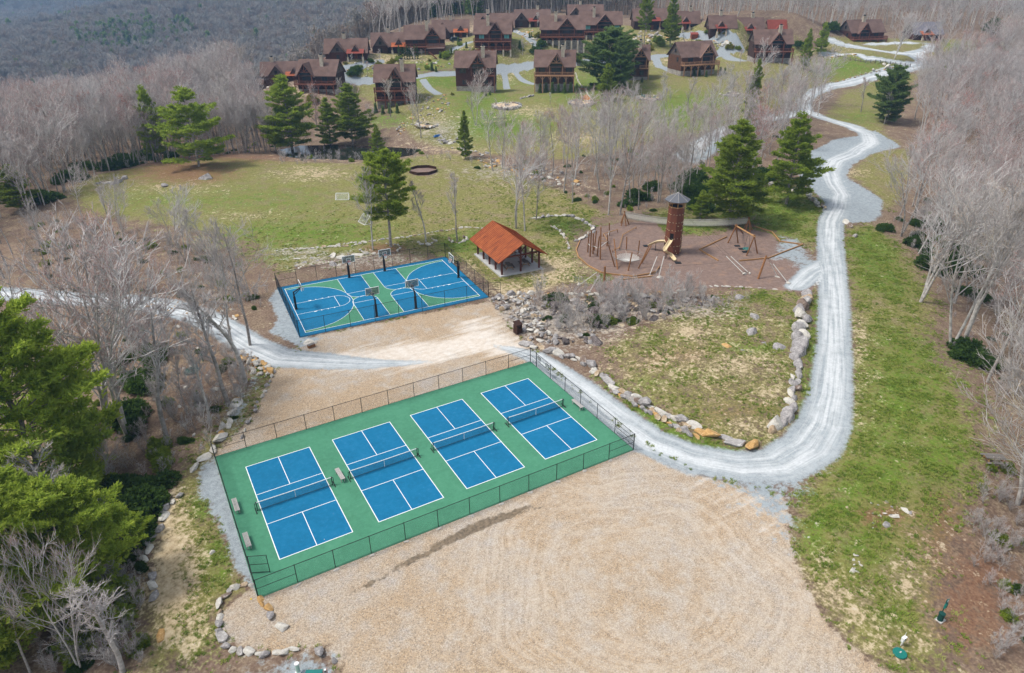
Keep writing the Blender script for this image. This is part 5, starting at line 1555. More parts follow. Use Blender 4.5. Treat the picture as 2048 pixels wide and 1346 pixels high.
def fire_pit(px, py, rad_px, label, chairs=0, wall=True):
    P = site(px, py); dep = project(P)[2]; r = rad_px*dep/F_PX
    e = empty('fire_pit', P, label, 'fire pit')
    MB().tube((0, 0, -.3), (0, 0, .28 if wall else .05), r*.86, n=20).build('gravel_floor', MAT['sandy'], e)
    n = int(2*math.pi*r/.85)
    for row in range(2 if wall else 1):
        for k in range(n):
            a = 2*math.pi*(k+.5*row)/n
            o = link('stone', random.choice(ROCKS[random.choice(('rock_pale','rock_grey','rock'))]), e)
            o.location = (r*math.cos(a), r*math.sin(a), (-.25+row*.4) if wall else -.05); o.scale = (.66, .50, .42); o.rotation_euler = (0, 0, a+random.uniform(-.4, .4))
    for k in range(9):
        a = 2*math.pi*k/9; o = link('hearth_stone', random.choice(ROCKS['rock_grey']), e); o.location = (.6*math.cos(a), .6*math.sin(a), .25 if wall else .03); o.scale = (.26, .22, .25)
    MB().tube((0, 0, .25), (0, 0, .42), .4, n=12).build('ash_bowl', MAT['dark_inside'], e)
    for k in range(chairs):
        a = R_(60+k*75)+1.0; q = P+np.array([r*.62*math.cos(a), r*.62*math.sin(a), .28 if wall else .05])
        c = empty('garden_chair', q, None, None, None, rz=a-math.pi/2)
        tag(c, 'dark teal slatted garden chair by the round fire pit, '+('left one', 'middle one', 'right one')[k], 'chair', 'garden chairs at the fire pit')
        for j in range(4): MB().box(((j-1.5)*.15, 0, .38), (.13, .5, .04)).build('seat_slat', MAT['teal_paint'], c)
        for j in range(4): MB().beam(((j-1.5)*.15, .25, .36), ((j-1.5)*.17, .48, 1.0), .12, .03).build('back_slat', MAT['teal_paint'], c)
        for s in (-1, 1):
            MB().box((s*.36, 0, .58), (.14, .65, .04)).build('armrest', MAT['teal_paint'], c); MB().box((s*.34, -.25, .28), (.06, .06, .58)).build('leg', MAT['teal_paint'], c); MB().box((s*.34, .28, .28), (.06, .06, .58)).build('leg', MAT['teal_paint'], c)
    return e


MAT['sandy'] = simple('sandy', (.55,.42,.28), .9, .2, 2)
fire_pit(1014, 212, 27, 'round boulder walled fire pit terrace below the second front cabin')
fire_pit(1161, 207, 23, 'round boulder walled fire pit terrace at the foot of the orange path')
fire_pit(1299, 196, 23, 'flat round fire pit with teal garden chairs', 3, False)
fire_pit(1457, 188, 18, 'flat stone fire pit ring on the green lawn', 0, False)
P = site(835, 255); fire_pit(855, 250, 22, 'flat stone fire pit terrace above the stream', 0, False)
# orange path with stone kerbs down to the second terrace
q = px_poly([(1158,176),(1168,177),(1174,190),(1184,200),(1170,202),(1162,196)])
z_ = H(q[:, 0], q[:, 1]); m = MB(); m.add([(a, b, c+.05) for (a, b), c in zip(q, z_)], [list(range(len(q)))])
MAT['orange_mulch'] = simple('orange_mulch', (.42,.20,.08), .9, .3, 3)
tag(m.build('mulch_path', MAT['orange_mulch']), kind='structure')
rocks_line('stone_edging', [(1157,176),(1162,186),(1163,196)], .5, 'stones lining the left of the orange path', kinds=('rock_pale',), gap=1.0)
rocks_line('stone_edging', [(1169,177),(1176,190),(1186,201)], .5, 'stones lining the right of the orange path', kinds=('rock_pale',), gap=1.0)
rocks_line('stepping_stones', [(1151,146),(1154,156),(1160,168),(1165,176)], .6, 'stepping stones down the side of the third front cabin', kinds=('rock_pale',), gap=1.4)
rocks_line('stone_wall', [(1240,168),(1252,176),(1268,187)], .7, 'thin pale stone wall on the lawn by the big pine', kinds=('rock_pale',), gap=.8)
rocks_line('stone_wall', [(1042,198),(1060,193),(1068,192)], 1.0, 'short boulder row right of the first terrace', kinds=('rock_grey','rock_pale'), gap=.9)

# ================================================================== CABINS
MAT['shingle'] = (lambda: (lambda t: (t.bump(t.noise(6, 3, vec=t.obj()), .03, .5), t.fin(t.ramp(t.math('ADD', t.math('MULTIPLY', t.noise(.5, 3, vec=t.obj()), .5), t.math('MULTIPLY', t.noise(6, 3, .7, vec=t.obj()), .5)), [(.3, (.085,.055,.045)), (.55, (.158,.102,.084)), (.75, (.23,.16,.135))]), .9, spec=.1))[1])(NT('shingle_roof')))()
def siding(name, a, b):
    t = NT(name); o = t.obj()
    wv = t.node('ShaderNodeTexWave'); wv.bands_direction = 'Z'; wv.inputs['Scale'].default_value = 1.4; wv.inputs['Distortion'].default_value = .4; t.put(wv.inputs['Vector'], o)
    f = t.math('ADD', t.math('MULTIPLY', wv.outputs['Fac'], .35), t.math('MULTIPLY', t.noise(2.2, 4, vec=o), .65))
    return t.fin(t.ramp(f, [(.25, a), (.75, b)]), .8, spec=.15)


MAT['siding'] = siding('dark_siding', (.026,.015,.012), (.085,.045,.034))
MAT['siding_red'] = siding('red_siding', (.042,.017,.013), (.115,.048,.035))
MAT['siding_brown'] = siding('brown_siding', (.055,.028,.017), (.160,.080,.048))
MAT['shake'] = siding('gable_shakes', (.06,.045,.038), (.15,.12,.105))
MAT['deck_wood'] = simple('deck_wood', (.20,.072,.042), .75, .3, 2)
MAT['deck_tan'] = simple('deck_tan', (.36,.20,.11), .75, .3, 2)
MAT['stone_base'] = rock_mat2('stone_base', (.16,.145,.13), (.32,.29,.26), (.48,.45,.41))
MAT['chimney_stone'] = rock_mat2('chimney_stone', (.26,.22,.16), (.50,.43,.33), (.66,.60,.50))
MAT['window_glass'] = (lambda t: t.fin((.02,.028,.032), .06, spec=.7))(NT('window_glass'))
MAT['curtain_teal'] = simple('curtain_teal', (.12,.38,.36), .7)
MAT['window_trim'] = simple('window_trim', (.05,.025,.018), .7)
MAT['rust_red'] = simple('rust_red', (.21,.045,.028), .6, .25, 1)
MAT['tan_roof'] = simple('tan_roof', (.27,.17,.12), .85, .2, 2)
MAT['metal_roof'] = simple('metal_roof', (.17,.16,.18), .5, .15, 1, spec=.4)


def gable_roof(x0, x1, y0, y1, ze, rise, axis, oh=.55, th=.16):
    """two sloping slabs; axis 'x' means the ridge runs along x"""
    m = MB()
    if axis == 'x':
        c = (y0+y1)/2; h = (y1-y0)/2; s = rise/h
        for d in (-1, 1):
            e = h+oh
            V = [(x0-oh, c, ze+rise), (x1+oh, c, ze+rise), (x1+oh, c+d*e, ze+rise-s*e), (x0-oh, c+d*e, ze+rise-s*e)]
            V += [(x, y, z-th) for x, y, z in V]
            f = [(0, 1, 2, 3), (7, 6, 5, 4), (2, 6, 7, 3), (3, 7, 4, 0), (1, 5, 6, 2)]
            m.add(V, [q[::-1] for q in f] if d > 0 else f)
    else:
        c = (x0+x1)/2; h = (x1-x0)/2; s = rise/h
        for d in (-1, 1):
            e = h+oh
            V = [(c, y0-oh, ze+rise), (c, y1, ze+rise), (c+d*e, y1, ze+rise-s*e), (c+d*e, y0-oh, ze+rise-s*e)]
            V += [(x, y, z-th) for x, y, z in V]
            f = [(0, 1, 2, 3), (7, 6, 5, 4), (2, 6, 7, 3), (3, 7, 4, 0), (1, 5, 6, 2)]
            m.add(V, f if d > 0 else [q[::-1] for q in f])
    return m


def window(p, x, y, z, w_, h_, face='y', glass='window_glass', name='window'):
    """window standing proud of a wall; x,y,z is its centre on the wall plane facing -y (or -x)"""
    t = .07
    fr_ = MB()
    def bx(m, dx, dz, sw, sh, out, dp=.06):
        if face == 'y': m.box((x+dx, y-out, z+dz), (sw, dp, sh))
        elif face == '-x': m.box((x-out, y+dx, z+dz), (dp, sw, sh))
        else: m.box((x+out, y+dx, z+dz), (dp, sw, sh))
    for s in (-1, 1): bx(fr_, s*(w_/2), 0, .12, h_+.12, .05); bx(fr_, 0, s*(h_/2), w_-.12, .12, .05)
    bx(fr_, 0, 0, .07, h_-.12, .045)
    o = fr_.build(name, MAT['window_trim'], p)
    g_ = MB(); bx(g_, 0, 0, w_-.1, h_-.1, .02, .03); g_.build('pane', MAT[glass], o)
    return o


def railing(p, a, b, z, h=1.0, mat='deck_wood'):
    a = np.array(a, float); b = np.array(b, float); L = np.linalg.norm(b-a)
    m = MB(); m.beam((*a, z+h), (*b, z+h), .12, .08); m.beam((*a, z+.15), (*b, z+.15), .06, .08)
    n = max(1, int(L/1.8))
    for k in range(n+1): q = a+(b-a)*k/n; m.box((*q, z+h/2), (.12, .12, h))
    r = m.build('railing', MAT[mat], p)
    m = MB(); n = max(2, int(L/.16))
    for k in range(1, n): q = a+(b-a)*k/n; m.box((*q, z+h*.55), (.035, .035, h*.8))
    m.build('balusters', MAT[mat], r)['kind'] = 'stuff'


def chimney(p, x, y, z0, z1, sx=1.1, sy=.9):
    c = MB().box((x, y, (z0+z1)/2), (sx, sy, z1-z0)).box((x, y, z1+.06), (sx+.25, sy+.25, .12)).build('chimney', MAT['chimney_stone'], p)
    MB().box((x, y, z1+.30), (sx*.6, sy*.6, .34)).box((x, y, z1+.50), (sx*.85, sy*.85, .07)).build('cap', MAT['black_metal'], c)


def cabin_front(px, py, W, label, yaw=0, D=9.0, base=1.6, low=2.5, main=2.75, rise=4.0, sid='siding', post='deck_tan', posts=7, deck=True, gx=.52, gw=.40, chx=.70, lowdeck=False, stone_posts=False, mirror=False, balcony=False, glass='window_glass', side=-1, deckw=None, sink=.6):
    """lodge seen from the valley: x right, y away, ridge along x, cross gable with truss, deck on posts"""
    P = site(px, py); c = empty('cabin', P-np.array([0, 0, .1]), label, 'cabin', 'brown cabins on the hillside', rz=YAW+R_(yaw))
    x0, x1 = -W/2, W/2; y0, y1 = (2.4 if deck else .3), (2.4 if deck else .3)+D
    zb, zl, zm = base, base+low, base+low+main
    MB().box((0, (y0+y1)/2, zb/2-sink), (W-.1, D-.1, zb+2*sink)).build('foundation', MAT['stone_base'], c)
    MB().box((0, (y0+y1)/2, (zb+zm)/2+.002), (W, D, zm-zb)).build('wall', MAT[sid], c)
    # gable ends
    for s in (-1, 1):
        x = s*W/2; cy = (y0+y1)/2
        MB().add([(x, y0, zm), (x, y1, zm), (x, cy, zm+rise*.97), (x-s*.2, y0, zm), (x-s*.2, y1, zm), (x-s*.2, cy, zm+rise*.97)], [(0, 1, 2), (5, 4, 3), (0, 2, 5, 3), (1, 4, 5, 2)] if s > 0 else [(2, 1, 0), (3, 4, 5), (3, 5, 2, 0), (2, 5, 4, 1)]).build('gable_end', MAT['shake'], c)
        window(c, x, cy, zm+rise*.32, 1.0, 1.1, '-x' if s < 0 else 'x')
        window(c, x, cy-D*.2, zl+1.4, 1.0, 1.3, '-x' if s < 0 else 'x')
    gable_roof(x0, x1, y0, y1, zm, rise, 'x').build('roof', MAT['shingle'], c)
    # cross gable
    gc = x0+W*gx; gh = W*gw/2; gy0 = y0-1.3; gr = rise*.86
    MB().add([(gc-gh+.3, y0-.25, zm-.3), (gc+gh-.3, y0-.25, zm-.3), (gc, y0-.25, zm+gr*.9), (gc-gh+.3, y0+.1, zm-.3), (gc+gh-.3, y0+.1, zm-.3), (gc, y0+.1, zm+gr*.9)], [(0, 1, 2), (5, 4, 3), (0, 2, 5, 3), (1, 4, 5, 2)]).build('gable_wall', MAT['window_glass'], c)
    gable_roof(gc-gh, gc+gh, gy0, (y0+y1)/2, zm-.1, gr, 'y', .45).build('cross_gable_roof', MAT['shingle'], c)
    t = MB(); z_t = zm-.15+gr*.28; sl_ = gr/gh
    t.beam((gc-gh*.72, gy0-.1, z_t), (gc+gh*.72, gy0-.1, z_t), .18, .2); t.beam((gc, gy0-.1, z_t), (gc, gy0-.1, zm+gr*.8), .18, .18)
    for s in (-1, 1):
        t.beam((gc, gy0-.1, z_t+.1), (gc+s*gh*.4, gy0-.1, zm+gr*.52), .14, .14)
        t.beam((gc+s*(gh+.35), gy0-.12, zm-.1-.35*sl_-.1), (gc, gy0-.12, zm+gr-.25), .14, .26)
    t.build('truss', MAT[post], c)
    for s in (-1, 1): MB().box((gc+s*(gh-.4), gy0+.1, (zl+zm)/2), (.26, .26, zm-zl)).build('gable_post', MAT[post], c)
    if chx is not None: chimney(c, x0+W*chx, y0+D*.30, zm+.4, zm+rise+1.3)
    # windows
    window(c, gc, y0, zl+1.15, min(3.0, gh*1.2), 2.1, name='patio_door')
    wl = (x0+gc-gh)/2; wr = (x1+gc+gh)/2
    if gc-gh-x0 > 1.6: window(c, wl, y0, zl+1.4, min(1.9, gc-gh-x0-.6), 1.6, glass=glass)
    if x1-gc-gh > 1.6: window(c, wr, y0, zl+1.4, min(1.9, x1-gc-gh-.6), 1.6, glass=glass)
    for k in (.22, .5, .78): window(c, x0+W*k, y0, zb+1.2, 1.3, 1.3)
    if deck:
        dx0, dx1 = (x0-.3, x1+.3) if deckw is None else deckw
        n = posts
        MB().box(((dx0+dx1)/2, y0-1.25, zl-.12), (dx1-dx0, 2.3, .22)).build('deck', MAT[post], c)
        railing(c, (dx0+.1, y0-2.3), (dx1-.1, y0-2.3), zl, mat=post)
        for s in (dx0+.1, dx1-.1): railing(c, (s, y0-2.25), (s, y0-.1), zl, mat=post)
        for k in range(n):
            x = dx0+.25+(dx1-dx0-.5)*k/(n-1)
            MB().box((x, y0-2.2, zl/2-.5), (.24, .24, zl+.7)).build('post', MAT[post], c)
            if stone_posts: MB().box((x, y0-2.2, zb/2-.5), (.55, .55, zb+1.0)).build('stone_pier', MAT['chimney_stone'], c)
            for s in (-1, 1):
                if 0 <= k+s < n: MB().beam((x, y0-2.2, zl-1.2), (x+s*.8, y0-2.2, zl-.28), .12, .12).build('brace', MAT[post], c)
        if lowdeck:
            MB().box(((dx0+dx1)/2, y0-1.25, zb-.1), (dx1-dx0, 2.3, .2)).build('lower_deck', MAT[post], c); railing(c, (dx0+.1, y0-2.32), (dx1-.1, y0-2.32), zb, mat=post)
    if balcony:
        MB().box((x1-1.4, y0-.8, zl-.1), (3.2, 1.5, .18)).build('balcony', MAT[post], c); railing(c, (x1-2.9, y0-1.5), (x1+.1, y0-1.5), zl, mat=post)
        MB().box((x1+.05, y0-1.45, zl/2), (.2, .2, zl)).build('post', MAT[post], c)
    return c


def cabin_street(px, py, W, label, yaw=0, D=8.5, h=2.9, rise=3.9, sid='siding', gl=True, porch='rust', chx=.45, drop=0.0, leftdeck=False, gx=.24, pxx=.74, roof='shingle'):
    """lodge seen from the street: ridge along x, shake gable at one side, rusted porch roof with a little gable"""
    P = site(px, py); c = empty('cabin', P-np.array([0, 0, .1]), label, 'cabin', 'brown cabins on the hillside', rz=YAW+R_(yaw))
    x0, x1 = -W/2, W/2; y0, y1 = 1.6, 1.6+D
    MB().box((0, (y0+y1)/2, h/2-1.2), (W, D, h+2.4)).build('wall', MAT[sid], c)
    for s in (-1, 1):
        x = s*W/2; cy = (y0+y1)/2
        MB().add([(x, y0, h), (x, y1, h), (x, cy, h+rise*.97), (x-s*.2, y0, h), (x-s*.2, y1, h), (x-s*.2, cy, h+rise*.97)], [(0, 1, 2), (5, 4, 3), (0, 2, 5, 3), (1, 4, 5, 2)] if s > 0 else [(2, 1, 0), (3, 4, 5), (3, 5, 2, 0), (2, 5, 4, 1)]).build('gable_end', MAT['shake'], c)
        window(c, x, cy, h+rise*.35, .9, 1.0, '-x' if s < 0 else 'x')
    gable_roof(x0, x1, y0, y1, h, rise, 'x').build('roof', MAT[roof], c)
    if gl:
        gc = x0+W*gx; gh = W*.19; gy = y0-1.5; gr = rise*.80
        MB().box((gc, gy+.75, h/2-1.2), (gh*2, 1.5, h+2.4)).build('wing_wall', MAT[sid], c)
        MB().add([(gc-gh, gy, h), (gc+gh, gy, h), (gc, gy, h+gr), (gc-gh, gy+.2, h), (gc+gh, gy+.2, h), (gc, gy+.2, h+gr)], [(0, 1, 2), (5, 4, 3), (0, 2, 5, 3), (1, 4, 5, 2)]).build('gable_wall', MAT['shake'], c)
        gable_roof(gc-gh, gc+gh, gy, (y0+y1)/2, h, gr, 'y', .5).build('cross_gable_roof', MAT[roof], c)
        window(c, gc, gy, h+.9, .9, 1.0); window(c, gc, gy, 1.4, 1.1, 1.4)
    pc = x0+W*pxx; pw = W*.21
    V = [(pc-pw, y0-2.4, h-.35), (pc+pw, y0-2.4, h-.35), (pc+pw, y0+.6, h+.75), (pc-pw, y0+.6, h+.75)]
    V += [(x, y, z-.10) for x, y, z in V]
    pr = MB().add(V, [(0, 1, 2, 3), (7, 6, 5, 4), (0, 4, 5, 1), (1, 5, 6, 2), (3, 7, 4, 0)]).build('porch_roof', MAT[porch], c)
    for k in range(9):
        x = pc-pw+.05+(2*pw-.1)*k/8; MB().beam((x, y0-2.38, h-.33), (x, y0+.58, h+.76), .05, .05).build('seam', MAT[porch], pr)
    gable_roof(pc-1.1, pc+1.1, y0-1.0, y0+2.6, h+.55, 1.5, 'y', .3).build('dormer_roof', MAT[roof], c)
    MB().add([(pc-1.1, y0-.9, h+.35), (pc+1.1, y0-.9, h+.35), (pc, y0-.9, h+1.95), (pc-1.1, y0-.7, h+.35), (pc+1.1, y0-.7, h+.35), (pc, y0-.7, h+1.95)], [(0, 1, 2), (5, 4, 3), (0, 2, 5, 3), (1, 4, 5, 2)]).build('dormer_wall', MAT['shake'], c)
    for s in (-1, 1):
        MB().box((pc+s*(pw-.4), y0-2.1, .3), (.7, .7, 2.2), taper=.85).build('stone_pier', MAT['chimney_stone'], c); MB().box((pc+s*(pw-.4), y0-2.1, (1.4+h-.4)/2), (.25, .25, h-.4-1.4)).build('post', MAT['deck_tan'], c)
    MB().box((pc, y0-.04, 1.1), (1.1, .08, 2.1)).build('door', MAT['deck_wood'], c)
    window(c, pc-pw*.75, y0, 1.5, 1.0, 1.3); window(c, pc+pw*.75, y0, 1.5, 1.0, 1.3)
    if x1-pc-pw > 1.4: window(c, (x1+pc+pw)/2, y0, 1.5, 1.0, 1.3)
    if chx is not None: chimney(c, x0+W*chx, (y0+y1)/2+.2, h+rise-1.2, h+rise+1.3, 1.2, .9)
    if leftdeck:
        MB().box((x0-1.3, y0+D*.45, -.1), (2.6, D*.8, .22)).build('deck', MAT['deck_wood'], c); railing(c, (x0-2.5, y0+.3), (x0-.1, y0+.3), 0); railing(c, (x0-2.5, y0+.3), (x0-2.5, y0+D*.8), 0)
        for x in (x0-2.5, x0-.9): MB().box((x, y0+.35, -1.8), (.22, .22, 3.4)).build('post', MAT['deck_wood'], c)
    return c


def shed(px, py, W, label, yaw=0, h=2.4, D=3.5, sid='siding_brown'):
    P = site(px, py); c = empty('shed', P-np.array([0, 0, .1]), label, 'shed', rz=YAW+R_(yaw))
    MB().box((0, D/2, h/2-.5), (W, D, h+1)).build('wall', MAT[sid], c)
    for s in (-1, 1):
        x = s*W/2; MB().add([(x, 0, h), (x, D, h), (x, D/2, h+1.15), (x-s*.15, 0, h), (x-s*.15, D, h), (x-s*.15, D/2, h+1.15)], [(0, 1, 2), (5, 4, 3), (0, 2, 5, 3), (1, 4, 5, 2)] if s > 0 else [(2, 1, 0), (3, 4, 5), (3, 5, 2, 0), (2, 5, 4, 1)]).build('gable_end', MAT[sid], c)
    gable_roof(-W/2, W/2, 0, D, h, 1.2, 'x', .35).build('roof', MAT['shingle'], c)


def wm(px, py, wpx): return wpx*project(site(px, py))[2]/F_PX


def CF(px, py, wpx, label, **k): return cabin_front(px, py, wm(px, py, wpx)-1.1, label, **k)
def CS(px, py, wpx, label, **k): return cabin_street(px, py, wm(px, py, wpx)-1.1, label, **k)


CF(791, 214, 84, 'front row cabin with two stacked decks, nearest the three pines', base=2.0, low=2.6, lowdeck=True, posts=5, post='deck_wood', gx=.52, chx=.70, yaw=2)
CF(951, 184, 84, 'front row cabin standing behind the lone spreading bare tree', base=1.8, low=3.3, deck=False, balcony=True, post='deck_wood', gx=.58, chx=.70, yaw=-3, sid='siding_red')
CF(1108, 185, 84, 'front row cabin with tan braced deck above a row of small firs', base=2.3, low=2.7, posts=6, gx=.54, chx=.70, yaw=-5, sid='siding_brown')
CF(985, 108, 78, 'two storey cabin with red decks on both levels, left of centre', base=1.5, low=2.7, lowdeck=True, posts=6, post='deck_wood', stone_posts=True, gx=.58, chx=.36, yaw=-3, sid='siding_red', glass='curtain_teal')
CF(1124, 100, 92, 'large cabin with long braced deck on tall pale stone piers', base=3.2, low=1.3, posts=8, post='deck_wood', stone_posts=True, gx=.60, chx=.34, yaw=-4)
CF(1200, 84, 88, 'large cabin half hidden behind the dark pine, teal curtains', base=2.4, low=1.3, posts=7, post='deck_wood', gx=.60, chx=.34, yaw=-4, glass='curtain_teal', stone_posts=True)
CF(1266, 161, 64, 'front row cabin peeping out right of the dark pine', base=1.2, low=2.8, deck=False, balcony=True, gx=.70, gw=.5, chx=.70, yaw=-4, sid='siding_brown', D=8)
CF(1402, 153, 84, 'front row cabin turned to show its left gable and braced deck', base=1.8, low=2.0, posts=6, gx=.70, chx=None, yaw=18, sid='siding_brown', D=9)
CF(1546, 127, 78, 'front row cabin at the right end behind bare trees', base=1.6, low=2.4, posts=5, post='deck_wood', gx=.58, chx=.68, yaw=-3)
CS(565, 166, 86, 'leftmost cabin with rusty porch roof and tall pale chimney', leftdeck=True, sid='siding_brown', chx=.26, gx=.38, pxx=.80, yaw=8)
CF(630, 188, 86, 'cabin partly hidden behind the tall pines at the left', base=1.2, low=1.8, posts=6, post='deck_wood', gx=.26, chx=.62, yaw=-8)
shed(512, 182, wm(512, 182, 30), 'small brown shed left of the leftmost cabin', sid='siding_brown')
CS(692, 122, 88, 'cabin with red porch roof behind the left side drive', leftdeck=True, sid='siding_red', porch='rust_red', chx=.45, gx=.32, yaw=4)
CS(781, 108, 78, 'cabin with orange porch roof between the left side cabin and the green hedge', sid='siding', chx=.45, gx=.24, yaw=4, leftdeck=True)
CF(851, 110, 84, 'cabin with a side deck and stair behind the row of green cypresses', base=1.2, low=1.6, posts=5, post='deck_wood', gx=.70, chx=.56, yaw=4)
shed(872, 109, wm(872, 109, 32), 'dark red shed beside the deck stair', sid='siding_red')
CS(902, 78, 76, 'cabin with orange porch roof where the dark jeep is parked', chx=.50, gx=.26, pxx=.78, yaw=3)
CS(990, 64, 80, 'back row cabin behind the one with red decks', chx=.30, gx=.18, pxx=.64, porch='rust_red', yaw=0)
CS(1065, 55, 74, 'back row cabin left of the large stone pier cabin', chx=.66, gx=.18, pxx=.60, porch='rust_red')
CS(1172, 44, 74, 'back row cabin rising behind the large pair', chx=.36, gx=.20, pxx=.66, porch='rust_red')
CS(1305, 62, 78, 'cabin with tall stone porch piers between the two village pines', chx=None, gx=.1, gl=False, pxx=.50, h=4.2, porch='rust_red')
CS(1378, 60, 48, 'small cabin with red porch roof right of the village pines', chx=.62, gl=False, pxx=.34, porch='rust_red', D=7)
CS(1447, 70, 58, 'street cabin with red porch roof behind two yellow green shrubs', chx=.45, gl=False, pxx=.40, porch='rust_red', D=7)
CS(1502, 74, 58, 'street cabin with wide red porch roof, right of the shrub cabin', chx=.62, gl=False, pxx=.46, porch='rust_red', D=7)
CS(1556, 78, 40, 'small red roofed cabin at the right end of the street', chx=None, gl=False, pxx=.5, porch='rust_red', D=6, roof='rust_red')
CF(1740, 84, 78, 'large lodge with tan roof and red deck at the upper right', base=.6, low=.5, posts=5, post='deck_wood', gx=.35, gw=.34, chx=.42, yaw=10, sid='siding_red')
CS(1858, 82, 62, 'reddish cabin with grey metal roof behind the big bare trees', chx=None, gl=False, pxx=.4, roof='metal_roof', sid='siding_red')
P = site(1389, 78); e = empty('shed', P, 'small bright rust coloured shelter below the small street cabin', 'shed', rz=YAW)
MB().box((0, 1, .9), (2.6, 2, 1.8)).build('wall', MAT['rust'], e); MB().box((0, .9, 1.9), (3, 2.6, .14), rot=np.array([[1, 0, 0], [0, .97, -.24], [0, .24, .97]])).build('roof', MAT['rust_red'], e)

# stone retaining wall and stairs by the side deck (left complex)
P = site(874, 118); m = MB(); e = empty('outdoor_stair', P, 'brown wooden stair leading down from the side deck', 'stair', rz=YAW)
for k in range(9): MB().box((-2.4+k*.28, .3, 2.2-k*.24), (.28, 1.1, .05)).build('step', MAT['deck_wood'], e)
for s in (-.28, .88): MB().beam((-2.6, s, 2.2), (0, s, 0), .06, .22).build('stringer', MAT['deck_wood'], e)


def car(px, py, rz, label, paint, L=4.4):
    P = site(px, py); c = empty('parked_car', P+(0, 0, .05), label, 'car', rz=rz)
    m = MB(); m.box((0, 0, .75), (L, 1.8, .65)).box((L*.30, 0, 1.02), (L*.30, 1.6, .18), taper=.9); m.build('body', MAT[paint], c)
    MB().box((-L*.12, 0, 1.40), (L*.58, 1.62, .66), taper=.86).build('cabin', MAT[paint], c)
    MB().box((-L*.12, 0, 1.40), (L*.46, 1.68, .42), taper=.88).box((-L*.12, 0, 1.40), (L*.61, 1.4, .42), taper=.88).build('window', MAT['window_glass'], c)
    for x in (-L*.32, L*.32):
        for y in (-.85, .85):
            o = MB().tube((x, y-.12, .40), (x, y+.12, .40), .40, n=16).build('wheel', MAT['black_rubber'], c); MB().tube((x, y-.14, .40), (x, y+.14, .40), .2, n=10).build('rim', MAT['bench_wood'], o)
    MB().box((L/2+.05, 0, .55), (.14, 1.7, .2)).box((-L/2-.05, 0, .55), (.14, 1.7, .2)).build('bumper', MAT['black_rubber'], c)
    for y in (-.6, .6): MB().tube((L/2, y, .85), (L/2+.03, y, .85), .11, n=10).build('headlight', MAT['line_white'], c)
    MB().tube((-L/2-.02, 0, .95), (-L/2-.22, 0, .95), .36, n=14).build('spare_wheel', MAT['black_rubber'], c)
    return c


MAT['car_dark'] = simple('car_dark', (.02,.045,.06), .3, .05, spec=.5)
car(912, 84, YAW+R_(20), 'dark blue jeep parked on the gravel by the street cabin', 'car_dark')

# split rail fence along the upper road
sr = sites([1670,1700,1731,1760,1790,1820], [116,121,126,127,131,134]); e = empty('split_rail_fence', sr[2], 'grey split rail fence along the upper gravel road', 'fence')
for i in range(len(sr)-1):
    n = 3
    for k in range(n+(i == len(sr)-2)):
        q = sr[i]+(sr[i+1]-sr[i])*k/n; MB().box(q+(0, 0, .6), (.16, .16, 1.3)).build('post', MAT['weathered_wood'], e, e.location)
        if k < n:
            q2 = sr[i]+(sr[i+1]-sr[i])*(k+1)/n
            for z in (.45, .85): MB().tube(q+(0, 0, z), q2+(0, 0, z), .07, n=5).build('rail', MAT['weathered_wood'], e, e.location)
P = site(1904, 123); e = empty('power_pole', P, 'bare brown utility pole leaning beside the upper road', 'pole')
MB().tube((0, 0, -.3), (.5, 0, 4.6), .16, .12, 8).build('pole', MAT['log'], e)
P = site(875, 273); e = empty('canoe', P, 'small blue tarpaulin covered thing by the stream', 'tarpaulin')
MAT['blue_tarp'] = simple('blue_tarp', (.03,.12,.30), .5)
MB().box((0, 0, .25), (2.2, .9, .5), taper=.5).build('cover', MAT['blue_tarp'], e); e.name = 'tarpaulin'
P = site(1159, 131); e = empty('utility_box', P, 'grey box standing at the street above the stepping stones', 'utility box', rz=YAW)
MB().box((0, 0, .5), (2.0, 1.2, 1.1)).box((0, 0, 1.1), (2.1, 1.3, .1)).build('cabinet', MAT['metal_roof'], e)
# ================================================================== TREES
def bark_mat(name, a, b, sc=5):
    t = NT(name); n = t.noise(sc, 4, .65, vec=t.obj()); r = t.rand()
    return t.fin(t.mix(t.math('MULTIPLY', r, .35), t.ramp(n, [(.35, a), (.65, b)]), (.20,.17,.145)), .9, spec=.1)


def twig_mat(name, cols):
    t = NT(name); r = t.rand()
    st = [(i/max(1, len(cols)-1), c) for i, c in enumerate(cols)]
    n = t.noise(.35, 2, vec=t.obj()); stand = t.noise(.022, 2, .5)      # kinds of tree grow in stands
    v = t.math('ADD', t.math('MULTIPLY', r, .62), t.math('ADD', t.math('MULTIPLY', n, .20), t.math('MULTIPLY', t.math('SUBTRACT', stand, .5), .9)))
    c = t.ramp(v, st)
    k = t.math('ADD', .62, t.math('MULTIPLY', t.noise(.9, 2, vec=t.obj()), .76))
    cm = t.node('ShaderNodeVectorMath', operation='SCALE'); t.put(cm.inputs[0], c); t.put(cm.inputs['Scale'], k)
    return t.fin(cm.outputs[0], .9, spec=.08)


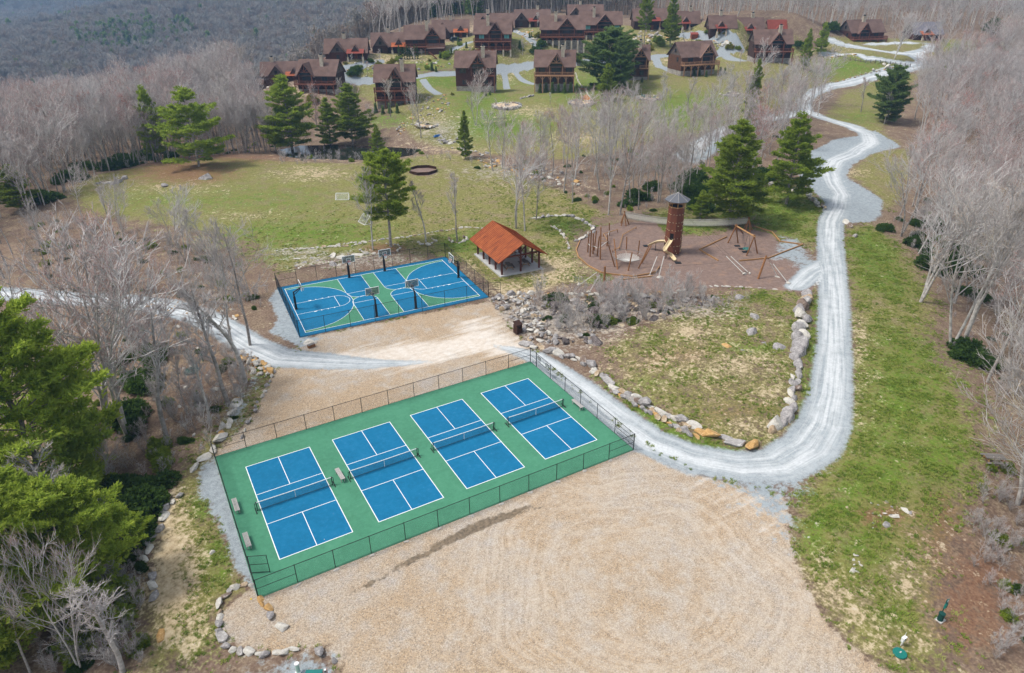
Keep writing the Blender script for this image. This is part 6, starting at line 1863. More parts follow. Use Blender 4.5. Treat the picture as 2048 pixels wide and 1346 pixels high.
MAT['bark_pale'] = bark_mat('bark_pale', (.30,.28,.25), (.66,.63,.59), 3)
MAT['bark_grey'] = bark_mat('bark_grey', (.19,.17,.155), (.46,.43,.40), 3)
MAT['bark_dark'] = bark_mat('bark_dark', (.045,.032,.026), (.14,.105,.085))
MAT['branch_grey'] = twig_mat('branch_grey', [(.48,.46,.44), (.56,.54,.52), (.40,.37,.35), (.62,.60,.58)])
MAT['twigs'] = twig_mat('twigs', [(.31,.265,.25), (.37,.335,.32), (.33,.20,.17), (.42,.40,.385), (.33,.26,.19), (.33,.33,.19)])
MAT['twigs_far'] = twig_mat('twigs_far', [(.21,.19,.165), (.30,.285,.255), (.24,.18,.14), (.20,.25,.15)])
MAT['bark_far'] = bark_mat('bark_far', (.12,.105,.095), (.28,.26,.24))
MAT['twigs_red'] = twig_mat('twigs_red', [(.36,.14,.11), (.33,.16,.125), (.40,.20,.14)])
MAT['twigs_bud'] = twig_mat('twigs_bud', [(.27,.27,.12), (.30,.26,.13), (.24,.24,.10)])


def tubes_np(P0, P1, r0, r1, n):
    P0 = np.asarray(P0); P1 = np.asarray(P1); d = P1-P0; L = np.linalg.norm(d, axis=1, keepdims=True); d = d/np.maximum(L, 1e-6)
    u = np.where(np.abs(d[:, 2:3]) < .9, np.array([[0, 0, 1.]]), np.array([[1., 0, 0]]))
    s = np.cross(d, u); s /= np.linalg.norm(s, axis=1, keepdims=True); u = np.cross(s, d)
    a = np.arange(n)*2*math.pi/n
    ring = np.cos(a)[None, :, None]*s[:, None]+np.sin(a)[None, :, None]*u[:, None]
    V = np.concatenate([P0[:, None]+ring*np.asarray(r0)[:, None, None], P1[:, None]+ring*np.asarray(r1)[:, None, None]], 1)
    m = len(P0); k = np.arange(n); b = (np.arange(m)*2*n)[:, None]
    F_ = np.stack([b+k, b+(k+1) % n, b+n+(k+1) % n, b+n+k], -1).reshape(-1, 4)
    return V.reshape(-1, 3), F_


def spikes_np(P0, P1, r):
    """needle-thin three sided cones"""
    d = P1-P0; L = np.linalg.norm(d, axis=1, keepdims=True); d = d/np.maximum(L, 1e-6)
    u = np.where(np.abs(d[:, 2:3]) < .9, np.array([[0, 0, 1.]]), np.array([[1., 0, 0]]))
    s = np.cross(d, u); s /= np.linalg.norm(s, axis=1, keepdims=True); u = np.cross(s, d)
    a = np.arange(3)*2*math.pi/3
    ring = np.cos(a)[None, :, None]*s[:, None]+np.sin(a)[None, :, None]*u[:, None]
    V = np.concatenate([P0[:, None]+ring*np.asarray(r)[:, None, None], P1[:, None]], 1)
    b = (np.arange(len(P0))*4)[:, None]
    F_ = np.stack([np.concatenate([b+0, b+1, b+3], 1), np.concatenate([b+1, b+2, b+3], 1), np.concatenate([b+2, b+0, b+3], 1)], 1).reshape(-1, 3)
    return V.reshape(-1, 3), F_


def norm(v): return v/max(1e-9, np.linalg.norm(v))


def bare_tree(seed, Hh, crown_lo=.35, spread=.45, n1=13, n2=6, n3=5, ntw=5, stems=1, lean=0.0, r0=None, twr=.011, upw=.55, fork=0.5):
    """leafless hardwood: returns (trunk segs, limb segs, twig segs)"""
    r = np.random.default_rng(seed)
    T, B2, TW = [], [], []
    def grow(p, d, L, rad, lev, nseg, store, up, jit):
        pts = [p.copy()]; q = p.copy(); dd = d.copy()
        for i in range(nseg):
            dd = norm(dd+r.standard_normal(3)*jit+np.array([0, 0, up]))
            q = q+dd*L/nseg; pts.append(q.copy())
        for i in range(nseg):
            ra = rad*(1-.75*i/nseg); rb = rad*(1-.75*(i+1)/nseg)
            store.append((pts[i], pts[i+1], ra, rb))
        return pts
    def along(pts, t):
        x = t*(len(pts)-1); i = min(int(x), len(pts)-2); f = x-i
        return pts[i]*(1-f)+pts[i+1]*f, norm(pts[i+1]-pts[i])
    def side(d, ang):
        a = r.uniform(0, 2*math.pi); u = norm(np.cross(d, [0.31, .77, .55])); v = np.cross(d, u)
        return norm(d*math.cos(ang)+(u*math.cos(a)+v*math.sin(a))*math.sin(ang))
    rad = r0 or Hh*.0108
    for s in range(stems):
        a = r.uniform(0, 6.28); ln = lean if stems == 1 else r.uniform(.12, .34)
        d = norm(np.array([math.cos(a)*ln, math.sin(a)*ln, 1]))
        hs = Hh*(1 if s == 0 else r.uniform(.75, .98))
        tp = grow(np.array([0, 0, -.3]), d, hs*.92, rad*(1 if stems == 1 else .75), 0, 9, T, .06, .05)
        for i in range(n1):
            t = crown_lo+(1-crown_lo)*(i+r.random())/n1*.97
            p, dd = along(tp, t)
            prof = math.sin(math.pi*min(1, (t-crown_lo)/(1-crown_lo)*.72+.22))
            L1 = Hh*spread*prof*r.uniform(.7, 1.15)
            b1 = grow(p, side(dd, R_(r.uniform(28, 58))), L1, rad*.36*(1-.55*t)+.010, 1, 5, B2, upw*.32, .12)
            for j in range(n2):
                t2 = .25+.75*(j+r.random())/n2*.98
                p2, d2 = along(b1, t2)
                L2 = L1*.48*(1.1-.45*t2)*r.uniform(.7, 1.2)
                b2 = grow(p2, side(d2, R_(r.uniform(25, 52))), L2, max(.012, rad*.16), 2, 3, B2, upw*.28, .15)
                for k in range(n3):
                    t3 = .2+.8*(k+r.random())/n3
                    p3, d3 = along(b2, min(t3, 1)); L3 = max(.5, L2*.55)*r.uniform(.6, 1.2)
                    e3 = p3+norm(side(d3, R_(r.uniform(20, 45)))+np.array([0, 0, upw*.45]))*L3
                    B2.append((p3, e3, twr*1.25, twr*.9))
                    for q in range(ntw):
                        t4 = r.uniform(.15, 1.0); p4 = p3+(e3-p3)*t4
                        e4 = p4+norm(side(norm(e3-p3), R_(r.uniform(18, 48)))+np.array([0, 0, upw*.35]))*L3*r.uniform(.45, .95)
                        TW.append((p4, e4, twr))
    return T, B2, TW


class Proto: pass


def make_bare_proto(name, seed, Hh, bark='bark_pale', twigs='twigs', branch='branch_grey', **k):
    T, B2, TW = bare_tree(seed, Hh, **k)
    p = Proto(); p.H = Hh
    tv, tf = tubes_np([q[0] for q in T], [q[1] for q in T], [q[2] for q in T], [q[3] for q in T], 7)
    p.trunk = mesh_np(name+'_trunk', tv, [tf], [MAT[bark]], smooth=True)
    bv, bf = tubes_np([q[0] for q in B2], [q[1] for q in B2], [q[2] for q in B2], [q[3] for q in B2], 3)
    sv, sf = spikes_np(np.array([q[0] for q in TW]), np.array([q[1] for q in TW]), [q[2] for q in TW])
    V = np.concatenate([bv, sv]); mi = np.concatenate([np.zeros(len(bf)), np.ones(len(sf))]).astype(int)
    p.crown = mesh_np(name+'_crown', V, [bf, sf+len(bv)], [MAT[branch], MAT[twigs]], midx=mi)
    p.tris = len(tf)*2+len(bf)*2+len(sf)
    allv = np.concatenate([tv, V]); Va = np.concatenate([tv, bv, sv])
    # joined version for the uncountable woods
    p.whole = mesh_np(name, Va, [np.concatenate([tf, bf+len(tv)]), sf+len(tv)+len(bv)], [MAT[bark], MAT[branch], MAT[twigs]], midx=np.concatenate([np.zeros(len(tf)), np.ones(len(bf)), np.full(len(sf), 2)]).astype(int))
    return p


FOREST = [make_bare_proto('forest_tree', 100+i, 16, bark=('bark_grey', 'bark_pale', 'bark_grey')[i % 3], twigs=('twigs', 'twigs', 'twigs', 'twigs_red', 'twigs', 'twigs')[i % 6], crown_lo=.38, spread=.34+.05*(i % 3), n1=11, n2=6, n3=4, ntw=4, lean=.05*(i % 4), stems=1+(i % 3 == 2), twr=.017) for i in range(9)]
OPEN = [make_bare_proto('open_tree', 200+i, 14, bark=('bark_pale', 'bark_pale', 'bark_grey')[i % 3], crown_lo=.28, spread=.40, n1=12, n2=6, n3=4, ntw=3, lean=.06, stems=(1, 2, 1, 3)[i], twr=.014) for i in range(4)]
SLIM = [make_bare_proto('slim_tree', 260+i, 12, bark=('bark_pale', 'bark_grey')[i % 2], crown_lo=.38, spread=.18, n1=12, n2=5, n3=4, ntw=4, lean=.03, twr=.012, upw=.9) for i in range(3)]
SAPL = [make_bare_proto('sapling', 300+i, 5, bark='bark_grey', crown_lo=.1, spread=.28, n1=6, n2=3, n3=3, ntw=2, stems=3+i, r0=.035, twr=.010) for i in range(3)]
MIDP = [make_bare_proto('mid_tree', 400+i, 16, bark='bark_pale', twigs=('branch_grey', 'twigs', 'twigs_red', 'branch_grey')[i], crown_lo=.40, spread=.34, n1=10, n2=5, n3=3, ntw=3, twr=.024, lean=.05, stems=1+(i == 3)) for i in range(4)]
FARP = [make_bare_proto('far_tree', 500+i, 15, bark='bark_far', twigs='twigs_far', branch='twigs_far', crown_lo=.20, spread=.46, n1=8, n2=5, n3=3, ntw=3, twr=.11, r0=.22) for i in range(3)]


def put_tree(name, proto, P, hh, label, group, rz=None, cat='tree', crown_name='branches', sx=None):
    s = hh/proto.H
    e = empty(name, P, label, cat, group, rz=random.uniform(0, 6.28) if rz is None else rz)
    sx = sx or random.uniform(.9, 1.12)
    e.scale = (s*sx, s*sx, s)
    link('trunk', proto.trunk, e); link(crown_name, proto.crown, e)
    return e


# ---- evergreens
def needle_mat(name, cols, tip):
    t = NT(name); o = t.obj(); r = t.rand()
    n = t.noise(1.1, 3, .6, vec=o); n2 = t.noise(6, 2, vec=o)
    v = t.math('ADD', t.math('MULTIPLY', n, .7), t.math('MULTIPLY', n2, .3))
    c = t.ramp(v, [(.32, cols[0]), (.5, cols[1]), (.66, cols[2])])
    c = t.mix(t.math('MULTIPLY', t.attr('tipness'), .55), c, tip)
    c = t.mix(t.math('MULTIPLY', r, .25), c, (.05,.075,.02))
    mt = t.fin(c, .75, spec=.12)
    tl = t.node('ShaderNodeBsdfTranslucent'); t.put(tl.inputs['Color'], c); mx = t.node('ShaderNodeMixShader'); mx.inputs[0].default_value = .6
    out = [n_ for n_ in t.t.nodes if n_.type == 'OUTPUT_MATERIAL'][0]
    t.t.links.new(t.b.outputs[0], mx.inputs[1]); t.t.links.new(tl.outputs[0], mx.inputs[2]); t.t.links.new(mx.outputs[0], out.inputs[0])
    return mt


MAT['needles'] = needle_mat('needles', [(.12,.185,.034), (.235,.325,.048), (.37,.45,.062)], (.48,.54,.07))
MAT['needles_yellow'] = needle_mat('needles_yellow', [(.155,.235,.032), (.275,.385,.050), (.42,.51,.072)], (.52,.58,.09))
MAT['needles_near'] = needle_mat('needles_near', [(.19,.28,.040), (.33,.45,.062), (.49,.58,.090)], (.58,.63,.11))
MAT['needles_dark'] = needle_mat('needles_dark', [(.085,.155,.060), (.165,.255,.082), (.265,.355,.10)], (.33,.41,.12))
MAT['leaves_dark'] = needle_mat('leaves_dark', [(.024,.060,.018), (.060,.120,.026), (.125,.20,.036)], (.17,.26,.05))
MAT['leaves_yellow'] = needle_mat('leaves_yellow', [(.13,.15,.02), (.24,.24,.03), (.36,.32,.04)], (.40,.36,.05))


def tufts(C, D, size, nl, r, width=.16, flat=.35):
    """brushes of narrow leaf blades: C centres, D outward directions"""
    m = len(C); C = np.repeat(C, nl, 0); Dd = np.repeat(D, nl, 0); sz = np.repeat(size, nl)
    dirs = Dd*1.0+r.standard_normal((m*nl, 3))*np.array([.75, .75, .55])
    dirs /= np.linalg.norm(dirs, axis=1, keepdims=True)
    sidev = np.cross(dirs, r.standard_normal((m*nl, 3))); sidev /= np.linalg.norm(sidev, axis=1, keepdims=True)
    L = (sz*r.uniform(.7, 1.25, m*nl))[:, None]; W = L*width
    base = C+r.standard_normal((m*nl, 3))*sz[:, None]*.22
    V = np.stack([base-sidev*W*.25, base+dirs*L*.45-sidev*W, base+dirs*L, base+dirs*L*.45+sidev*W], 1).reshape(-1, 3)
    F_ = np.arange(len(V)).reshape(-1, 4)
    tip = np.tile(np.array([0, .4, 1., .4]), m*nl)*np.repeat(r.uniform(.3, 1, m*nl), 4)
    return V, F_, tip


def pine_proto(name, seed, Hh, kind='white', mat='needles', density=1.0, tuft=.42, nl=7, crown_lo=.12, width=.22, irregular=.35):
    r = np.random.default_rng(seed)
    seg = []; br = []; C = []; D = []; SZ = []
    p = np.array([0, 0, -.3]); pts = [p]
    for i in range(12): pts.append(np.array([r.normal(0, .06), r.normal(0, .06), Hh*(i+1)/12]))
    rad = Hh*.014
    for i in range(12): seg.append((pts[i], pts[i+1], rad*(1-.92*i/12), rad*(1-.92*(i+1)/12)))
    z = Hh*crown_lo
    while z < Hh*.985:
        t = (z/Hh-crown_lo)/(1-crown_lo)
        if kind == 'white': prof = (1-t)**.7*(.62+.38*min(1, t*5)); sp = .86
        elif kind == 'fir': prof = (1-t)**.95; sp = .36
        elif kind == 'broad': prof = math.sin(math.pi*min(1, .14+t*.86))**.8; sp = .8
        else: prof = (1-t)**.8; sp = .5
        Lmax = Hh*width*prof
        nb = max(3, int(r.integers(4, 7)*(1 if kind != 'fir' else 1.3)))
        a0 = r.uniform(0, 6.28)
        for b in range(nb):
            if r.random() < .10: continue
            a = a0+b*2*math.pi/nb+r.normal(0, .22)
            L = max(.35, Lmax*r.uniform(1-irregular, 1+irregular*.6))
            up = (.10+.75*t) if kind in ('white', 'broad') else (-.12+.6*t)
            d = norm(np.array([math.cos(a), math.sin(a), up+r.normal(0, .08)]))
            s = np.array([0, 0, z+r.normal(0, .1)]); e = s+d*L+np.array([0, 0, .06*L])
            br.append((s, e, max(.012, rad*.28*(1-t)+.008), .008))
            nt_ = max(3, int(L*6.5*density))
            tt = r.uniform(.34 if L > 1.5 else .15, 1.04, nt_)
            wd = L*.34*np.sin(np.pi*np.clip(tt*.8+.16, 0, 1))
            latv = np.array([-math.sin(a), math.cos(a), 0])
            lat = r.normal(0, .55, nt_)
            cc = s+(e-s)*tt[:, None]+latv*(lat*wd)[:, None]+np.stack([np.zeros(nt_), np.zeros(nt_), r.normal(.02, .055, nt_)*max(1, L*.22)], 1)
            C.append(cc); dd = d*.7+latv*(lat*.6)[:, None]+np.array([0, 0, .38]); D.append(dd/np.linalg.norm(dd, axis=1, keepdims=True))
            SZ.append(np.full(nt_, tuft)*r.uniform(.75, 1.2, nt_))
        z += sp*r.uniform(.75, 1.3)*(Hh/15)**.4
    C.append(np.array([[0, 0, Hh]])); D.append(np.array([[0, 0, 1.]])); SZ.append(np.array([tuft]))
    V, F_, tip = tufts(np.concatenate(C), np.concatenate(D), np.concatenate(SZ), nl, r)
    q = Proto(); q.H = Hh
    sg = seg+br
    tv, tf = tubes_np([x[0] for x in sg], [x[1] for x in sg], [x[2] for x in sg], [x[3] for x in sg], 6)
    q.trunk = mesh_np(name+'_trunk', tv, [tf], [MAT['bark_grey']], smooth=True)
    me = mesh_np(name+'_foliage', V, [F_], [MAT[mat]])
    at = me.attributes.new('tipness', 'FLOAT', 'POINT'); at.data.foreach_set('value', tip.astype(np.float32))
    q.crown = me; q.tris = len(F_)*2+len(tf)*2
    return q


def shrub_proto(name, seed, R, Hh, mat, n=500, leaf=.22, holes=.3):
    r = np.random.default_rng(seed); C = []
    lobes = [(r.normal(0, R*.45, 2), r.uniform(.45, .8)*R, r.uniform(.5, 1)*Hh) for _ in range(6)]
    for c, rr, h in lobes:
        k = n//6; v = r.standard_normal((k, 3)); v /= np.linalg.norm(v, axis=1, keepdims=True); v[:, 2] = np.abs(v[:, 2])
        rad = r.uniform(.55, 1.0, k)[:, None]
        C.append(np.column_stack([c[0]+v[:, 0]*rr*rad[:, 0], c[1]+v[:, 1]*rr*rad[:, 0], v[:, 2]*h*rad[:, 0]+.1]))
    C = np.concatenate(C); D = C/np.linalg.norm(C, axis=1, keepdims=True)
    V, F_, tip = tufts(C, D, np.full(len(C), leaf), 5, r, width=.28)
    q = Proto(); q.H = Hh
    P0 = np.zeros((9, 3)); P1 = C[r.integers(0, len(C), 9)]*.8
    tv, tf = tubes_np(P0, P1, np.full(9, .03), np.full(9, .01), 4)
    q.trunk = mesh_np(name+'_stems', tv, [tf], [MAT['bark_dark']])
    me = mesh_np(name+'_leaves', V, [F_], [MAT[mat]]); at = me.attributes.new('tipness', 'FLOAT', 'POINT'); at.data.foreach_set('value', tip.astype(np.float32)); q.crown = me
    q.tris = len(F_)*2
    return q


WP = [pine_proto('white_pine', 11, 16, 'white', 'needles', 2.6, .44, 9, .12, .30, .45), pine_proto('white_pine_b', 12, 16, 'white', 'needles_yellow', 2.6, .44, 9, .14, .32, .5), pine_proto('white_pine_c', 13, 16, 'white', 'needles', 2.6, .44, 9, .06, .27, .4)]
DP = [pine_proto('dark_pine', 21, 17, 'broad', 'needles_dark', 2.8, .48, 9, .06, .33, .45)]
HP = [pine_proto('high_pine', 31, 15, 'broad', 'needles', 2.8, .38, 9, .34, .25, .35)]
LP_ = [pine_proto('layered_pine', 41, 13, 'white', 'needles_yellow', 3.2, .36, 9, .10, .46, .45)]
FIR = [pine_proto('small_fir', 51, 3.2, 'fir', 'needles_dark', 3.0, .26, 6, .02, .26, .15), pine_proto('cypress', 52, 5, 'broad', 'leaves_dark', 3.0, .28, 6, .02, .16, .15)]
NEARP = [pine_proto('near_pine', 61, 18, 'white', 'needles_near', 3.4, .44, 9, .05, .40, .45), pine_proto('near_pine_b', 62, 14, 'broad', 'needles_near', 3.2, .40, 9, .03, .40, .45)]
SH = [shrub_proto('laurel', 71, 1.5, 1.7, 'leaves_dark', 700, .30), shrub_proto('laurel_b', 72, 1.2, 1.2, 'leaves_dark', 600, .26), shrub_proto('yellow_shrub', 73, .9, 1.3, 'leaves_yellow', 420, .2), shrub_proto('green_shrub', 74, 1.3, 1.6, 'needles', 600, .26)]


def pine_at(px, py, top, proto, label, group=None, name='pine_tree', sx=1.0, rz=None):
    P = site(px, py); hh = top_height(P, top)
    return put_tree(name, proto, P, hh, label, group, cat='pine tree', crown_name='foliage', sx=sx, rz=rz)


def bare_at(px, py, top, proto, label, group=None, name='bare_tree', sx=1.0, rz=None):
    P = site(px, py); hh = top_height(P, top)
    return put_tree(name, proto, P, hh, label, group, cat='tree', sx=sx, rz=rz)


# single evergreens, placed by their feet and tops
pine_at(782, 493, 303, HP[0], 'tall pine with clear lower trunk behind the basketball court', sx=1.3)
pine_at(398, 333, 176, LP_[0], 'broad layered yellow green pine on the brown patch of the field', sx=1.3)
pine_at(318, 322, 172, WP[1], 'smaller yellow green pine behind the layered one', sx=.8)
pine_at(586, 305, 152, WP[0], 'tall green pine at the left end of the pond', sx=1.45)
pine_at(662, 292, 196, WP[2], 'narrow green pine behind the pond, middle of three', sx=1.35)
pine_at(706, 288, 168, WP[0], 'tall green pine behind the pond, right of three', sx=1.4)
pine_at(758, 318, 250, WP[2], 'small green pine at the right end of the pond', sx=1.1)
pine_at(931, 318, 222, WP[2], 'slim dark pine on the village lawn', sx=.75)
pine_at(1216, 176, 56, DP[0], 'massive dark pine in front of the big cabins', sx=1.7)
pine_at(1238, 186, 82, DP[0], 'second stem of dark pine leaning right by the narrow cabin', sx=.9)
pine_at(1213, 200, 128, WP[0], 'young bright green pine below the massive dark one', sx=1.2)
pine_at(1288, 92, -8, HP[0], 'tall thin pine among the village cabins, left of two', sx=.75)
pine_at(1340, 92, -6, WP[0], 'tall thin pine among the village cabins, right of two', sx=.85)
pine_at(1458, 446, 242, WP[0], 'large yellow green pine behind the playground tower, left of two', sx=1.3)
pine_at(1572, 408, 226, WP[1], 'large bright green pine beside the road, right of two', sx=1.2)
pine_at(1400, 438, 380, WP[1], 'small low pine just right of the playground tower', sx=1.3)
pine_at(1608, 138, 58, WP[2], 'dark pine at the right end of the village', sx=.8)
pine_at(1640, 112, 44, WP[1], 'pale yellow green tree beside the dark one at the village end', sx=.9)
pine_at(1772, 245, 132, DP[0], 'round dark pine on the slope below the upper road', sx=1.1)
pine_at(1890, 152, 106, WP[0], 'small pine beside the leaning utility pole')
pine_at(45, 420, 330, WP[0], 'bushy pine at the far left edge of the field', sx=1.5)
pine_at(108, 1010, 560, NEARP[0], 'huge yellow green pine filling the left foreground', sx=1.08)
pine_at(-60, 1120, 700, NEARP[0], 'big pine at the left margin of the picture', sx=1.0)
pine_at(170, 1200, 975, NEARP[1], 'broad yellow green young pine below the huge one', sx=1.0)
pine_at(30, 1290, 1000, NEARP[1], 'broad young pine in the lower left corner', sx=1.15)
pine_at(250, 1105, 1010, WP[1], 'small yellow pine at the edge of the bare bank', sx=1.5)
pine_at(398, 812, 785, FIR[0], 'tiny dark conifer in the left wood', name='young_conifer')
pine_at(1500, 250, 120, WP[2], 'thin pale green pine among the bare trees below the village', sx=.7)
for i in range(7):
    pine_at(1080+i*12.2, 186-(i % 2), 168-(i % 3), FIR[0], 'small dark fir below the third front cabin, '+('first', 'second', 'third', 'fourth', 'fifth', 'sixth', 'last')[i]+' from the left', 'row of small firs below the cabin', 'small_fir')
for i, (x, y, t_) in enumerate([(752,226,207),(766,228,212),(780,226,208),(795,226,209),(1388,152,138),(1398,152,139),(1412,154,142),(1440,150,135),(1449,148,136),(980,190,180),(972,192,183),(1284,165,155)]):
    pine_at(x, y, t_, FIR[0], 'small fir planted close to a front row cabin, number %s' % ('one','two','three','four','five','six','seven','eight','nine','ten','eleven','twelve')[i] if False else 'small dark fir planted at the foot of '+('the two deck cabin, far left','the two deck cabin, second','the two deck cabin, third','the two deck cabin, right end','the turned cabin, first','the turned cabin, second','the turned cabin, third','the turned cabin, fourth','the turned cabin, last','the bare tree cabin, right','the bare tree cabin, left','the narrow cabin by the pine')[i], 'small firs at the cabin feet', 'small_fir')
for i in range(8):
    pine_at(799+i*5.2, 118, 92+(i % 3)*2, FIR[1], 'upright green cypress in the hedge before the side deck, '+('first', 'second', 'third', 'fourth', 'fifth', 'sixth', 'seventh', 'last')[i]+' from the left', 'cypress hedge in the village', 'cypress', sx=.8)
for i, (x, y, w_, k_, lb) in enumerate([(1437,68,9,2,'yellow green shrub before the street cabin, left one'),(1450,68,9,2,'yellow green shrub before the street cabin, right one'),(743,232,14,2,'yellow shrub at the corner of the two deck cabin'),(860,122,10,2,'yellow shrub below the dark red shed'),(690,128,10,2,'yellow shrub by the red porch cabin'),(906,190,10,2,'yellow shrub left of the bare tree cabin'),(745,124,8,3,'small round green shrub by the left drive'),(722,135,8,3,'small green shrub on the drive island'),(913,105,9,3,'green shrub below the parked jeep'),(1046,100,8,3,'green shrub between the two big cabins'),(1415,66,10,3,'small evergreen on the street corner'),(1660,60,26,0,'dark evergreen shrub beside the tan roofed lodge'),(1990,65,44,0,'dark shrubs at the edge of the upper right meadow')]):
    P = site(x, y); dep = project(P)[2]; s = w_*dep/F_PX/2.4
    put_tree('shrub', SH[k_], P, SH[k_].H*s, lb, None, cat='shrub', crown_name='leaves')

# village planting
vr = np.random.default_rng(77)
VG = [(700,150),(760,128),(800,124),(900,112),(925,95),(945,112),(1040,95),(1060,75),(1075,100),(1290,100),(1330,86),(1380,100),(1420,92),(1460,98),(1500,100),(1600,92),(1230,110),(1150,118),(870,140),(660,150),(620,200),(540,180)]
NEARTO = ['left drive','left drive island','cypress hedge','shed','parked jeep','red decked cabin','large piers','drive between the large cabins','large piers, right','tall pines','tall pines, right','rusty shelter','street loop','street bend','street cabins','village end','dark pine','stepping stones','street bend, left','pond pine tops','leftmost pines','small brown shed']
for i, (x, y) in enumerate(VG):
    for j in range(3):
        px_, py_ = x+vr.normal(0, 11), y+vr.normal(0, 4); P = site(px_, py_); dep = project(P)[2]
        kk_ = int(vr.integers(5)); pr = [SH[3], SH[0], FIR[0], SH[2], FIR[0]][kk_]; hh_ = vr.uniform(1.1, 2.6)
        put_tree('shrub', pr, P, hh_, '%s %s in the village garden near the %s' % ('low' if hh_ < 1.8 else 'taller', ('green bush', 'dark evergreen bush', 'little dark fir', 'yellowish bush', 'small pointed fir')[kk_], NEARTO[i]), 'garden shrubs of the village', cat='shrub', crown_name='leaves')
for i, (x, y) in enumerate([(702,128),(735,150),(760,130),(830,132),(845,120),(940,120),(1045,110),(1075,60),(1255,118),(1370,95),(1480,130),(1520,160),(1575,140),(1100,210)]):
    bare_at(x, y, y-24-(i % 4)*5, SLIM[i % 3], 'small ornamental bare tree in the village, '+('by the red porch cabin','on the drive island','above the left street','by the cypress hedge','by the yellow shrubs','below the red decks','left of the large piers','by the back row cabin','left of the turned cabin','in the street loop','below the right end cabin','on the lawn below the right end cabin','beside the right end cabin','on the lawn by the second terrace')[i], 'small garden trees of the village', sx=1.6)

# single bare trees
for a in [(746,500,338,OPEN[0],'pale birch like tree leaning beside the pine behind the court',1.0,0.6),(852,484,348,SLIM[0],'slim bare tree in the stone ring with the standing rock',1.2,1.0),(915,482,338,SLIM[1],'slender bare tree nearest the pavilion',1.1,2.0),
 (1032,456,240,OPEN[1],'large twin stemmed bare tree behind the pavilion',1.0,1.2),(1050,462,262,OPEN[0],'pale bare tree just right of the twin stemmed one',.8,4.0),(1072,440,300,OPEN[2],'bare tree with grey bark right of the pavilion roof',.9,2.2),
 (1217,430,196,OPEN[0],'tall pale bare tree at the edge of the mulch, left of two',.8,0.2),(1240,430,186,OPEN[2],'tall pale bare tree at the edge of the mulch, right of two',.8,3.0),
 (952,250,133,OPEN[1],'spreading bare tree standing before the second front cabin',1.05,.3),(842,276,160,OPEN[2],'spreading bare tree right of the two deck cabin',1.0,1.5),(826,250,175,OPEN[0],'thin bare tree beside the rock garden',.9,.5),
 (1375,226,146,SLIM[0],'white barked bare tree on the lawn below the turned cabin',1.6,2.),(1326,196,140,SLIM[2],'small bare tree beside the teal chairs',1.8,1.),(1722,224,150,SLIM[1],'dark forked bare tree on the slope beside the far road',1.4,2.),
 (1768,248,178,SLIM[2],'thin pale tree before the round dark pine',1.5,.4),(1788,118,20,OPEN[3],'big spreading bare tree at the upper road junction',1.25,.4),(1876,112,8,OPEN[1],'big pale bare tree beside the upper meadow',1.2,2.4),
 (1840,604,330,OPEN[3],'large many stemmed bare tree at the right edge of the lawn',1.25,.9),(1904,694,300,OPEN[1],'leaning pale bare tree at the right edge, left of a pair',.95,5.6),(1925,690,350,OPEN[0],'leaning pale bare tree at the right edge, right of a pair',1.0,.1),
 (2035,1010,640,OPEN[3],'bare tree with drooping pale branches at the right margin',1.2,2.0),(2075,1100,800,OPEN[1],'bare tree leaning in from the right margin',1.4,3.4),(2100,1200,850,OPEN[3],'wide pale crown reaching in above the waste station',1.6,1.0),(2060,1240,980,OPEN[0],'thick pale trunk at the lower right margin',1.1,1.1),
 (215,862,470,OPEN[3],'big forked pale tree behind the huge pine',1.2,.5),(255,870,440,OPEN[1],'tall pale tree with wide crown above the left road',1.15,1.7),(335,880,600,SLIM[1],'dark stemmed bare tree in the left wood',1.6,.8),(418,840,660,SLIM[2],'thin straight bare tree by the small conifer',1.4,.2),(500,690,420,OPEN[2],'bare tree at the left corner of the basketball court',1.0,2.2),(490,765,520,SLIM[0],'slim tree at the rock heap by the left road',1.8,.7),
 (465,700,450,OPEN[0],'pale bare tree standing over the left road',1.0,1.1),(458,810,560,SLIM[1],'dark bare tree above the ledge left of the courts',1.7,2.8),
 (190,1090,880,SLIM[0],'thin white bare tree rising from the young pines',1.8,.3),(160,1340,1080,OPEN[1],'white branching bare tree in the lower left corner',.75,2.6),(245,1345,1150,SLIM[2],'thin bare tree at the bottom left edge',2.0,.9),(60,1345,1120,OPEN[0],'bare tree at the extreme lower left',.8,1.9)]:
    bare_at(a[0], a[1], a[2], a[3], a[4], sx=a[5], rz=a[6])

# ---- woods: jittered grid on the land, kept where the photo shows wood
W_L = [(-400,560),(0,470),(60,432),(130,384),(200,346),(330,323),(450,310),(556,304),(545,262),(500,215),(470,175),(500,112),(600,72),(680,60),(760,50),(760,30),(400,60),(-400,120)]
W_B = [(400,118),(500,140),(600,110),(680,88),(770,74),(870,50),(960,38),(1100,26),(1300,34),(1460,46),(1590,56),(1640,62),(1700,62),(1900,62),(2010,70),(2400,80),(2400,-400),(300,-400)]
W_R = [(2020,98),(1960,128),(1880,160),(1835,200),(1820,280),(1850,330),(1810,400),(1785,430),(1805,485),(1850,540),(1880,600),(1915,680),(1955,740),(2030,850),(2080,960),(2080,1346),(2800,1346),(2800,98)]
W_M = [(950,338),(1100,332),(1200,300),(1290,292),(1350,280),(1400,262),(1470,200),(1560,215),(1600,190),(1650,200),(1640,232),(1600,262),(1640,280),(1610,300),(1560,350),(1500,392),(1430,430),(1300,428),(1200,420),(1130,405),(1040,372)]
W_C = [(-300,600),(0,480),(60,440),(150,432),(300,470),(470,520),(540,560),(520,640),(480,640),(400,612),(330,592),(60,575),(-300,600)]
W_D = [(-300,640),(60,620),(330,640),(420,670),(500,730),(480,790),(430,850),(370,910),(300,960),(250,1010),(-300,1010)]
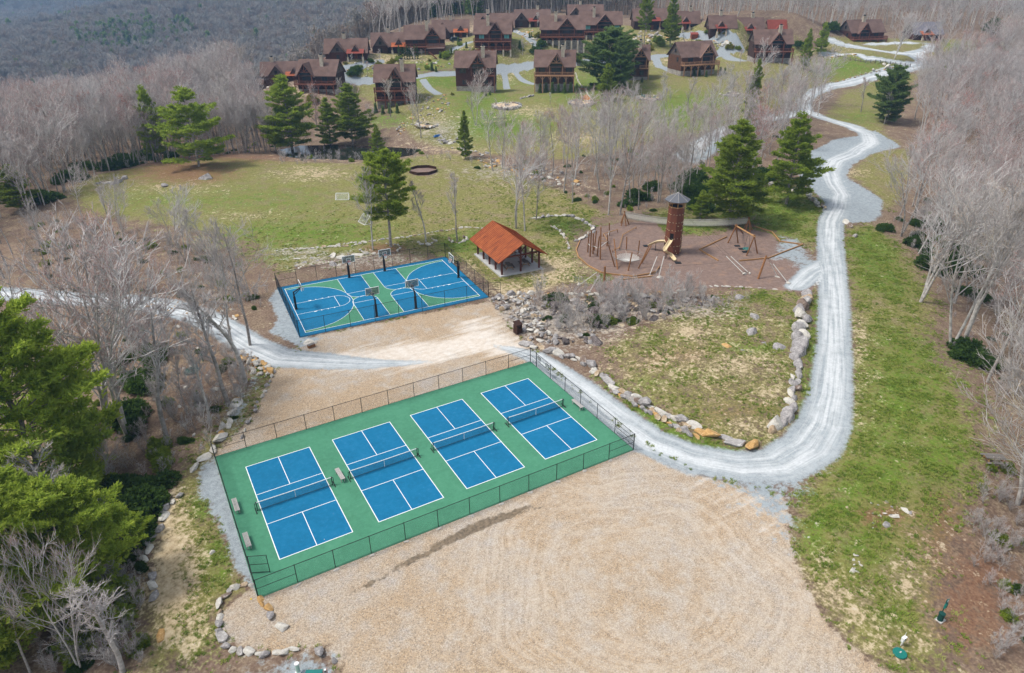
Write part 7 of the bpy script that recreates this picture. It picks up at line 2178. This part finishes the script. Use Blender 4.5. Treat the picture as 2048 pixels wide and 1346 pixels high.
W_E = [(1370,400),(1300,420),(1250,420),(1250,380),(1370,370)]
W_P = [(560,250),(740,235),(850,200),(700,300),(560,300)]


def scatter(polys, spacing, x0, x1, y0, y1, zmax=None, jitter=.42, seed=1):
    r = np.random.default_rng(seed)
    gx, gy = np.meshgrid(np.arange(x0, x1, spacing), np.arange(y0, y1, spacing))
    P = np.stack([gx.ravel(), gy.ravel()], 1)+r.uniform(-jitter, jitter, (gx.size, 2))*spacing
    z = H(P[:, 0], P[:, 1]); P3 = np.column_stack([P, z])
    px, py, Z = project(P3)
    ok = (Z > 30) & ((zmax is None) | (Z < (zmax or 1e9)))
    inn = np.zeros(len(P), bool); q = np.stack([px, py], 1)
    for pl_ in polys: inn |= poly_sd(q, pl_) > 0
    ok &= inn & (px > -500) & (px < 2560) & (py > -420) & (py < 1700)
    return P3[ok], px[ok], py[ok], Z[ok]


woods = []        # (point, height, kind, depth, group)
def add_wood(P3, px, py, Z, hm, hs, kinds, grp, seed):
    r = np.random.default_rng(seed)
    for p, a, b, z in zip(P3, px, py, Z):
        woods.append([p, max(3., r.normal(hm, hs)), kinds[int(r.integers(len(kinds)))], z, grp, a, b])


# keep clearings free of trees
SKY = [px_poly(q) for q in ([(495,195),(560,182),(600,195),(575,215),(500,210)],)]
s_ = scatter([W_L], 4.6, -110, 130, 60, 345, 330, seed=3); add_wood(*s_, 15.5, 2.0, [('F', i) for i in range(9)], 'wood left of the soccer field', 5)
s_ = scatter([W_B], 7.0, 20, 620, 60, 560, 520, seed=4); add_wood(*s_, 16.5, 2.2, [('M', i) for i in range(4)], 'wood behind the cabins', 6)
s_ = scatter([W_R], 6.0, 60, 420, -80, 330, 420, seed=5); add_wood(*s_, 15, 2.2, [('F', i) for i in range(9)], 'wood along the right side', 7)
s_ = scatter([W_M], 6.0, 50, 260, 40, 200, 260, seed=6); add_wood(*s_, 13, 2.2, [('F', i) for i in (0, 1, 3, 4, 6, 7)]+[('O', 0), ('O', 2)], 'grove between the playground and the village lawns', 8)
s_ = scatter([W_C], 7.5, -90, 30, 20, 110, 200, seed=7); add_wood(*s_, 9.5, 2.0, [('F', 0), ('F', 4), ('O', 1), ('S', 0), ('S', 1)], 'trees on the far side of the left road', 9)
s_ = scatter([W_D], 7.4, -90, 30, 0, 70, 200, seed=8); add_wood(*s_, 9.0, 2.4, [('F', 1), ('O', 1), ('S', 0), ('S', 1), ('S', 2)], 'trees in the left wood between road and courts', 10)
s_ = scatter([W_E], 5.0, 50, 160, 30, 120, 200, seed=9); add_wood(*s_, 11, 2, [('F', 0), ('S', 0)], 'trees right behind the playground tower', 11)
s_ = scatter([W_P], 8.0, 20, 120, 100, 200, 260, seed=10); add_wood(*s_, 10, 2, [('S', 0), ('S', 1), ('F', 3)], 'thin trees round the pond', 12)
# a front rank of slim pale stems right at the field edge
edge = np.array([(60,432),(130,384),(200,346),(260,334),(330,323),(400,314),(450,310),(500,308),(552,304)], float)
ti = np.linspace(0, 1, 40)
ex = np.interp(ti, np.linspace(0, 1, len(edge)), edge[:, 0]); ey = np.interp(ti, np.linspace(0, 1, len(edge)), edge[:, 1])
for p in sites(ex, ey-2):
    a, b, z = project(p); woods.append([p, random.uniform(9, 14), random.choice([('S', 0), ('S', 2), ('O', 0), ('F', 4)]), z, 'wood left of the soccer field', a, b])
KIND = {'F': FOREST, 'M': MIDP, 'O': OPEN, 'S': SLIM}


def score(w_):
    p, hh, k, z, g_, a, b = w_
    ta, tb, tz = project(p+np.array([0, 0, hh]))
    vis = (a > -60) and (a < 2110) and (tb < 1346) and (b > 0)
    return (hh/z) if vis else 0


def visible(w_):
    p, hh, k, z, g_, a, b = w_
    tb = project(p+np.array([0, 0, hh]))[1]
    return -160 < a < 2210 and tb < 1420 and b > -30


woods = [w_ for w_ in woods if visible(w_)]
woods.sort(key=score, reverse=True)
print('woods', len(woods))
WLAB = {'wood left of the soccer field': 'leafless grey tree in the wood left of the soccer field',
 'wood behind the cabins': 'leafless grey tree in the wood behind the cabins',
 'wood along the right side': 'leafless grey tree in the wood along the right side',
 'grove between the playground and the village lawns': 'leafless grey tree in the grove between playground and village lawns',
 'trees on the far side of the left road': 'leafless tree on the far side of the left gravel road',
 'trees in the left wood between road and courts': 'leafless tree in the left wood between road and courts',
 'trees right behind the playground tower': 'leafless tree right behind the playground tower',
 'thin trees round the pond': 'thin leafless tree at the dark pond'}
NIND = 255
def wood_label(w_):
    p, hh, k, z, g_, a, b = w_
    form = {'F': ('slender grey', 'pale straight', 'forked', 'reddish twigged', 'leaning grey', 'wide forked', 'leaning pale', 'upright', 'many stemmed'), 'M': ('tall grey', 'pale', 'reddish twigged', 'forked'), 'O': ('wide crowned', 'twin stemmed', 'grey spreading', 'three stemmed'), 'S': ('slim pale', 'slim grey', 'thin white')}[k[0]][k[1]]
    size = 'very tall' if hh > 17 else 'tall' if hh > 15 else 'midsized' if hh > 12.5 else 'small'
    rank = 'front rank' if z < {'wood left of the soccer field': 175, 'wood along the right side': 120, 'wood behind the cabins': 290}.get(g_, 90) else 'deep in the wood'
    if g_ == 'wood left of the soccer field': pl_ = 'left field margin' if a < 120 else 'left of the grey outcrop' if a < 230 else 'left of the layered pine' if a < 330 else 'behind the layered pine' if a < 430 else 'below the leftmost cabin'
    elif g_ == 'wood along the right side': pl_ = 'beside the far slope' if b < 250 else 'beside the road bend' if b < 420 else 'beside the upper right lawn' if b < 620 else 'by the leaning pair' if b < 800 else 'by the lower right lawn'
    elif g_.startswith('grove'): pl_ = 'behind the pavilion' if a < 1120 else 'left of the tower' if a < 1260 else 'behind the tower' if a < 1400 else 'by the large pines' if a < 1520 else 'by the far road'
    elif g_.startswith('wood behind'): pl_ = 'behind the left cabins' if a < 900 else 'behind the large cabins' if a < 1280 else 'behind the street cabins' if a < 1600 else 'behind the tan lodge'
    elif g_.startswith('trees on the far'): pl_ = 'beyond the left gravel road'; rank = 'near the margin' if a < 200 else 'near the basketball court' if a > 400 else 'midway'
    elif g_.startswith('trees in the left'): pl_ = 'in the left wood'; rank = 'near the road' if b < 760 else 'low on the slope'
    elif 'tower' in g_: pl_ = 'right behind the playground tower'
    else: pl_ = 'beside the dark pond'; rank = 'left part' if a < 680 else 'right part'
    return '%s %s bare tree, %s, %s' % (size, form, pl_, rank)


for w_ in woods[:NIND]:
    p, hh, k, z, g_, a, b = w_
    put_tree('bare_tree', KIND[k[0]][k[1]], p, hh, wood_label(w_), g_)

# ---- beyond that, woods that nobody could count: points carrying tree instances
def instance_wood(name, pts, sizes, kinds, protos, label):
    """one object: a point cloud whose points carry whole trees through geometry nodes"""
    me = bpy.data.meshes.new(name); me.from_pydata([tuple(q) for q in pts], [], [])
    a = me.attributes.new('size', 'FLOAT', 'POINT'); a.data.foreach_set('value', np.asarray(sizes, np.float32))
    a = me.attributes.new('kind', 'INT', 'POINT'); a.data.foreach_set('value', np.asarray(kinds, np.int32))
    a = me.attributes.new('turn', 'FLOAT', 'POINT'); a.data.foreach_set('value', rng.uniform(0, 6.28, len(pts)).astype(np.float32))
    o = link(name, me)
    ng = bpy.data.node_groups.new(name+'_nodes', 'GeometryNodeTree')
    ng.interface.new_socket(name='Geometry', in_out='INPUT', socket_type='NodeSocketGeometry'); ng.interface.new_socket(name='Geometry', in_out='OUTPUT', socket_type='NodeSocketGeometry')
    gi = ng.nodes.new('NodeGroupInput'); go = ng.nodes.new('NodeGroupOutput'); jn = ng.nodes.new('GeometryNodeJoinGeometry')
    def nat(nm, ty):
        n = ng.nodes.new('GeometryNodeInputNamedAttribute'); n.data_type = ty; n.inputs[0].default_value = nm; return [s for s in n.outputs if s.enabled][0]
    sz = nat('size', 'FLOAT'); kd = nat('kind', 'INT'); tn = nat('turn', 'FLOAT')
    cx = ng.nodes.new('ShaderNodeCombineXYZ'); ng.links.new(tn, cx.inputs[2])
    for i, pr in enumerate(protos):
        po = bpy.data.objects.new(name+'_source', pr)          # never linked to the scene itself
        oi = ng.nodes.new('GeometryNodeObjectInfo'); oi.inputs['Object'].default_value = po; oi.inputs['As Instance'].default_value = True
        cp_ = ng.nodes.new('FunctionNodeCompare'); cp_.data_type = 'INT'; cp_.operation = 'EQUAL'
        ins = [s for s in cp_.inputs if s.enabled]; ng.links.new(kd, ins[0]); ins[1].default_value = i
        ip = ng.nodes.new('GeometryNodeInstanceOnPoints')
        ng.links.new(gi.outputs[0], ip.inputs['Points']); ng.links.new(cp_.outputs[0], ip.inputs['Selection']); ng.links.new(oi.outputs['Geometry'], ip.inputs['Instance'])
        ng.links.new(cx.outputs[0], ip.inputs['Rotation']); ng.links.new(sz, ip.inputs['Scale'])
        ng.links.new(ip.outputs[0], jn.inputs[0])
    ng.links.new(jn.outputs[0], go.inputs[0])
    mo = o.modifiers.new('trees', 'NODES'); mo.node_group = ng
    tag(o, label, 'woodland', kind='stuff'); return o


rest = woods[NIND:]
if rest:
    pk = [('M', FOREST[i]) for i in range(0)] 
    plist = [q.whole for q in FOREST[:6]]+[q.whole for q in MIDP]
    kd = []; sz = []
    for w_ in rest:
        if w_[2][0] == 'M': kd.append(6+w_[2][1]); sz.append(w_[1]/16)
        else: kd.append(w_[2][1] % 6); sz.append(w_[1]/16)
    instance_wood('distant_wood', [w_[0] for w_ in rest], sz, kd, plist, 'leafless wood stretching behind the cabins and down both sides')
# far hillsides
r5 = np.random.default_rng(12)
n_ = 42000
ang = r5.uniform(-40, 8, n_*3); di = 330+r5.random(n_*3)**.7*2000
dirs = np.array([FW[0], FW[1]])/np.hypot(FW[0], FW[1])
yaw = math.atan2(dirs[1], dirs[0])
aa = yaw+np.radians(r5.uniform(-42, 42, n_*3))
X = CAM[0]+np.cos(aa)*di; Y = CAM[1]+np.sin(aa)*di
Z = H(X, Y); P3 = np.column_stack([X, Y, Z]); px, py, dz = project(P3)
ok = (px > -150) & (px < 1300) & (py > -60) & (py < 330) & (dz > 335)
ok &= ~((px > 345) & (px < 385) & (py > 38) & (py < 62) & (dz > 500))
P3 = P3[ok]; 
keep = np.ones(len(P3), bool)
P3 = P3[:n_]
print('far trees', len(P3))
hz = r5.normal(15, 2, len(P3))/15*np.where(np.hypot(P3[:, 0]-CAM[0], P3[:, 1]-CAM[1]) > 1100, 1.35, 1.0)
conif = pine_proto('far_conifer', 91, 15, 'fir', 'needles_dark', .7, 1.5, 4, .05, .2)
kk = np.where(r5.random(len(P3)) < .012+.30*(np.sin(P3[:, 0]*.013+1)*np.sin(P3[:, 1]*.009+P3[:, 0]*.004) > .72), 3, r5.integers(0, 3, len(P3)))
cv_, cf_ = conif.crown, None
instance_wood('far_forest', P3, hz, kk, [q.whole for q in FARP]+[conif.crown], 'grey brown forest covering the far valley slopes')

# ---- understorey
def bush_things(poly, n, protos, label, group, lo, hi, name='shrub', seed=1, cat='shrub', cn='leaves'):
    r = np.random.default_rng(seed); W = px_poly(poly); py_m = float(np.mean([q_[1] for q_ in poly])); a, b = W.min(0), W.max(0); k = 0
    while k < n:
        q = r.uniform(a, b)
        if poly_sd(q[None], W)[0] < 0: continue
        P = np.array([q[0], q[1], ht(*q)]); a_, b_, _z = project(P)
        if not (-20 < a_ < 2068 and -20 < b_ < 1366): k += 1; continue
        pr = protos[int(r.integers(len(protos)))]
        hq = r.uniform(lo, hi); put_tree(name, pr, P, pr.H*hq, ('large ' if hq > hi-(hi-lo)*.33 else 'small ' if hq < lo+(hi-lo)*.33 else '')+label+(', at the left' if q[0]*RT[0]+q[1]*RT[1] < (W@RT[:2]).min()+.33*np.ptp(W@RT[:2]) else ', at the right' if q[0]*RT[0]+q[1]*RT[1] > (W@RT[:2]).min()+.67*np.ptp(W@RT[:2]) else ', in the middle')+(', near side' if b_ > py_m+8 else ', far side' if b_ < py_m-8 else ''), group, cat=cat, crown_name=cn); k += 1


bush_things([(60,445),(140,380),(200,345),(330,322),(450,308),(330,300),(200,318),(120,350),(40,420)], 26, SH[:2], 'dark laurel at the left field edge', 'laurels at the left field edge', .9, 1.7, seed=2)
bush_things([(1240,428),(1300,415),(1400,440),(1450,440),(1500,390),(1560,350),(1520,330),(1400,360),(1280,380)], 22, SH[:2], 'dark laurel behind the playground', 'laurels behind the playground', 1.0, 2.0, seed=3)
bush_things([(1740,452),(1800,480),(1860,560),(1900,640),(1990,640),(1960,500),(1840,440)], 20, SH[:2], 'dark laurel right of the lawn', 'laurels at the right wood edge', .8, 1.5, seed=4)
bush_things([(1900,720),(1960,760),(1980,800),(2040,790),(2000,720),(1930,700)], 3, SH[:2], 'dark laurel below the leaning trees', 'laurels at the right margin', 1.0, 1.8, seed=14)
bush_things([(0,960),(280,930),(330,980),(280,1060),(240,1180),(230,1346),(-60,1346)], 26, [SH[3], SH[0], SH[1]], 'green bush in the left thicket', 'bushes of the lower left thicket', .9, 1.8, seed=5)
bush_things([(280,900),(330,880),(345,930),(300,950)], 3, [SH[3]], 'round green bush on the bank above the gravel strip', 'green bushes on the left bank', .8, 1.1, seed=6)
bush_things([(215,720),(330,700),(340,850),(240,880)], 7, SH[:2], 'dark laurel at the foot of the big forked tree', 'laurels in the left wood', 1.0, 1.8, seed=7)
bush_things([(1110,600),(1240,600),(1250,660),(1130,660)], 5, [SH[1], SH[3]], 'green bush among the rocks', 'green bushes of the rocky bank', .7, 1.1, seed=8)
bush_things([(1070,590),(1200,590),(1420,590),(1500,600),(1400,630),(1250,660),(1120,670),(1080,630)], 60, SAPL, 'leafless shrub on the rocky bank', 'leafless shrubs of the rocky bank', .45, .95, seed=9, cn='twigs')
bush_things([(250,640),(480,700),(520,740),(440,880),(330,960),(260,900)], 30, SAPL, 'leafless shrub in the left wood', 'leafless shrubs of the left wood', .4, .9, seed=10, cn='twigs')
bush_things([(150,440),(470,520),(545,570),(500,640),(330,590),(60,570)], 26, SAPL, 'leafless shrub beyond the left road', 'leafless shrubs beyond the left road', .4, 1.0, seed=11, cn='twigs')
bush_things([(230,1000),(280,1100),(290,1346),(120,1346),(150,1150)], 14, SAPL, 'leafless shrub in the lower left thicket', 'leafless shrubs of the lower left', .4, 1.0, seed=12, cn='twigs')
bush_things([(1960,780),(2040,860),(2080,1000),(2080,1300),(2300,1300),(2300,780)], 12, SAPL, 'leafless shrub at the right margin', 'leafless shrubs of the right margin', .5, 1.1, seed=13, cn='twigs')
bush_things([(1780,440),(1850,540),(1880,600),(1990,700),(2100,700),(2000,480),(1850,400)], 16, SAPL, 'leafless shrub under the right wood', 'leafless shrubs under the right wood', .5, 1.1, seed=15, cn='twigs')
bush_things([(556,305),(640,318),(760,326),(830,318),(840,300),(860,330),(760,335),(560,330)], 16, SAPL, 'leafless shrub on the pond bank', 'leafless shrubs of the pond bank', .25, .5, seed=16, cn='twigs')

# ---- brush and grass that nobody could count
def scatter_in(polys, n, seed):
    r = np.random.default_rng(seed); out = []
    for pl_, k in zip(polys, n):
        W = px_poly(pl_); a, b = W.min(0), W.max(0); got = 0
        while got < k:
            q = r.uniform(a, b, (k*3, 2)); q = q[poly_sd(q, W) > 0][:k-got]; out.append(q); got += len(q)
    q = np.concatenate(out); return np.column_stack([q, H(q[:, 0], q[:, 1])])


BR = [([(60,450),(150,430),(300,470),(470,520),(545,565),(520,620),(400,612),(330,592),(60,575)], 330), ([(60,620),(330,640),(420,670),(520,745),(470,850),(370,960),(250,1010),(60,900)], 300),
      ([(1070,592),(1200,590),(1420,590),(1500,602),(1400,632),(1250,665),(1120,680),(1060,640)], 90), ([(1780,440),(1850,540),(1880,600),(1990,760),(2100,900),(2200,900),(2000,480),(1850,400)], 170),
      ([(1960,900),(2080,960),(2080,1340),(1990,1340),(1960,1200),(1930,1060)], 90), ([(200,1010),(285,1080),(300,1346),(60,1346),(150,1150)], 150), ([(560,302),(840,300),(960,340),(940,315),(840,330),(560,330)], 70),
      ([(960,335),(1200,300),(1400,262),(1600,200),(1600,262),(1560,350),(1430,430),(1200,420),(1040,372)], 260), ([(140,380),(330,320),(560,300),(545,262),(330,290),(100,340)], 160)]
bp = scatter_in([q[0] for q in BR], [q[1] for q in BR], 31)
bk_ = rng.integers(0, 4, len(bp)); bk_ = np.where(rng.random(len(bp)) < .16, 4+rng.integers(0, 2, len(bp)), bk_ % 3)
def joined_leaf(pr): return pr.crown
instance_wood('brush', bp, np.where(bk_ >= 4, rng.uniform(.25, .6, len(bp)), rng.uniform(.16, .5, len(bp))), bk_, [q.whole for q in SAPL]+[SAPL[0].whole, SH[1].crown, SH[3].crown], 'brown leafless brush and low green scrub on the wood floors and banks')['category'] = 'brush'
# tufts of grass
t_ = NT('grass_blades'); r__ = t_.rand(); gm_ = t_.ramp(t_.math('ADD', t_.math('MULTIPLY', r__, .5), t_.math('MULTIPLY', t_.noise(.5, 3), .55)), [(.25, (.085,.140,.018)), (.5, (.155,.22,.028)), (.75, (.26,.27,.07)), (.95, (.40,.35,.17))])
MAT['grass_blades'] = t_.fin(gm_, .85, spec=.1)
TUF = []
for i in range(4):
    r = np.random.default_rng(900+i); k = 16; a = r.uniform(0, 6.28, k); l = r.uniform(.5, 1., k); c = r.normal(0, .28, (k, 2))
    V = []
    for j in range(k):
        b = np.array([c[j, 0], c[j, 1], -.02]); s_v = np.array([-math.sin(a[j]), math.cos(a[j]), 0])*.09; tp = b+np.array([math.cos(a[j])*.55*l[j], math.sin(a[j])*.55*l[j], .55*l[j]])
        V += [b-s_v, b+s_v, tp]
    TUF.append(mesh_np('grass_tuft', np.array(V), [np.arange(len(V)).reshape(-1, 3)], [MAT['grass_blades']]))
wgt = np.clip(A_['lawn']*.45+A_['green']*.7-A_['sand']*.5, 0, 1.3)*(A_['yard'] < .45)*(A_['road'] < .4)*(A_['mulch'] < .3)*(A_['paved'] < .3)*(A_['grey'] < .5)
wgt = wgt+((A_['yard'] > .35) & (A_['yard'] < .6))*.25
cell = (GP[:, 0] > -40) & (GP[:, 0] < 125) & (GP[:, 1] > -44) & (GP[:, 1] < 99.5)
wgt = np.where(cell, wgt, 0)*np.clip((92-GP[:, 1])/45, 0, 1)*np.where((GP[:, 1] > 50) & (GP[:, 0] < 60), .35, 1.0)
for pl_ in FLAT[:1]+[[bw(-1, -1)[:2], bw(25.6, -1)[:2], bw(25.6, 16.2)[:2], bw(-1, 16.2)[:2]], [(42, 40), (50, 39.6), (51, 51), (43, 51)]]:
    wgt = np.where(cell & (poly_sd(GP, pl_) > -.1), 0, wgt)
px, py, dz = project(np.column_stack([GP, GZ])); wgt = wgt*((px > -40) & (px < 2090) & (py < 1390))
wgt = wgt*(.25+1.5*(np.sin(GP[:, 0]*.9+np.sin(GP[:, 1]*.7)*2)*np.sin(GP[:, 1]*1.1+1) > .1))
sel = rng.choice(len(wgt), 30000, p=wgt/wgt.sum())
gp_ = GP[sel]+rng.uniform(-.35, .35, (len(sel), 2)); gz_ = GZ[sel]
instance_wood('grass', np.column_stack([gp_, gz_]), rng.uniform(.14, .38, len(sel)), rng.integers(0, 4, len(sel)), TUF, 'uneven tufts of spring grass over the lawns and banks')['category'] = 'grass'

# ---- air
hx = simple  # noqa
hm_ = bpy.data.materials.new('haze'); hm_.use_nodes = True; hn = hm_.node_tree
for n in list(hn.nodes):
    if n.type == 'BSDF_PRINCIPLED': hn.nodes.remove(n)
vp = hn.nodes.new('ShaderNodeVolumePrincipled'); vp.inputs['Color'].default_value = (.32, .60, 1.0, 1); vp.inputs['Density'].default_value = HAZE
out = [n for n in hn.nodes if n.type == 'OUTPUT_MATERIAL'][0]; hn.links.new(vp.outputs[0], out.inputs['Volume'])
zlo, zhi = float(GZ.min())-1.5, max(float(GZ.max())+30, 60)
hb = MB().box(((xs[0]+xs[-1])/2, (ys[0]+ys[-1])/2, (zlo+zhi)/2), (xs[-1]-xs[0]+20, ys[-1]-ys[0]+20, zhi-zlo)).build('haze', hm_)
tag(hb, kind='stuff'); hb['label'] = 'thin bluish haze over the valley'
print('tris', sum(p_.tris for p_ in FOREST+OPEN+SLIM+SAPL+MIDP+FARP+WP+DP+HP+LP_+FIR+NEARP+SH))
